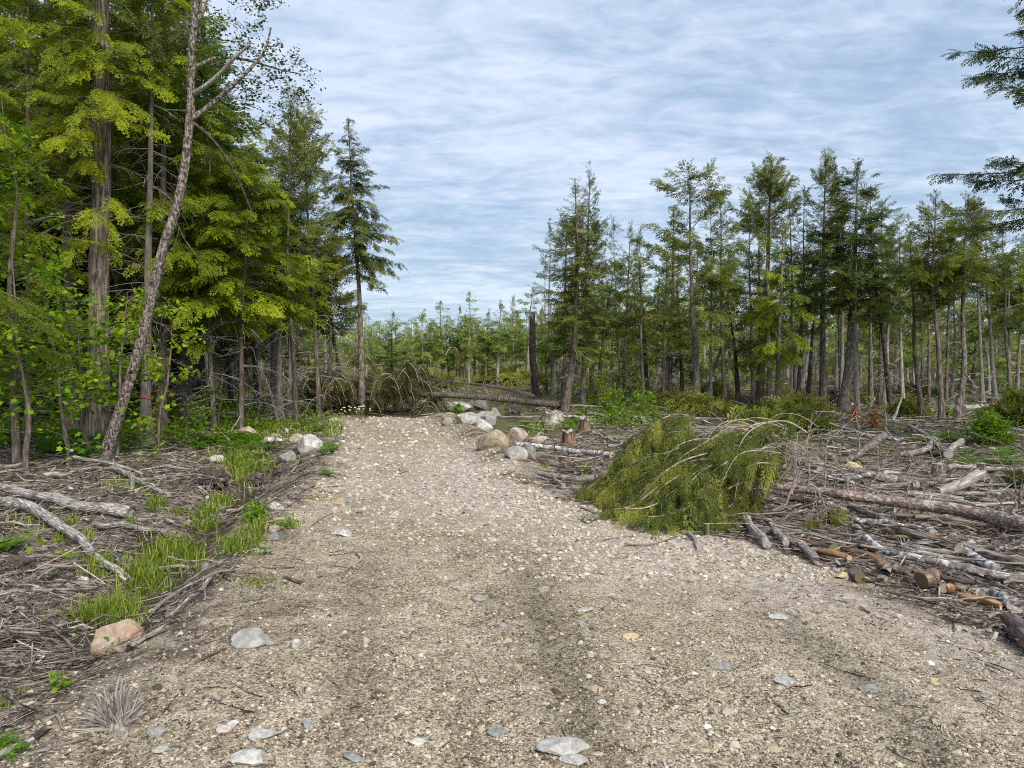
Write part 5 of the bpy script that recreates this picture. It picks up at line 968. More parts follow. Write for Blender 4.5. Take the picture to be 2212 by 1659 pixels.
# --- left-hand stand
T('D', [(782, 850), (775, 640), (765, 480), (752, 256)], 15, 'hemlock', 'tall lone conifer with an open pointed crown right of the left hand stand', 141, depth=21.5, bark=B_GREY, crown=(.46, 1), R=1.45, nb=150, dead=(30, .15, .6, 1.3), name='hemlock_tree', over=dict(lm=M_CED, e0=-12, e1=35, spd=26, spl=.27), tint0=.4, tmin=.05, prof=lambda s: (1 - s) ** .85 * (.8 + .2 * sstep(0, .2, s)))
LT = [ # pts, width, style, label, kw
 ([(690, 850), (670, 560), (655, 250)], 12, 'cedar', 'tall grey green cedar with a bushy rounded top behind the lone conifer', dict(crown=(.4, 1), R=1.35, nb=110, depth=20.5, prof=lambda s: .9 - .1 * s - .6 * s ** 3)),
 ([(640, 880), (620, 560), (628, 205)], 12, 'cedar', 'tallest thin topped cedar at the right side of the left hand stand', dict(crown=(.38, 1), R=1.5, nb=105, depth=19, prof=lambda s: .9 - .75 * s ** 2, over=dict(spd=11))),
 ([(625, 900), (627, 740), (620, 420)], 14, 'hemlock', 'pale trunked hemlock, right one of the close pair beside the brush pile', dict(crown=(.38, 1), R=1.5, nb=60, bark=B_CED)),
 ([(604, 905), (602, 740), (598, 380)], 16, 'hemlock', 'pale trunked hemlock, left one of the close pair beside the brush pile', dict(crown=(.4, 1), R=1.8, nb=66, bark=B_CED)),
 ([(590, 895), (588, 740), (580, 480)], 13, 'cedar', 'dark trunked tree just left of the close pale pair', dict(crown=(.45, 1), R=1.3, nb=60, bark=B_MID)),
 ([(555, 885), (550, 740), (545, 300)], 12, 'fir', 'dark straight tree inside the left hand stand', dict(crown=(.4, 1), R=1.7, nb=100, bark=B_DARK, name='fir_tree')),
 ([(602, 912), (578, 830), (555, 770)], 7, None, 'pale thin leaning dead pole in front of the close pale pair', dict(bark=B_PALE, name='dead_tree')),
 ([(500, 875), (488, 700), (485, 420)], 11, 'hemlock', 'slender dark tree behind the upturned root plate', dict(crown=(.4, 1), R=1.7, nb=60, bark=B_DARK)),
 ([(520, 880), (515, 800), (505, 640)], 7, None, 'dead slim pole behind the upturned root plate', dict(bark=B_MID, name='dead_tree', dead=(14, .1, 1, .6))),
 ([(748, 840), (728, 760), (690, 660)], 11, 'cedar', 'dark trunk leaning left, front one of the leaning group before the lone conifer', dict(crown=(.7, 1), R=.9, nb=22, bark=B_DARK, depth=22)),
 ([(742, 842), (722, 740), (700, 560)], 8, 'cedar', 'pale thin trunk leaning left in the leaning group before the lone conifer', dict(crown=(.6, 1), R=.9, nb=26, bark=B_PALE, depth=22.5)),
 ([(712, 850), (712, 720), (706, 520)], 12, 'cedar', 'upright dark trunk beside the leaning group', dict(crown=(.5, 1), R=1.2, nb=60, bark=B_DARK, depth=21)),
 ([(462, 900), (450, 700), (455, 250)], 12, 'hemlock', 'leafy hemlock right of the leaning trunk with boughs reaching over the road side', dict(crown=(.28, 1), R=2.4, nb=80, bark=B_MID, depth=16.5, tint0=.6)),
 ([(520, 900), (520, 700), (540, 330)], 12, 'hemlock', 'bright green hemlock with drooping boughs in the middle of the left hand stand', dict(crown=(.40, 1), R=2.0, nb=84, bark=B_MID, depth=16.5, tint0=.66)),
 ([(400, 880), (395, 600), (380, 100)], 18, 'hemlock', 'dense hemlock directly behind the leaning trunk', dict(crown=(.3, 1), R=2.3, nb=90, bark=B_DARK, depth=17.5, tint0=.4)),
 ([(346, 875), (348, 700), (352, 200), (352, -250)], 22, 'hemlock', 'dark rough trunked tree just behind the pink marked cedar', dict(crown=(.38, 1), R=2.2, nb=100, bark=B_DARK, depth=16, tint0=.45)),
 ([(250, 860), (252, 500), (250, 0), (250, -300)], 10, 'hemlock', 'thin dark trunk between the thick trunk and the pink marked cedar', dict(crown=(.35, 1), R=1.9, nb=90, bark=B_MID, depth=18, tint0=.35)),
 ([(430, 860), (440, 500), (450, 90)], 12, 'fir', 'dark fir filling the gap behind the bright hemlock', dict(crown=(.22, 1), R=2.2, nb=130, bark=B_DARK, depth=22, name='fir_tree')),
 ([(300, 850), (300, 500), (305, -100)], 14, 'fir', 'dark fir deep in the left hand stand behind the pink marked cedar', dict(crown=(.12, 1), R=2.6, nb=150, bark=B_DARK, depth=22, name='fir_tree')),
 ([(90, 850), (90, 500), (100, -150)], 14, 'fir', 'dark fir deep in the forest left of the thick trunk', dict(crown=(.08, 1), R=2.8, nb=150, bark=B_DARK, depth=20, name='fir_tree')),
 ([(-70, 850), (-60, 500), (-60, -150)], 14, 'fir', 'dark fir at the left edge behind the ferns', dict(crown=(.05, 1), R=2.8, nb=150, bark=B_DARK, depth=18, name='fir_tree')),
]
for i, (pts, w, st, lab, kw) in enumerate(LT):
    kw = dict(kw); kw.setdefault('name', 'hemlock_tree' if st == 'hemlock' else 'cedar_tree'); kw.setdefault('dead', (34, .06, .5, 1.1)); T('D', pts, w, st, lab, 160 + i, **kw)
# thick trunk, its neighbours and the leaning trunk
B_BIG = barkmat('furrowed cedar bark', (0.06, 0.044, 0.036), (0.44, 0.36, 0.30), zs=0.10, sc=17, bump=1.0, blotch=.4)
T('D', [(214, 960), (212, 760), (216, 560), (222, 300), (225, 0), (228, -420)], 46, 'hemlock', 'thick furrowed grey brown trunk standing straight at the left, wider than all others', 190, bark=B_BIG, S=28, K=60, crown=(.42, 1), R=2.6, nb=110, name='hemlock_tree', over=dict(tpl=SP_FINE, spl=.42, spd=18, e0=-12, e1=20), tint0=.62, dead=(44, .28, .55, 1.4), extra=lambda mb, c, r: (crown_geo(mb, c, r, .40, .9, 1.7, 34, SP_FINE, .40, 20, -14, 5, .35, .03, 'hemlock', tint0=.74, az=(-1.6, .8), top=False), crown_geo(mb, c, r, .31, .5, 1.5, 14, SP_FINE, .40, 20, -10, 0, .4, .03, 'hemlock', tint0=.82, az=(-1.5, 1.0), top=False)), flare=.35, rough=.10, tip=.5)
T('D', [(158, 935), (160, 760), (152, 560), (145, 420), (140, 0), (140, -300)], 32, 'hemlock', 'stout brown trunk with a swollen base left of and behind the thick furrowed one', 191, bark=B_GREY, S=20, K=40, crown=(.42, 1), R=2.5, nb=95, name='hemlock_tree', over=dict(tpl=SP_FINE, spl=.42, spd=16), tint0=.55, dead=(24, .1, .5, 1.2), flare=.9)
e = T('D', [(316, 958), (314, 800), (322, 600), (328, 420), (330, 200), (332, -150)], 22, 'cedar', 'smooth pale cedar trunk with a thin pink paint stripe beside the leaning trunk', 192, bark=B_CED, S=20, K=50, crown=(.62, 1), R=1.2, nb=40, dead=(70, .18, .68, 1.25), flare=.8, del_=(-35, 15), dbr=.007)
# pink paint stripe wrapped round the trunk
m, nt = mat('pink marking paint'); d = nt.nodes.new('ShaderNodeBsdfPrincipled'); d.inputs['Base Color'].default_value = (0.75, 0.06, 0.12, 1); d.inputs['Roughness'].default_value = .6; outp(nt, d.outputs[0]); M_PNK = m
b, c = tcurve('D', [(316, 958), (314, 800), (322, 600)], None, 40); k = int(np.argmin(np.abs(c[:, 2] + b[2] - at_depth(*src('D', 316, 858), b[1])[2]))); dpt = b[1]
rr = 24 / REG['D'][2] / FS * dpt / 2
an = np.linspace(math.radians(200), math.radians(345), 22); cc = c[k]
ST1 = [cc + np.array([rr * 1.06 * math.cos(q), rr * 1.06 * math.sin(q), .012 * math.sin(q * 3)]) for q in an]; wz = .016
mb = MB(); V = np.array([p + [0, 0, s * wz * (1 + .3 * math.sin(i * 1.7))] for s in (-1, 1) for i, p in enumerate(ST1)]); n = len(ST1); i = np.arange(n - 1); mb.add(V, np.stack([i, i + 1, i + n + 1, i + n], -1))
V2 = V * 1.0; V2[:, :2] = cc[:2] + (V[:, :2] - cc[:2]) * 0.8; mb.add(V2, np.stack([i, i + n, i + n + 1, i + 1], -1))
o = mb.build('paint_stripe', M_PNK, parent=e.children[0])
# leaning trunk, broadleaf crown at upper right
LEAF5 = []
for k in range(10):
    a = k / 10 * 6.283 + .314; q = (1.0 if k % 2 else .62) * (0.75 if math.cos(a - math.pi / 2) < -.6 else 1); LEAF5.append([q * math.cos(a) * .55, .5 + q * math.sin(a) * .55, 0.0])
LEAF5 = np.array([[0, .5, .06]] + LEAF5); LEAF5[1:, 2] = -.12 * np.abs(LEAF5[1:, 0]) - .1 * (LEAF5[1:, 1] - .5) ** 2; LF5 = np.array([[0, k + 1, (k + 1) % 10 + 1] for k in range(10)])
LEAFO = np.array([[0, 0, 0], [.22, .3, -.02], [.28, .65, -.03], [0, 1, -.1], [-.28, .65, -.03], [-.22, .3, -.02], [0, .5, .05]]); LFO = np.array([[6, a, a % 6 + 1] for a in range(1, 6)] + [[6, 0, 1], [6, 5, 0]]); LFO = np.array([[6, 0, 1], [6, 1, 2], [6, 2, 3], [6, 3, 4], [6, 4, 5], [6, 5, 0]])
def leaves(mb, p, r, size, tint0, T_=LEAF5, F_=LF5, mi=1, tilt=.55, droop=-.25):
    n = len(p); d = r.randn(n, 3); d[:, 2] = d[:, 2] * .3 + droop; X, Y, Z = frames(norm(d), np.array([0, 0, 1.0]) + tilt * r.randn(n, 3)); inst(mb, T_, F_, p, X, Y, Z, size * (.6 + .6 * r.rand(n)), np.clip(tint0 + .2 * r.randn(n), 0, 1), mi)
def leafy(mb, starts, dirs, lens, r, size, tint0, nl=12, br=.008, sub=4, T_=LEAF5, F_=LF5, droop=.15, tmin=.3):
    n = len(starts); t = np.linspace(0, 1, 6); P = starts[:, None] + dirs[:, None] * (t[None, :, None] * lens[:, None, None]) + np.cumsum(r.randn(n, 6, 3), 1) * (lens * .025)[:, None, None]; P[..., 2] -= droop * (t ** 2)[None] * lens[:, None]; P[:, 0] = starts
    tubes(mb, P, br * np.linspace(1, .35, 6)[None] * np.ones((n, 1)), 5, .5, 0)
    b = np.repeat(np.arange(n), sub); m = len(b); k = r.randint(2, 6, m); q = P[b, k]; dd = norm(dirs[b] + .8 * r.randn(m, 3) * [1, 1, .5]); ll = lens[b] * r.uniform(.2, .45, m); Q = q[:, None] + dd[:, None] * (np.linspace(0, 1, 4)[None, :, None] * ll[:, None, None]); tubes(mb, Q, br * .5 * np.linspace(1, .4, 4)[None] * np.ones((m, 1)), 4, .5, 0)
    bb = np.repeat(np.arange(m), nl); f = .2 + .8 * r.rand(len(bb)); pp = q[bb] + dd[bb] * (ll[bb] * f)[:, None] + r.randn(len(bb), 3) * size * .8; leaves(mb, pp, r, size, tint0 + .0 * f, T_, F_)
pts = [(226, 990), (262, 880), (300, 760), (326, 650), (350, 540), (385, 440), (402, 350), (412, 240), (414, 120), (424, -10), (440, -200)]
X, Y = src('D', 226, 990); dp = G(X, Y)[1]; b, c = tcurve('D', pts, None, 70); r = np.random.RandomState(9)
e = empty('leaning_tree', tuple(b), 'crooked lichened trunk leaning right at the forest edge, with broad leaves high up', 'tree')
mb = MB(); trunk_geo(mb, c, 25 / REG['D'][2] / FS * dp / 2, 9, 24, .30, .16, tip=.42, flen=.12); mb.build('trunk', B_LEAN, parent=e, smooth=True)
def limb(pts, r0, r1, m, nm='limb'):
    P = np.array([at_depth(*src('D', x, y), dp + dd) for x, y, dd in pts]) - b; Q = resample(P, 16); mb = MB(); tubes(mb, [Q], [np.linspace(r0, r1, 16)], 8); mb.build(nm, m, parent=e, smooth=True); return Q
limb([(412, 205, 0), (440, 190, -.1), (475, 160, -.2), (502, 128, -.25), (540, 96, -.3)], .045, .022, B_PALE)
L1 = limb([(412, 258, 0), (440, 240, .1), (480, 205, .2), (530, 160, .4), (575, 110, .6), (585, 60, .7)], .05, .015, B_LEAN)
L2 = limb([(414, 60, 0), (440, 20, .1), (448, -60, .3), (500, -200, .4)], .06, .03, B_LEAN)
limb([(412, 262, 0), (450, 290, .2), (490, 340, .4), (520, 400, .6), (545, 460, .8)], .03, .012, B_DARK)
L3 = limb([(413, 150, 0), (470, 120, .3), (540, 130, .6), (600, 150, .8), (650, 160, 1.0)], .035, .01, B_LEAN)
mb = MB(); ctr = np.array([at_depth(*src('D', x, y), dp + dd) for x, y, dd in [(470, 95, .3), (520, 60, .5), (560, 110, .6), (600, 150, .7), (640, 160, .9), (620, 190, .8), (560, 170, .5), (500, 130, .2), (450, 100, -.2), (420, 105, -.4), (490, 30, .5), (560, 30, .8), (560, 90, .9), (590, 200, .9), (530, 200, .6), (600, 110, .8), (470, -20, .4), (540, -30, .6), (545, 240, .9), (500, 170, .6)]]) - b
st_ = np.repeat(ctr, 4, 0) + r.randn(len(ctr) * 4, 3) * .16; dd = norm(r.randn(len(st_), 3) * [1, 1, .5] + [.5, 0, .1]); leafy(mb, st_, dd, .2 + .35 * r.rand(len(st_)), r, .062, .5, nl=7, br=.004, sub=4, T_=LEAFO, F_=LFO)
mb.build('crown', [B_LEAN, M_OAK], parent=e)
# hemlock boughs that hang in front of the trunks at the left: belong to a near tree whose trunk is left of the picture
T('D', [(-210, 985), (-190, 600), (-170, 100), (-160, -300)], 40, 'hemlock', 'near hemlock whose trunk stands beyond the left edge, its bright boughs hanging into the picture', 195, depth=11.5, bark=B_BIG, S=20, K=40, crown=(.2, 1), R=2.75, nb=110, name='hemlock_tree', over=dict(tpl=SP_FINE, spl=.40, spd=21, e0=-10, e1=22, br=.014), tint0=.66, dead=(16, .1, .4, 1.2))
T('D', [(60, 940), (62, 700), (60, 300), (60, -200)], 16, 'hemlock', 'slim hemlock with bright low boughs left of the stout brown trunk', 196, depth=15.0, bark=B_MID, S=12, K=40, crown=(.12, 1), R=1.7, nb=90, name='hemlock_tree', over=dict(tpl=SP_FINE, spl=.38, spd=20, e0=-10, e1=22), tint0=.6, dead=(16, .1, .4, 1.2), prof=lambda s: 1 - .35 * s)
# --- background trees: prototypes, then copies
def proto(i, st, h, R, c0, nb, bark, name, dead=10, S=7, **kw):
    c = np.stack([.02 * h * vnoise(np.linspace(0, 3, 14), i), .02 * h * vnoise(np.linspace(0, 3, 14), i + 9), np.linspace(0, h, 14)], -1); c[0] = 0
    return tree((0, 0, -500), c, .013 * h + .02, st, None, 300 + i, bark=bark, crown=(c0, 1), R=R, nb=nb, dead=(dead, .1, max(c0, .3), h * .12), name=name, S=S, tint0=kw.get('tint0', .5), prof=kw.get('prof'), deadmat=B_PALE)
PR = [proto(0, 'far', 5, .85, .35, 46, B_PALE, 'conifer_tree'), proto(1, 'far', 6, .72, .42, 56, B_PALE, 'cedar_tree', tint0=.42), proto(2, 'far', 5.5, 1.0, .25, 60, B_GREY, 'conifer_tree', tint0=.6),
      proto(3, 'farfir', 5.5, 1.0, .2, 90, B_GREY, 'fir_tree'), proto(4, 'far', 6.5, .65, .5, 44, B_PALE, 'cedar_tree', prof=lambda s: .8 + .3 * s - .8 * s ** 4), proto(5, 'far', 4, 1.0, .1, 60, B_PALE, 'conifer_tree', tint0=.75),
      proto(6, 'farcedar', 5.5, .8, .35, 54, B_PALE, 'cedar_tree', tint0=.75), proto(7, 'far', 3.2, 1.05, .03, 60, B_GREY, 'conifer_tree', tint0=.8)]
used = [False] * 8; r = np.random.RandomState(404)
def bgtree(i, X, depth, topY, group, label):
    p = at_depth(X * 3000 / 2212, 0, depth); x = p[0]; z = float(H(x, depth)); h = at_depth(X * 3000 / 2212, topY * 3000 / 2212, depth)[2] - z
    base = [5, 6, 5.5, 5.5, 6.5, 4, 5.5, 3.2][i]; s = h / base; w = s * (.8 + .45 * r.rand()); loc = (x, depth, z - .02); tl = (r.randn() * .025, r.randn() * .03)
    if used[i]: dup(PR[i], loc, r.rand() * 6.28, (w, w, s), label, group, tl)
    else:
        used[i] = True; o = PR[i]; o.location = loc; o.rotation_euler = (tl[0], tl[1], 1); o.scale = (w, w, s); o['label'] = label; o['group'] = group
g1 = ('trees of the far line beyond the road end', 'one of the small trees in the far tree line beyond the end of the road')
g2 = ('trees behind the right hand stand', 'one of the many background trees standing behind the front row of the right hand stand')
g3 = ('trees deep in the left hand forest', 'one of the background trees deep in the forest behind the front trees on the left')
for k in range(64):
    X = r.uniform(790, 1240); tops = np.interp(X, [790, 840, 870, 900, 935, 970, 1025, 1080, 1140, 1180, 1240], [690, 680, 730, 690, 690, 680, 650, 665, 650, 640, 600]) + abs(r.randn()) * 22 + (8 if k % 3 else 40)
    bgtree([0, 1, 2, 0, 6, 5, 2, 0][k % 8], X, r.uniform(38, 64), tops, *g1)
for X, ty, i in ((842, 672, 3), (905, 668, 5), (950, 648, 2), (1025, 628, 2), (1075, 646, 0), (1140, 618, 4), (985, 660, 3), (1110, 640, 6), (925, 690, 7), (1045, 665, 0)): bgtree(i, X, r.uniform(34, 42), ty, *g1)
for k in range(150):
    X = r.uniform(1190, 2520); dpth = r.uniform(27, 62); ty = np.interp(X, [1190, 1260, 1400, 1500, 1700, 1900, 2100, 2500], [620, 490, 520, 465, 465, 465, 475, 465]) + r.rand() ** .7 * 190 + (dpth - 27) * 1.5
    bgtree([0, 1, 4, 2, 4, 6, 1, 5, 6, 0][k % 10], X, dpth, ty, *g2)
for k in range(60):
    X = r.uniform(440, 800); dpth = r.uniform(26, 60); ty = np.interp(X, [440, 600, 700, 760, 800], [300, 420, 560, 680, 700]) + r.rand() * 180; bgtree([0, 4, 2, 3, 6, 1][k % 6], X, dpth, ty, *g3)
for k in range(60):
    X = r.uniform(-450, 480); dpth = r.uniform(19, 40); ty = r.uniform(-150, 250); bgtree([3, 2, 6, 3][k % 4], X, dpth, ty, *g3)
for k in range(46):   # low young growth closing the view under the crowns
    X = r.uniform(-350, 2500); 
    if 620 < X < 1250 and k % 2: continue
    dpth = r.uniform(32, 60); bgtree([7, 5][k % 2], X, dpth, 740 - r.rand() * 50, *(g2 if X > 1240 else (g1 if X > 800 else g3)))

# far wood closing the horizon all round, reads as one mass
r = np.random.RandomState(515); n = 900; a = r.uniform(-math.pi, math.pi, n); a[:620] = r.uniform(-.8, .8, 620); dd_ = r.uniform(66, 120, n); bx, by = dd_ * np.sin(a), dd_ * np.cos(a); hh = 1.8 + dd_ * r.uniform(.016, .046, n)
k = 26; b = np.repeat(np.arange(n), k); u = r.rand(n * k) ** .9; rad_ = (.34 * hh[b]) * (1.05 - u) * r.rand(n * k) ** .5; q = r.rand(n * k) * 6.283
p = np.stack([bx[b] + rad_ * np.cos(q), by[b] + rad_ * np.sin(q), u * hh[b] - .2], -1); d = norm(np.stack([np.cos(q), np.sin(q), -.2 + .4 * r.randn(n * k)], -1)); X, Y, Z = frames(d, np.array([0, 0, 1.]) + .5 * r.randn(n * k, 3))
mb = MB(); c = (.3 * r.randn(n))[b]
for j in range(3): o = (np.arange(n * k) % 3) == j; inst(mb, SP_FAR[j][0], SP_FAR[j][1], p[o], X[o], Y[o], Z[o], (.26 * hh[b] * (1.2 - .7 * u))[o], np.clip(.5 + c + .15 * r.randn(n * k), 0, 1)[o], 1)
tubes(mb, np.stack([np.stack([bx, by, 0 * bx - .3], -1), np.stack([bx, by, hh * .5], -1), np.stack([bx, by, hh * .8], -1)], 1), (.014 * hh)[:, None] * np.array([1, .7, .2]), 5, .5, 0)
tag(mb.build('far_woods', [B_GREY, M_FARL]), 'far green woods along the horizon all round the clearing', 'woods', kind='stuff')
# low cover on the clearing between and beyond the trees
p_, r = sample_screen(9000, -500, 3500, 1062, 1190, 616, lambda p, d, r: (d > 1.5) & (p[:, 1] > 21)); p_ = p_[vnoise(p_[:, 0] * .25, p_[:, 1] * .25) + .7 * r.randn(len(p_)) * .5 > -.15]; n = len(p_); a = r.rand(n) * 6.283; e_ = r.uniform(.1, 1.1, n)
X, Y, Z = frames(np.stack([np.cos(a) * np.cos(e_), np.sin(a) * np.cos(e_), np.sin(e_)], -1), r.randn(n, 3)); mb = MB()
for j in range(3): o = (np.arange(n) % 3) == j; inst(mb, SP_FAR[j][0], SP_FAR[j][1], p_[o], X[o], Y[o], Z[o], (.011 * p_[:, 1] * (.5 + r.rand(n)))[o], np.clip(.45 + .3 * r.randn(n), 0, 1)[o], 0)
tag(mb.build('ground_cover', M_SLSH), 'pale green low growth and cuttings spread over the far clearing', 'ground cover', kind='stuff')

# ------------------------------------------------------------------ fallen spruces and brush
def brush(mb, arcs, r, spl, tint0, spacing=.035, tpl=SP_TASSEL, br=.012, hang=.8, tm=.12, barkt=.7, flat_=None):
    """arcs: list of (K,3) branch curves; twigs hang from them"""
    P = np.array([resample(a, 12) for a in arcs]); n = len(P); Ls = np.linalg.norm(np.diff(P, axis=1), axis=2).sum(1)
    P[..., 2] = np.maximum(P[..., 2], H(P[..., 0], P[..., 1]) + .03)
    tubes(mb, P, (br * (.6 + .5 * r.rand(n)))[:, None] * np.linspace(1, .25, 12), 5, np.clip(barkt + .2 * r.randn(n), 0, 1.2), 0)
    m = np.maximum(3, (Ls / spacing)).astype(int); b = np.repeat(np.arange(n), m); M = len(b); t = tm + (1 - tm) * r.rand(M); u = t * 11; i = np.minimum(u.astype(int), 10); f = (u - i)[:, None]
    p = P[b, i] * (1 - f) + P[b, i + 1] * f; dt = norm(P[b, i + 1] - P[b, i]); lat = norm(np.cross(dt, [0, 0, 1.0])) * np.where(r.rand(M) < .5, 1, -1)[:, None]
    d = norm(dt * (.45 + .3 * r.rand(M))[:, None] + lat * (.75 * r.rand(M))[:, None] + np.array([0, 0, -1.0]) * (hang * (.5 + .8 * r.rand(M)))[:, None] + .12 * r.randn(M, 3))
    L = spl * (.5 + .8 * r.rand(M)) * (1.1 - .5 * t); room = (p[:, 2] - H(p[:, 0], p[:, 1])); L = np.where(d[:, 2] < -.2, np.minimum(L, np.maximum(room, .04) / np.maximum(-d[:, 2], .2) + .03), L)
    X, Y, Z = frames(d, lat + .4 * r.randn(M, 3) if flat_ is None else np.array([0, -.35, 1.]) + flat_ * r.randn(M, 3)); ti = np.clip(tint0 + .17 * r.randn(M) + (.13 * r.randn(n))[b], 0, 1); k = r.randint(0, len(tpl), M)
    for q in range(len(tpl)):
        o = k == q; inst(mb, tpl[q][0], tpl[q][1], p[o], X[o], Y[o], Z[o], L[o], ti[o], 1)
def arc_px(reg, pts, dep): return np.array([at_depth(*src(reg, x, y), dep + i * (dz if (dz := 0) else 0)) for i, (x, y) in enumerate(pts)])
r = np.random.RandomState(88)
ARCS = [([(1690, 350), (1560, 295), (1430, 270), (1330, 300), (1220, 390), (1165, 490)], 9.6), ([(1590, 465), (1500, 412), (1400, 395), (1320, 440), (1270, 560)], 9.4), ([(1480, 530), (1380, 480), (1260, 465), (1130, 490), (1010, 570), (930, 670)], 9.3),
 ([(2030, 582), (1850, 578), (1700, 620), (1560, 700), (1440, 800), (1370, 920)], 8.3), ([(2100, 480), (1980, 392), (1820, 365), (1720, 430), (1600, 510), (1400, 610), (1380, 700)], 8.9), ([(1370, 700), (1270, 730), (1130, 800), (1000, 900)], 8.6),
 ([(1380, 650), (1270, 660), (1130, 700), (960, 790), (880, 860)], 8.9), ([(1100, 680), (960, 690), (850, 770), (725, 860)], 9.2), ([(1310, 790), (1200, 880), (1100, 950), (960, 965)], 8.1), ([(1900, 770), (1790, 820), (1700, 900), (1670, 1000)], 7.9),
 ([(1650, 560), (1500, 600), (1380, 660), (1250, 790), (1150, 900)], 8.4), ([(1700, 640), (1600, 690), (1500, 800), (1480, 950), (1500, 1060)], 8.0), ([(1560, 480), (1450, 520), (1330, 570), (1200, 560), (1100, 640)], 9.0), ([(1800, 620), (1690, 690), (1620, 800), (1590, 930), (1600, 1050)], 7.9),
 ([(1400, 560), (1250, 580), (1120, 620), (1000, 700), (960, 800)], 9.0), ([(1500, 840), (1350, 900), (1200, 960), (1060, 960)], 7.9), ([(1600, 900), (1450, 980), (1300, 1020), (1180, 1010)], 7.7), ([(1700, 950), (1600, 1020), (1480, 1070), (1380, 1060)], 7.6),
 ([(1300, 560), (1200, 600), (1060, 650), (930, 750), (830, 850)], 9.1), ([(1450, 720), (1350, 780), (1270, 870), (1240, 960)], 8.0), ([(1750, 470), (1640, 450), (1500, 470), (1380, 540), (1330, 640)], 9.1)]
e = empty('fallen_spruce', tuple(G(*src('P', 1500, 1050))), 'green crown of the fallen spruce, drooping boughs spilling onto the right edge of the road', 'fallen tree crown')
eo = np.array(e.location)
A = []
for pts, dp_ in ARCS: A.append(np.array([at_depth(*src('P', x, y), dp_ - .10 * i) for i, (x, y) in enumerate(pts)]))
for a in list(A):
    for _ in range(2):
        q = a + r.randn(3) * [.12, .28, .05]; q = q + np.cumsum(r.randn(*a.shape), 0) * .035; q[:, 2] = q[:, 2] * (.72 + .22 * r.rand()); A.append(q)
SP_BOUGH = [spray(80 + i, 12, 2, side=.20, lw=.013, ll=.15, ang=30, droop=.35, rag=.5) for i in range(2)] + [spray(84, 9, 3, side=.32, lw=.014, ll=.12, ang=36, droop=.35, rag=.4)]
na = len(ARCS); mb = MB(); brush(mb, A[:na], r, .36, .62, spacing=.026, br=.011, tm=.22, hang=.5, tpl=SP_BOUGH, barkt=.6, flat_=.35); brush(mb, A[na:], r, .36, .36, spacing=.026, br=.006, tm=.05, hang=.6, tpl=SP_BOUGH, barkt=.1, flat_=.4)
AR = []
for pts, dp_ in [([(2180, 560), (2050, 520), (1900, 560), (1800, 680), (1780, 800)], 8.4), ([(2250, 480), (2120, 420), (1960, 430), (1850, 520), (1800, 640)], 8.9), ([(2060, 420), (1920, 330), (1780, 320), (1700, 380), (1640, 480)], 9.6), ([(2150, 640), (2020, 620), (1900, 680), (1860, 800), (1850, 900)], 8.1), ([(2230, 380), (2100, 310), (1950, 300), (1850, 360)], 10.2), ([(2300, 560), (2180, 480), (2060, 500), (1980, 600)], 8.8)]:
    a = np.array([at_depth(*src('P', x, y), dp_ - .08 * i) for i, (x, y) in enumerate(pts)]); AR += [a] + [a + r.randn(3) * [.10, .25, .06] + np.cumsum(r.randn(*a.shape), 0) * .03 for _ in range(2)]
brush(mb, AR, r, .34, .58, spacing=.06, br=.010, tm=.1, hang=.5, tpl=SP_BOUGH, barkt=.9, flat_=.5)
mb.v = [v - eo.astype(np.float32) for v in mb.v]; mb.build('boughs', [B_TWIG, M_SPR], parent=e)
# hanging yellow-green tufts and bare arching branches of the middle part
def bare(reg, pts, dep, rad, mb, m=.8, k=14, sub=6, l=.3):
    P = resample(np.array([at_depth(*src(reg, x, y), dep) for x, y in pts]), k); P += .008 * r.randn(*P.shape); tubes(mb, [P], [np.linspace(rad, rad * .35, k)], 6, m)
    s_ = r.randint(2, k - 1, sub); q = P[s_]; dd = norm(norm(P[s_] - P[s_ - 1]) + .7 * r.randn(sub, 3)); L = l * (.4 + r.rand(sub)); t = np.linspace(0, 1, 6); Q = q[:, None] + dd[:, None] * (t[None, :, None] * L[:, None, None]) + np.cumsum(r.randn(sub, 6, 3), 1) * .006; Q[..., 2] -= (t ** 2)[None] * L[:, None] * .35; Q[:, 0] = q; Q[..., 2] = np.maximum(Q[..., 2], H(Q[..., 0], Q[..., 1]) + .01); tubes(mb, Q, rad * .4 * np.linspace(1, .3, 6)[None] * np.ones((sub, 1)), 4, m)
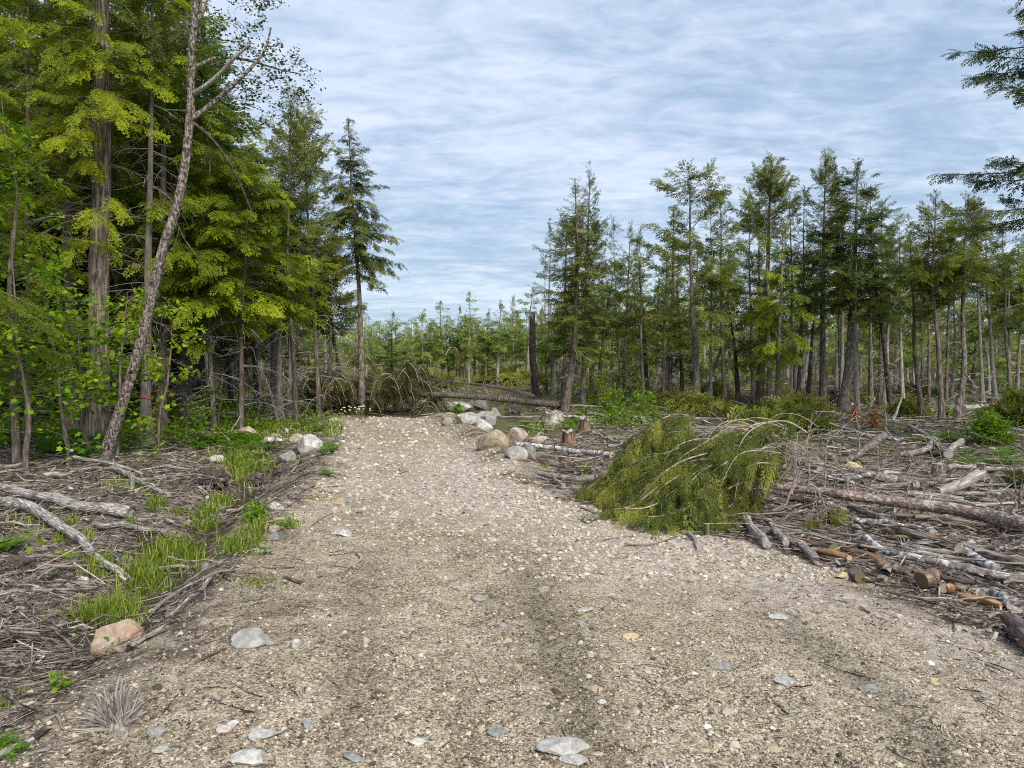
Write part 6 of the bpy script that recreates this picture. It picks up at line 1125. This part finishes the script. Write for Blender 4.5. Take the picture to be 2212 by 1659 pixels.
BB = [('Q', [(480, 660), (520, 580), (500, 480), (480, 410), (490, 340)], 8.3, .012), ('Q', [(590, 640), (600, 480), (590, 380), (560, 340), (480, 320), (380, 350), (300, 420)], 8.2, .012), ('Q', [(380, 600), (470, 470), (540, 380), (610, 260), (620, 140)], 8.4, .010),
 ('Q', [(345, 320), (280, 250), (180, 215), (90, 215), (20, 260)], 8.8, .014), ('Q', [(270, 410), (150, 400), (60, 420), (-20, 450)], 8.6, .013), ('Q', [(360, 770), (430, 740), (480, 640), (510, 560), (560, 380)], 8.0, .014), ('Q', [(850, 640), (830, 540), (790, 460), (760, 430)], 7.9, .010),
 ('Q', [(600, 600), (620, 580), (690, 690), (720, 830), (700, 900)], 7.9, .011), ('Q', [(600, 610), (640, 660), (680, 740), (700, 800)], 7.9, .009), ('Q', [(955, 660), (990, 580), (1050, 500), (1090, 440)], 7.8, .008), ('Q', [(1232, 690), (1240, 560), (1255, 490)], 7.6, .008), ('Q', [(1345, 700), (1345, 640), (1400, 640), (1430, 600)], 7.6, .009),
 ('Q', [(1910, 790), (1950, 740), (1975, 680), (1940, 640)], 7.4, .02), ('Q', [(200, 570), (120, 600), (40, 640), (0, 700), (-20, 760)], 8.3, .013), ('Q', [(60, 800), (140, 700), (260, 600), (330, 500)], 8.2, .012), ('Q', [(700, 640), (710, 420), (700, 320), (780, 260), (900, 150)], 9.5, .010),
 ('Q', [(740, 780), (760, 560), (900, 540), (1000, 440)], 8.8, .008), ('Q', [(1090, 230), (1160, 330), (1250, 400), (1380, 500)], 9.6, .012), ('Q', [(1095, 240), (1100, 160), (1080, 60)], 9.8, .008), ('Q', [(920, 380), (925, 250), (900, 120)], 10.5, .010), ('Q', [(1270, 270), (1380, 290), (1440, 330), (1480, 380)], 10, .012),
 ('Q', [(440, 480), (470, 430), (500, 360), (510, 340)], 8.3, .014), ('Q', [(20, 320), (40, 380), (60, 460)], 8.8, .012), ('Q', [(1760, 600), (1840, 500), (1900, 470)], 8.5, .008), ('Q', [(1480, 700), (1540, 640), (1600, 560), (1700, 440)], 8.0, .006), ('Q', [(1380, 780), (1500, 860), (1640, 960), (1760, 1020)], 7.3, .006), ('Q', [(560, 880), (620, 760), (640, 700)], 7.8, .010)]
mb = MB()
for reg, pts, dp_, rad in BB: bare(reg, pts, dp_, rad, mb, m=.95 + .3 * r.randn(), sub=11, l=.42)
mb.v = [v - eo.astype(np.float32) for v in mb.v]; mb.build('bare_branches', B_GREY, parent=e)
TF = [('Q', 200, 585, 210, 250, 8.2, .45), ('Q', 635, 770, 170, 210, 7.5, .62), ('Q', 760, 720, 90, 120, 8.0, .5), ('Q', 60, 640, 160, 250, 8.3, .4), ('Q', 60, 830, 120, 90, 7.5, .7), ('Q', -120, 760, 200, 160, 7.8, .3)]
mb = MB()
for reg, x, y, w, h, dp_, tt in TF:
    n = 14; arcs = []
    for k in range(n):
        x0 = x + r.uniform(-.32, .32) * w; a0 = at_depth(*src(reg, x0, y + r.rand() * h * .25), dp_ + r.randn() * .1); a1 = at_depth(*src(reg, x0 + r.uniform(-.2, .2) * w, y + h * (.6 + .35 * r.rand())), dp_ + r.randn() * .12); arcs.append(np.array([a0, (a0 + a1) / 2 + r.randn(3) * .03 + [0, 0, .03], a1]))
    brush(mb, arcs, r, .22, tt, spacing=.012, br=.004, hang=1.0)
mb.v = [v - eo.astype(np.float32) for v in mb.v]; mb.build('hanging_tufts', [B_MID, M_SPR], parent=e)
# the road-blocking fallen tree: dark trunk to the right, drooping crown heap across the road
e = empty('fallen_spruce', tuple(G(*src('M', 700, 930))), 'wilted dark spruce fallen across the end of the road, its crown heaped up like brush', 'fallen tree'); eo = np.array(e.location)
P = resample(np.array([at_depth(*src('M', x, y), d_) for x, y, d_ in [(300, 700, 21.5), (700, 735, 21.7), (1150, 752, 22), (1500, 770, 22.3), (1800, 800, 22.6), (2090, 832, 23)]]), 40)
mb = MB(); tubes(mb, [P - eo], [np.interp(np.linspace(0, 1, 40), [0, .4, 1], [.045, .07, .105])], 14, .5); mb.build('trunk', B_DARK, parent=e, smooth=True)
mb = MB(); dead_geo(mb, P[16:] - eo, r, .02, .95, 46, .7, br=.009, el=(-20, 75)); mb.build('bare_branches', B_GREY, parent=e)
P2 = resample(np.array([at_depth(*src('M', x, y), 22.6) for x, y in [(1080, 640), (1210, 655), (1500, 682), (1700, 712), (1880, 765)]]), 20)
mb = MB(); tubes(mb, [P2 - eo], [np.linspace(.02, .06, 20)], 8, .5); dead_geo(mb, P2 - eo, r, .0, 1, 46, .8, br=.008, el=(-50, 50)); mb.build('second_stem', B_DARK, parent=e)
A = []
xs_ = [150, 250, 380, 500, 640, 760, 900, 1020, 1120]; tops_ = [700, 610, 560, 600, 600, 580, 520, 500, 650]
for k in range(125):
    x0 = r.uniform(110, 1150) if k % 3 else r.uniform(110, 520); ty = np.interp(x0, xs_, tops_) + r.rand() ** 1.3 * 200; dp_ = r.uniform(20.6, 22.8); sgn = 1 if r.rand() < .55 else -1; w = r.uniform(50, 150)
    root_y = min(ty + r.uniform(60, 160), 900)
    A.append(np.array([at_depth(*src('M', x0 - sgn * w * .7, root_y), dp_ + .4), at_depth(*src('M', x0 - sgn * w * .3, ty + 15), dp_ + .15), at_depth(*src('M', x0 + sgn * w * .2, ty), dp_), at_depth(*src('M', x0 + sgn * w * .7, ty + w * .6), dp_ - .25), at_depth(*src('M', x0 + sgn * w * .9, min(ty + w * 1.5, 920)), dp_ - .4)]))
for pts in ([(520, 560), (545, 490), (620, 450), (700, 490), (760, 600)], [(1020, 600), (1000, 480), (960, 455), (930, 500)], [(1240, 470), (1280, 400), (1330, 420), (1330, 520)], [(480, 720), (540, 640), (600, 640), (640, 720)], [(1040, 640), (1060, 520), (1100, 540), (1110, 640)]):
    A.append(np.array([at_depth(*src('M', x, y), 21.8) for x, y in pts]))
mb = MB(); brush(mb, A, r, .40, .50, spacing=.050, tpl=[spray(60 + i, 8, 1, side=.16, lw=.030, ll=.13, ang=42, droop=.15, rag=.4) for i in range(3)], br=.020, hang=.75, barkt=.95)
mb.v = [v - eo.astype(np.float32) for v in mb.v]; mb.build('crown', [B_GREY, M_BRU], parent=e)
# heaps of lopped tops further back on the right and left
HP = [('P', 1700, 250, 420, 130, 'yellow green heap of lopped cedar tops just behind the fallen spruce, left part', .55), ('P', 2000, 330, 460, 160, 'yellow green heap of lopped cedar tops behind the fallen spruce, right part', .55), ('P', 1690, 120, 220, 110, 'small drooping yellow green heap right below the wide armed tree', .7),
 ('P', 1380, 180, 260, 90, 'low heap of yellow green cuttings left of the drooping heap', .7), ('Q', 560, 200, 380, 130, 'olive green brush heap in front of the big dark crowned cedar', .35), ('Q', 260, 140, 330, 110, 'olive heap of cuttings under the bright green boughs', .4), ('O', 600, 1600, 120, 60, 'faded brush heap beside the three slim trees', .4),
 ('D', 1960, 845, 150, 34, 'grey green cuttings lying between the trunks at the right', .4), ('D', 1100, 815, 170, 40, 'pale green cuttings behind the fallen dark trunk', .6), ('D', 960, 822, 100, 34, 'pale brush behind the fallen crown at the road end', .5), ('D', 2190, 890, 120, 90, 'olive brush at the far right edge beside the ferns', .4), ('Q', 1960, 570, 120, 140, 'small fallen evergreen bough at the right edge above the spruce trunk', .3), ('D', 1500, 880, 90, 50, 'green brush at the foot of the wide armed tree', .45), ('D', 1730, 880, 130, 40, 'pale twig heap at the feet of the trunks right of the big dark crowned cedar', .45)]
for reg, x, y, w, h, lab, tt in HP:
    X, Y = src(reg, x, y + h * .35); g = G(X, Y); s = g[1] / FS / REG[reg][2]; e = empty('brush_heap', tuple(g), lab, 'brush heap'); A = []; n = 42
    for k in range(n):
        a = r.rand() * 6.28; q = math.sqrt(r.rand()); c0 = g + np.array([q * math.cos(a) * w * s * .42, q * math.sin(a) * w * s * .3, 0]); hh = 1.25 * h * s * (1 - .6 * q) * r.uniform(.4, 1.05); b_ = r.rand() * 6.28; L = w * s * r.uniform(.12, .25); v = np.array([math.cos(b_), math.sin(b_), 0])
        A.append(np.array([c0 - v * L + [0, 0, .02], c0 - v * L * .4 + [0, 0, hh * .8], c0 + [0, 0, hh], c0 + v * L * .7 + [0, 0, hh * .7], c0 + v * L * 1.2 + [0, 0, hh * .2]]))
    near = g[1] < 14
    mb = MB(); brush(mb, A, r, .24 if near else .36, tt, spacing=.022 if near else .035, tpl=SP_TASSEL if near else SP_FAR, br=.010, hang=.5); mb.v = [v - g.astype(np.float32) for v in mb.v]; mb.build('boughs', [B_BIR, M_SLSH if tt > .42 else M_CED], parent=e)

# ------------------------------------------------------------------ low plants
def fern_parts(seed, nf, L, npn=16, pin=.2, erect=.9):
    r = np.random.RandomState(seed); mb = MB(); t = np.linspace(0, 1, 9)
    a = np.arange(nf) / nf * 6.283 + .3 * r.randn(nf); l = L * (.7 + .5 * r.rand(nf)); e = np.radians(r.uniform(45, 75, nf)) * erect
    dh = np.stack([np.cos(a), np.sin(a), 0 * a], -1)
    x = (np.cos(e)[:, None] * t + .25 * t ** 2) * l[:, None]; z = (np.sin(e)[:, None] * t - .42 * t ** 2.2) * l[:, None]
    P = dh[:, None] * x[..., None]; P[..., 2] = z; tubes(mb, P, .004 * np.linspace(1, .3, 9)[None] * np.ones((nf, 1)), 3, .4, 0)
    u = np.linspace(.12, .99, npn); i = np.minimum((u * 8).astype(int), 7); f = (u * 8 - i)[None, :, None]; q = P[:, i] * (1 - f) + P[:, i + 1] * f; d = norm(P[:, i + 1] - P[:, i]); wl = pin * l[:, None] * np.sin(np.clip(u, 0, 1) ** .6 * 3.0)[None].clip(.08)
    T_ = np.array([[0, 0, 0], [.16, .3, .0], [.10, .7, -.03], [0, 1, -.08], [-.10, .7, -.03], [-.16, .3, 0]]); F_ = np.array([[0, 1, 2, 5], [5, 2, 3, 4]])
    sd_ = norm(np.cross(d, [0, 0, 1.0]));
    for s_ in (-1, 1):
        dd = norm(sd_ * s_ + d * .35 + .1 * r.randn(*d.shape)).reshape(-1, 3); X, Y, Z = frames(dd, np.array([0, 0, 1.0]) + .15 * r.randn(len(dd), 3)); inst(mb, T_, F_, q.reshape(-1, 3), X, Y, Z, np.stack([wl.ravel()] * 3, -1), np.clip(.5 + .15 * r.randn(len(dd)), 0, 1), 0)
    return mb.mesh('fern', M_FERN)
FE = [fern_parts(i, 9, .5) for i in range(3)] + [fern_parts(9, 6, .45, erect=1.15)]
def ferns(reg, x0, x1, y0, y1, n, hpx, group, label, seed):
    r = np.random.RandomState(seed)
    for k in range(n):
        X, Y = src(reg, r.uniform(x0, x1), r.uniform(y0, y1)); g = G(X, Y); s = hpx / REG[reg][2] / FS * g[1] / .36 * r.uniform(.7, 1.2)
        o = bpy.data.objects.new('fern', FE[r.randint(4)]); SC.collection.objects.link(o); o.location = g; o.rotation_euler = (r.randn() * .1, r.randn() * .1, r.rand() * 6.28); o.scale = (s, s, s); tag(o, label, 'fern', group if n > 1 else None)
ferns('L', -60, 560, 40, 165, 46, 95, 'ferns at the foot of the left hand trees', 'fern growing among others at the foot of the thick trunk on the left', 1)
ferns('V', -60, 640, 120, 260, 36, 125, 'ferns left of the big pale boulder', 'fern growing in the bright green patch left of the big pale boulder', 2)
ferns('V', 300, 620, 280, 400, 10, 90, 'ferns in the ditch below the boulders', 'fern growing in the ditch below the row of boulders', 3)
ferns('V', 1080, 1180, 200, 300, 4, 110, 'dark ferns right of the big pale boulder', 'dark green fern standing between the big pale boulder and the road', 4)
ferns('V', 1120, 1120, 445, 460, 1, 130, None, 'dark green bushy fern at the left edge of the road below the big boulder', 5)
ferns('V', 870, 870, 350, 350, 1, 100, None, 'bright yellow green small fern in front of the big pale boulder', 6)
ferns('L', 245, 250, 755, 765, 1, 95, None, 'small yellow green fern left of the grass tuft', 7)
ferns('L', -30, 40, 600, 620, 2, 120, 'fern pair cut by the left edge', 'fern cut by the left edge of the picture beside the crossing logs', 8)
ferns('L', 0, 90, 1575, 1620, 2, 120, 'fern pair in the bottom left corner', 'bright fern in the bottom left corner over the mottled log', 9)
ferns('Q', 1250, 1560, 300, 350, 14, 75, 'ferns behind the bent bare trunk', 'fern growing in the patch behind the bent bare trunk on the right', 10)
ferns('Q', 1560, 1991, 400, 490, 14, 85, 'ferns at the right edge above the far stump', 'fern growing in the row at the right edge above the narrow cut stump', 11)
ferns('P', 280, 480, 350, 410, 8, 50, 'ferns left of the pale old stump', 'fern growing left below the pale lichened stump', 12)
ferns('P', 560, 720, 330, 400, 7, 60, 'ferns right of the pale old stump', 'fern growing between the pale lichened stump and the reddish stump', 13)
ferns('M', 150, 400, 960, 1030, 10, 60, 'ferns below the left end of the fallen crown', 'fern growing below the left end of the wilted fallen crown', 14)
ferns('W', 1520, 2150, 1150, 1300, 14, 130, 'ferns around the upturned root plate', 'fern growing around the dark upturned root plate', 15)
# broadleaf saplings and shrubs
def sapling(reg, x, y, hpx, wpx, label, seed, size=.07, n=14, stems=1, tint0=.55, depth=None, lm=M_MAP, name='maple_sapling', cat='sapling', low=.15, T_=LEAF5, F_=LF5, nl=5, lean=0.0, sub=4):
    X, Y = src(reg, x, y); g = G(X, Y)
    if depth: p = at_depth(X, Y, depth); g = np.array([p[0], depth, float(H(p[0], depth))])
    s = g[1] / FS / REG[reg][2]; h = hpx * s; w = wpx * s / 2; r = np.random.RandomState(seed); e = empty(name, tuple(g), label, cat)
    mb = MB(); cs = []
    for k in range(stems):
        t = np.linspace(0, 1, 14)[:, None]; a = r.rand() * 6.28; c = np.hstack([t * h * (.1 if stems == 1 else .25) * math.cos(a) + lean * h * t ** 1.5, t * h * .1 * math.sin(a), t * h * (.85 if k else 1)]); c[:, :2] += .02 * h * vnoise(t * 4, seed + k); cs.append(c); tubes(mb, [c], [np.linspace(.012 * h + .004, .003, 14)], 7, .6)
    mb.build('stem', B_GREY if lm is not M_MAP else B_MID, parent=e, smooth=True)
    u = r.uniform(low, 1, n); k = r.randint(0, stems, n); st_ = np.array([cs[kk][min(13, int(uu * 13))] for kk, uu in zip(k, u)]); a = r.rand(n) * 6.28; d = np.stack([np.cos(a), np.sin(a), .25 + .2 * r.randn(n)], -1)
    mb = MB(); leafy(mb, st_, norm(d), w * (1.15 - .55 * u) * (.6 + .5 * r.rand(n)), r, size, tint0, nl=nl, br=.004, sub=sub, T_=T_, F_=F_); mb.build('leaves', [B_MID, lm], parent=e)
sapling('W', 880, 1500, 1500, 1500, 'maple sapling with a thin bare olive stem before the thick trunk, bright leaves in layers', 1, .115, 34, tint0=.6, low=.32, sub=5)
sapling('D', 60, 960, 520, 420, 'leafy maple sapling low at the left edge of the forest', 2, .10, 40, tint0=.5, depth=11.5, low=.15, sub=5)
sapling('D', 150, 950, 420, 330, 'maple sapling between the near hemlock and the stout brown trunk', 3, .10, 30, tint0=.55, depth=12.5, low=.2, sub=5)
sapling('D', 345, 905, 330, 130, 'small maple sapling with yellow green leaves right of the pink marked cedar', 4, .095, 15, tint0=.85, depth=13.2, low=.1)
sapling('D', 250, 935, 360, 190, 'maple sapling with leaf sprays crossing the leaning trunk', 5, .10, 22, tint0=.6, depth=13, low=.45)
sapling('D', 20, 900, 760, 300, 'tall leafy maple sapling at the left edge', 6, .10, 44, tint0=.45, depth=12, low=.3)
sapling('D', 470, 905, 90, 130, 'low leafy bush right of the upturned root plate', 7, .075, 22, tint0=.35, depth=16.5, low=.0)
sapling('D', 655, 900, 70, 110, 'dark green low bush beside the wilted crown at the road end', 8, .07, 24, tint0=.2, low=.0, lm=M_MAP)
sapling('D', 400, 900, 90, 120, 'low bright bush between the leaning trunk and the root plate', 9, .08, 18, tint0=.4, depth=15, low=.0)
sapling('D', 300, 920, 70, 100, 'low leafy plant at the foot of the pale pink marked cedar', 10, .08, 14, tint0=.4, depth=14, low=.0)
sapling('D', 1292, 880, 130, 90, 'upright leafy green sapling at the right edge of the fallen dark trunk', 11, .09, 30, tint0=.5, low=.05)
sapling('D', 1325, 900, 60, 60, 'bright leafy bush, front one beside the freshly cut log ends', 12, .075, 22, tint0=.7, low=.0)
sapling('D', 1385, 905, 60, 90, 'bright leafy bush right of the freshly cut log ends', 13, .075, 26, tint0=.5, low=.0)
sapling('D', 1385, 870, 130, 110, 'taller leafy sapling between the dark stemmed trees', 14, .08, 30, tint0=.55, low=.1)
sapling('D', 1335, 915, 40, 60, 'low green plant under the bright leafy bush', 15, .06, 20, tint0=.4, low=.0)
sapling('Q', 1775, 330, 200, 270, 'round dense bright green bush at the right below the slim trees', 16, .062, 70, stems=5, tint0=.5, low=.0, nl=9, sub=6, name='green_bush', cat='bush', T_=LEAFO, F_=LFO)
sapling('Q', 1510, 170, 50, 80, 'small green bush at the foot of the crooked cedar', 17, .06, 20, tint0=.55, low=0, name='green_bush', cat='bush')
sapling('D', 2130, 850, 70, 150, 'broad dark green shrub among the far right trunks', 18, .11, 44, stems=4, tint0=.3, low=0, name='green_bush', cat='bush')
sapling('D', 1240, 850, 110, 70, 'leafy green growth at the foot of the double spired pair', 19, .09, 26, tint0=.4, low=0)
sapling('Q', 900, 190, 95, 55, 'rust orange dead seedling, left one of the pair in the slash', 20, .045, 26, tint0=.6, low=.1, lm=M_RED, name='dead_seedling', T_=LEAFO, F_=LFO)
sapling('Q', 1010, 240, 115, 65, 'rust orange dead seedling, right one of the pair in the slash', 21, .045, 30, tint0=.35, low=.1, lm=M_RED, name='dead_seedling', T_=LEAFO, F_=LFO)
sapling('L', 525, 1120, 60, 70, 'tiny green seedling in front of the rust streaked slab', 22, .045, 9, tint0=.5, low=.2, name='seedling', cat='seedling', T_=LEAFO, F_=LFO, nl=2, sub=2)
sapling('L', 250, 655, 60, 90, 'tiny maple seedling with a few yellow green leaves left of the ditch', 23, .085, 5, tint0=.9, low=.5, name='seedling', cat='seedling', nl=1, sub=2)
sapling('V', 570, 1185, 60, 50, 'tiny dark green seedling on the left verge', 24, .035, 9, tint0=.4, low=.1, name='seedling', cat='seedling', T_=LEAFO, F_=LFO, nl=2, sub=2)
sapling('V', 770, 940, 90, 70, 'small green weed right of the rusty verge stones', 25, .05, 10, tint0=.4, low=.1, name='weed', cat='plant', T_=LEAFO, F_=LFO, nl=3, sub=2)
sapling('V', 490, 900, 190, 120, 'tall weed with narrow dark leaves on the spoil bank', 26, .05, 26, stems=3, tint0=.35, low=.1, name='weed', cat='plant', T_=LEAFO, F_=LFO, nl=4, sub=2)
sapling('M', 1335, 880, 50, 110, 'green tuft of leaves on top of the wide flat boulder', 27, .06, 20, tint0=.6, low=0, name='weed', cat='plant', T_=LEAFO, F_=LFO)
sapling('L', 280, 1290, 60, 60, 'small sprig with reddish base at the lower left', 28, .04, 8, tint0=.5, low=.2, name='seedling', cat='seedling', T_=LEAFO, F_=LFO, nl=2, sub=2)
# undergrowth under the left-hand trees
for k, (X0, X1, Y0, Y1, n, s_, lab, pl) in enumerate([(-250, 560, 880, 950, 1500, .085, 'leafy undergrowth under the trees on the left', 14), (380, 720, 870, 930, 600, .07, 'leafy undergrowth along the forest edge left of the road end', 16), (1250, 1460, 875, 925, 300, .07, 'leafy undergrowth in front of the right hand stand', 17)]):
    r = np.random.RandomState(70 + k); X = r.uniform(X0, X1, n) * 3000 / 2212; Y = r.uniform(Y0, Y1, n) * 3000 / 2212; p = G(X, Y); p = np.repeat(p, 7, 0); p += r.randn(len(p), 3) * [.14, .14, .0]; p[:, 2] += .03 + .4 * r.rand(len(p)) ** 1.7 * (.5 + .5 * vnoise(p[:, 0] * 1.2, p[:, 1] * 1.2)).clip(.15)
    mb = MB(); leaves(mb, p, r, s_, .52, LEAFO, LFO, 0); tag(mb.build('undergrowth', M_MAP), lab, 'undergrowth', kind='stuff')
# white daisies at the road end
g = G(*src('M', 610, 935)); e = empty('daisies', tuple(g), 'little clump of white daisies at the end of the road before the wilted crown', 'flowers'); r = np.random.RandomState(3); n = 22
hd = np.stack([r.uniform(-.42, .42, n), r.uniform(-.2, .2, n), r.uniform(.18, .42, n)], -1); mb = MB(); P = np.stack([hd * [.5, .5, 0], hd * [.8, .8, .5], hd], 1); tubes(mb, P, np.full((n, 3), .004), 3); mb.build('stems', M_GRA, parent=e)
m, nt = mat('white petals'); d = nt.nodes.new('ShaderNodeBsdfDiffuse'); d.inputs[0].default_value = (.8, .8, .78, 1); outp(nt, d.outputs[0])
V, F = ICO1; mb = MB(); mb.add(V * [.026, .026, .013], F); fm = mb.mesh('flower_head', m)
for q in hd: o = bpy.data.objects.new('flower_head', fm); SC.collection.objects.link(o); o.parent = e; o.location = q
# grass
GR = [('L', 860, 660, 300, 130, 420, 90), ('L', 1230, 470, 120, 140, 260, 60), ('L', 620, 300, 260, 60, 160, 50), ('L', 150, 480, 300, 120, 160, 50), ('L', 1010, 440, 120, 90, 300, 50), ('L', 1180, 230, 160, 120, 500, 60), ('L', 1380, 470, 200, 60, 120, 22), ('L', 1240, 760, 200, 60, 120, 22), ('L', 515, 970, 330, 90, 620, 150), ('L', 600, 940, 120, 90, 200, 150), ('L', 700, 770, 240, 170, 620, 110), ('L', 820, 640, 260, 120, 520, 85), ('L', 470, 700, 170, 90, 260, 90), ('L', 1150, 590, 180, 80, 420, 75), ('L', 985, 505, 130, 50, 220, 60), ('L', 1080, 375, 120, 50, 240, 50), ('L', 760, 385, 110, 50, 150, 55), ('L', 640, 480, 70, 40, 110, 50), ('L', 430, 545, 60, 30, 70, 60), ('L', 350, 480, 90, 40, 100, 50), ('L', 290, 560, 50, 20, 60, 60),
 ('L', 1190, 180, 260, 110, 900, 50), ('L', 880, 420, 100, 30, 80, 30), ('L', 1240, 520, 90, 110, 160, 60), ('L', 215, 960, 120, 50, 110, 60), ('L', 275, 1250, 80, 50, 80, 90), ('L', 20, 1370, 70, 40, 60, 60), ('L', 130, 1290, 120, 90, 50, 50), ('L', 900, 600, 160, 60, 160, 60), ('L', 340, 950, 110, 60, 90, 60), ('L', 360, 1020, 60, 40, 60, 70),
 ('P', 420, 380, 240, 60, 300, 40), ('P', 650, 370, 140, 50, 160, 40), ('D', 620, 935, 180, 40, 500, 16), ('V', 1060, 660, 260, 60, 120, 14), ('Q', 1250, 960, 120, 50, 70, 40), ('P', 770, 690, 70, 50, 50, 60), ('P', 480, 650, 60, 30, 50, 30), ('D', 720, 930, 60, 30, 120, 14)]
mb = MB(); r = np.random.RandomState(66)
for reg, x, y, w, h, n, hp in GR:
    X, Y = src(reg, x + r.randn(n) * w * .25, y + r.randn(n) * h * .28); p = G(X, Y); hh = hp * p[:, 1] / FS / REG[reg][2] * (.45 + .75 * r.rand(n)); a = r.rand(n) * 6.28; t = np.linspace(0, 1, 5); ln = r.uniform(.15, .75, n)
    dh = np.stack([np.cos(a), np.sin(a), 0 * a], -1); P = p[:, None] + dh[:, None] * ((t ** 1.7)[None, :, None] * (ln * hh)[:, None, None]); P[..., 2] += hh[:, None] * (t - .28 * ln[:, None] * t ** 2.5)[...]
    wd = np.maximum(.0018, .00075 * p[:, 1])[:, None] * np.array([1, .95, .8, .5, .08]); sd_ = np.stack([-np.sin(a), np.cos(a), 0 * a], -1)[:, None] * wd[..., None]
    V = np.stack([P - sd_, P + sd_], 2); m_ = n; i = np.arange(m_)[:, None] * 10; j = np.arange(4)[None] * 2; mb.add(V.reshape(-1, 3), np.stack([i + j, i + j + 1, i + j + 3, i + j + 2], -1).reshape(-1, 4), np.repeat(np.clip(.5 + .26 * r.randn(n), 0, 1), 10))
tag(mb.build('grass', M_GRA), 'bright green grass growing in tufts along the ditch and between the rocks', 'grass', kind='stuff')
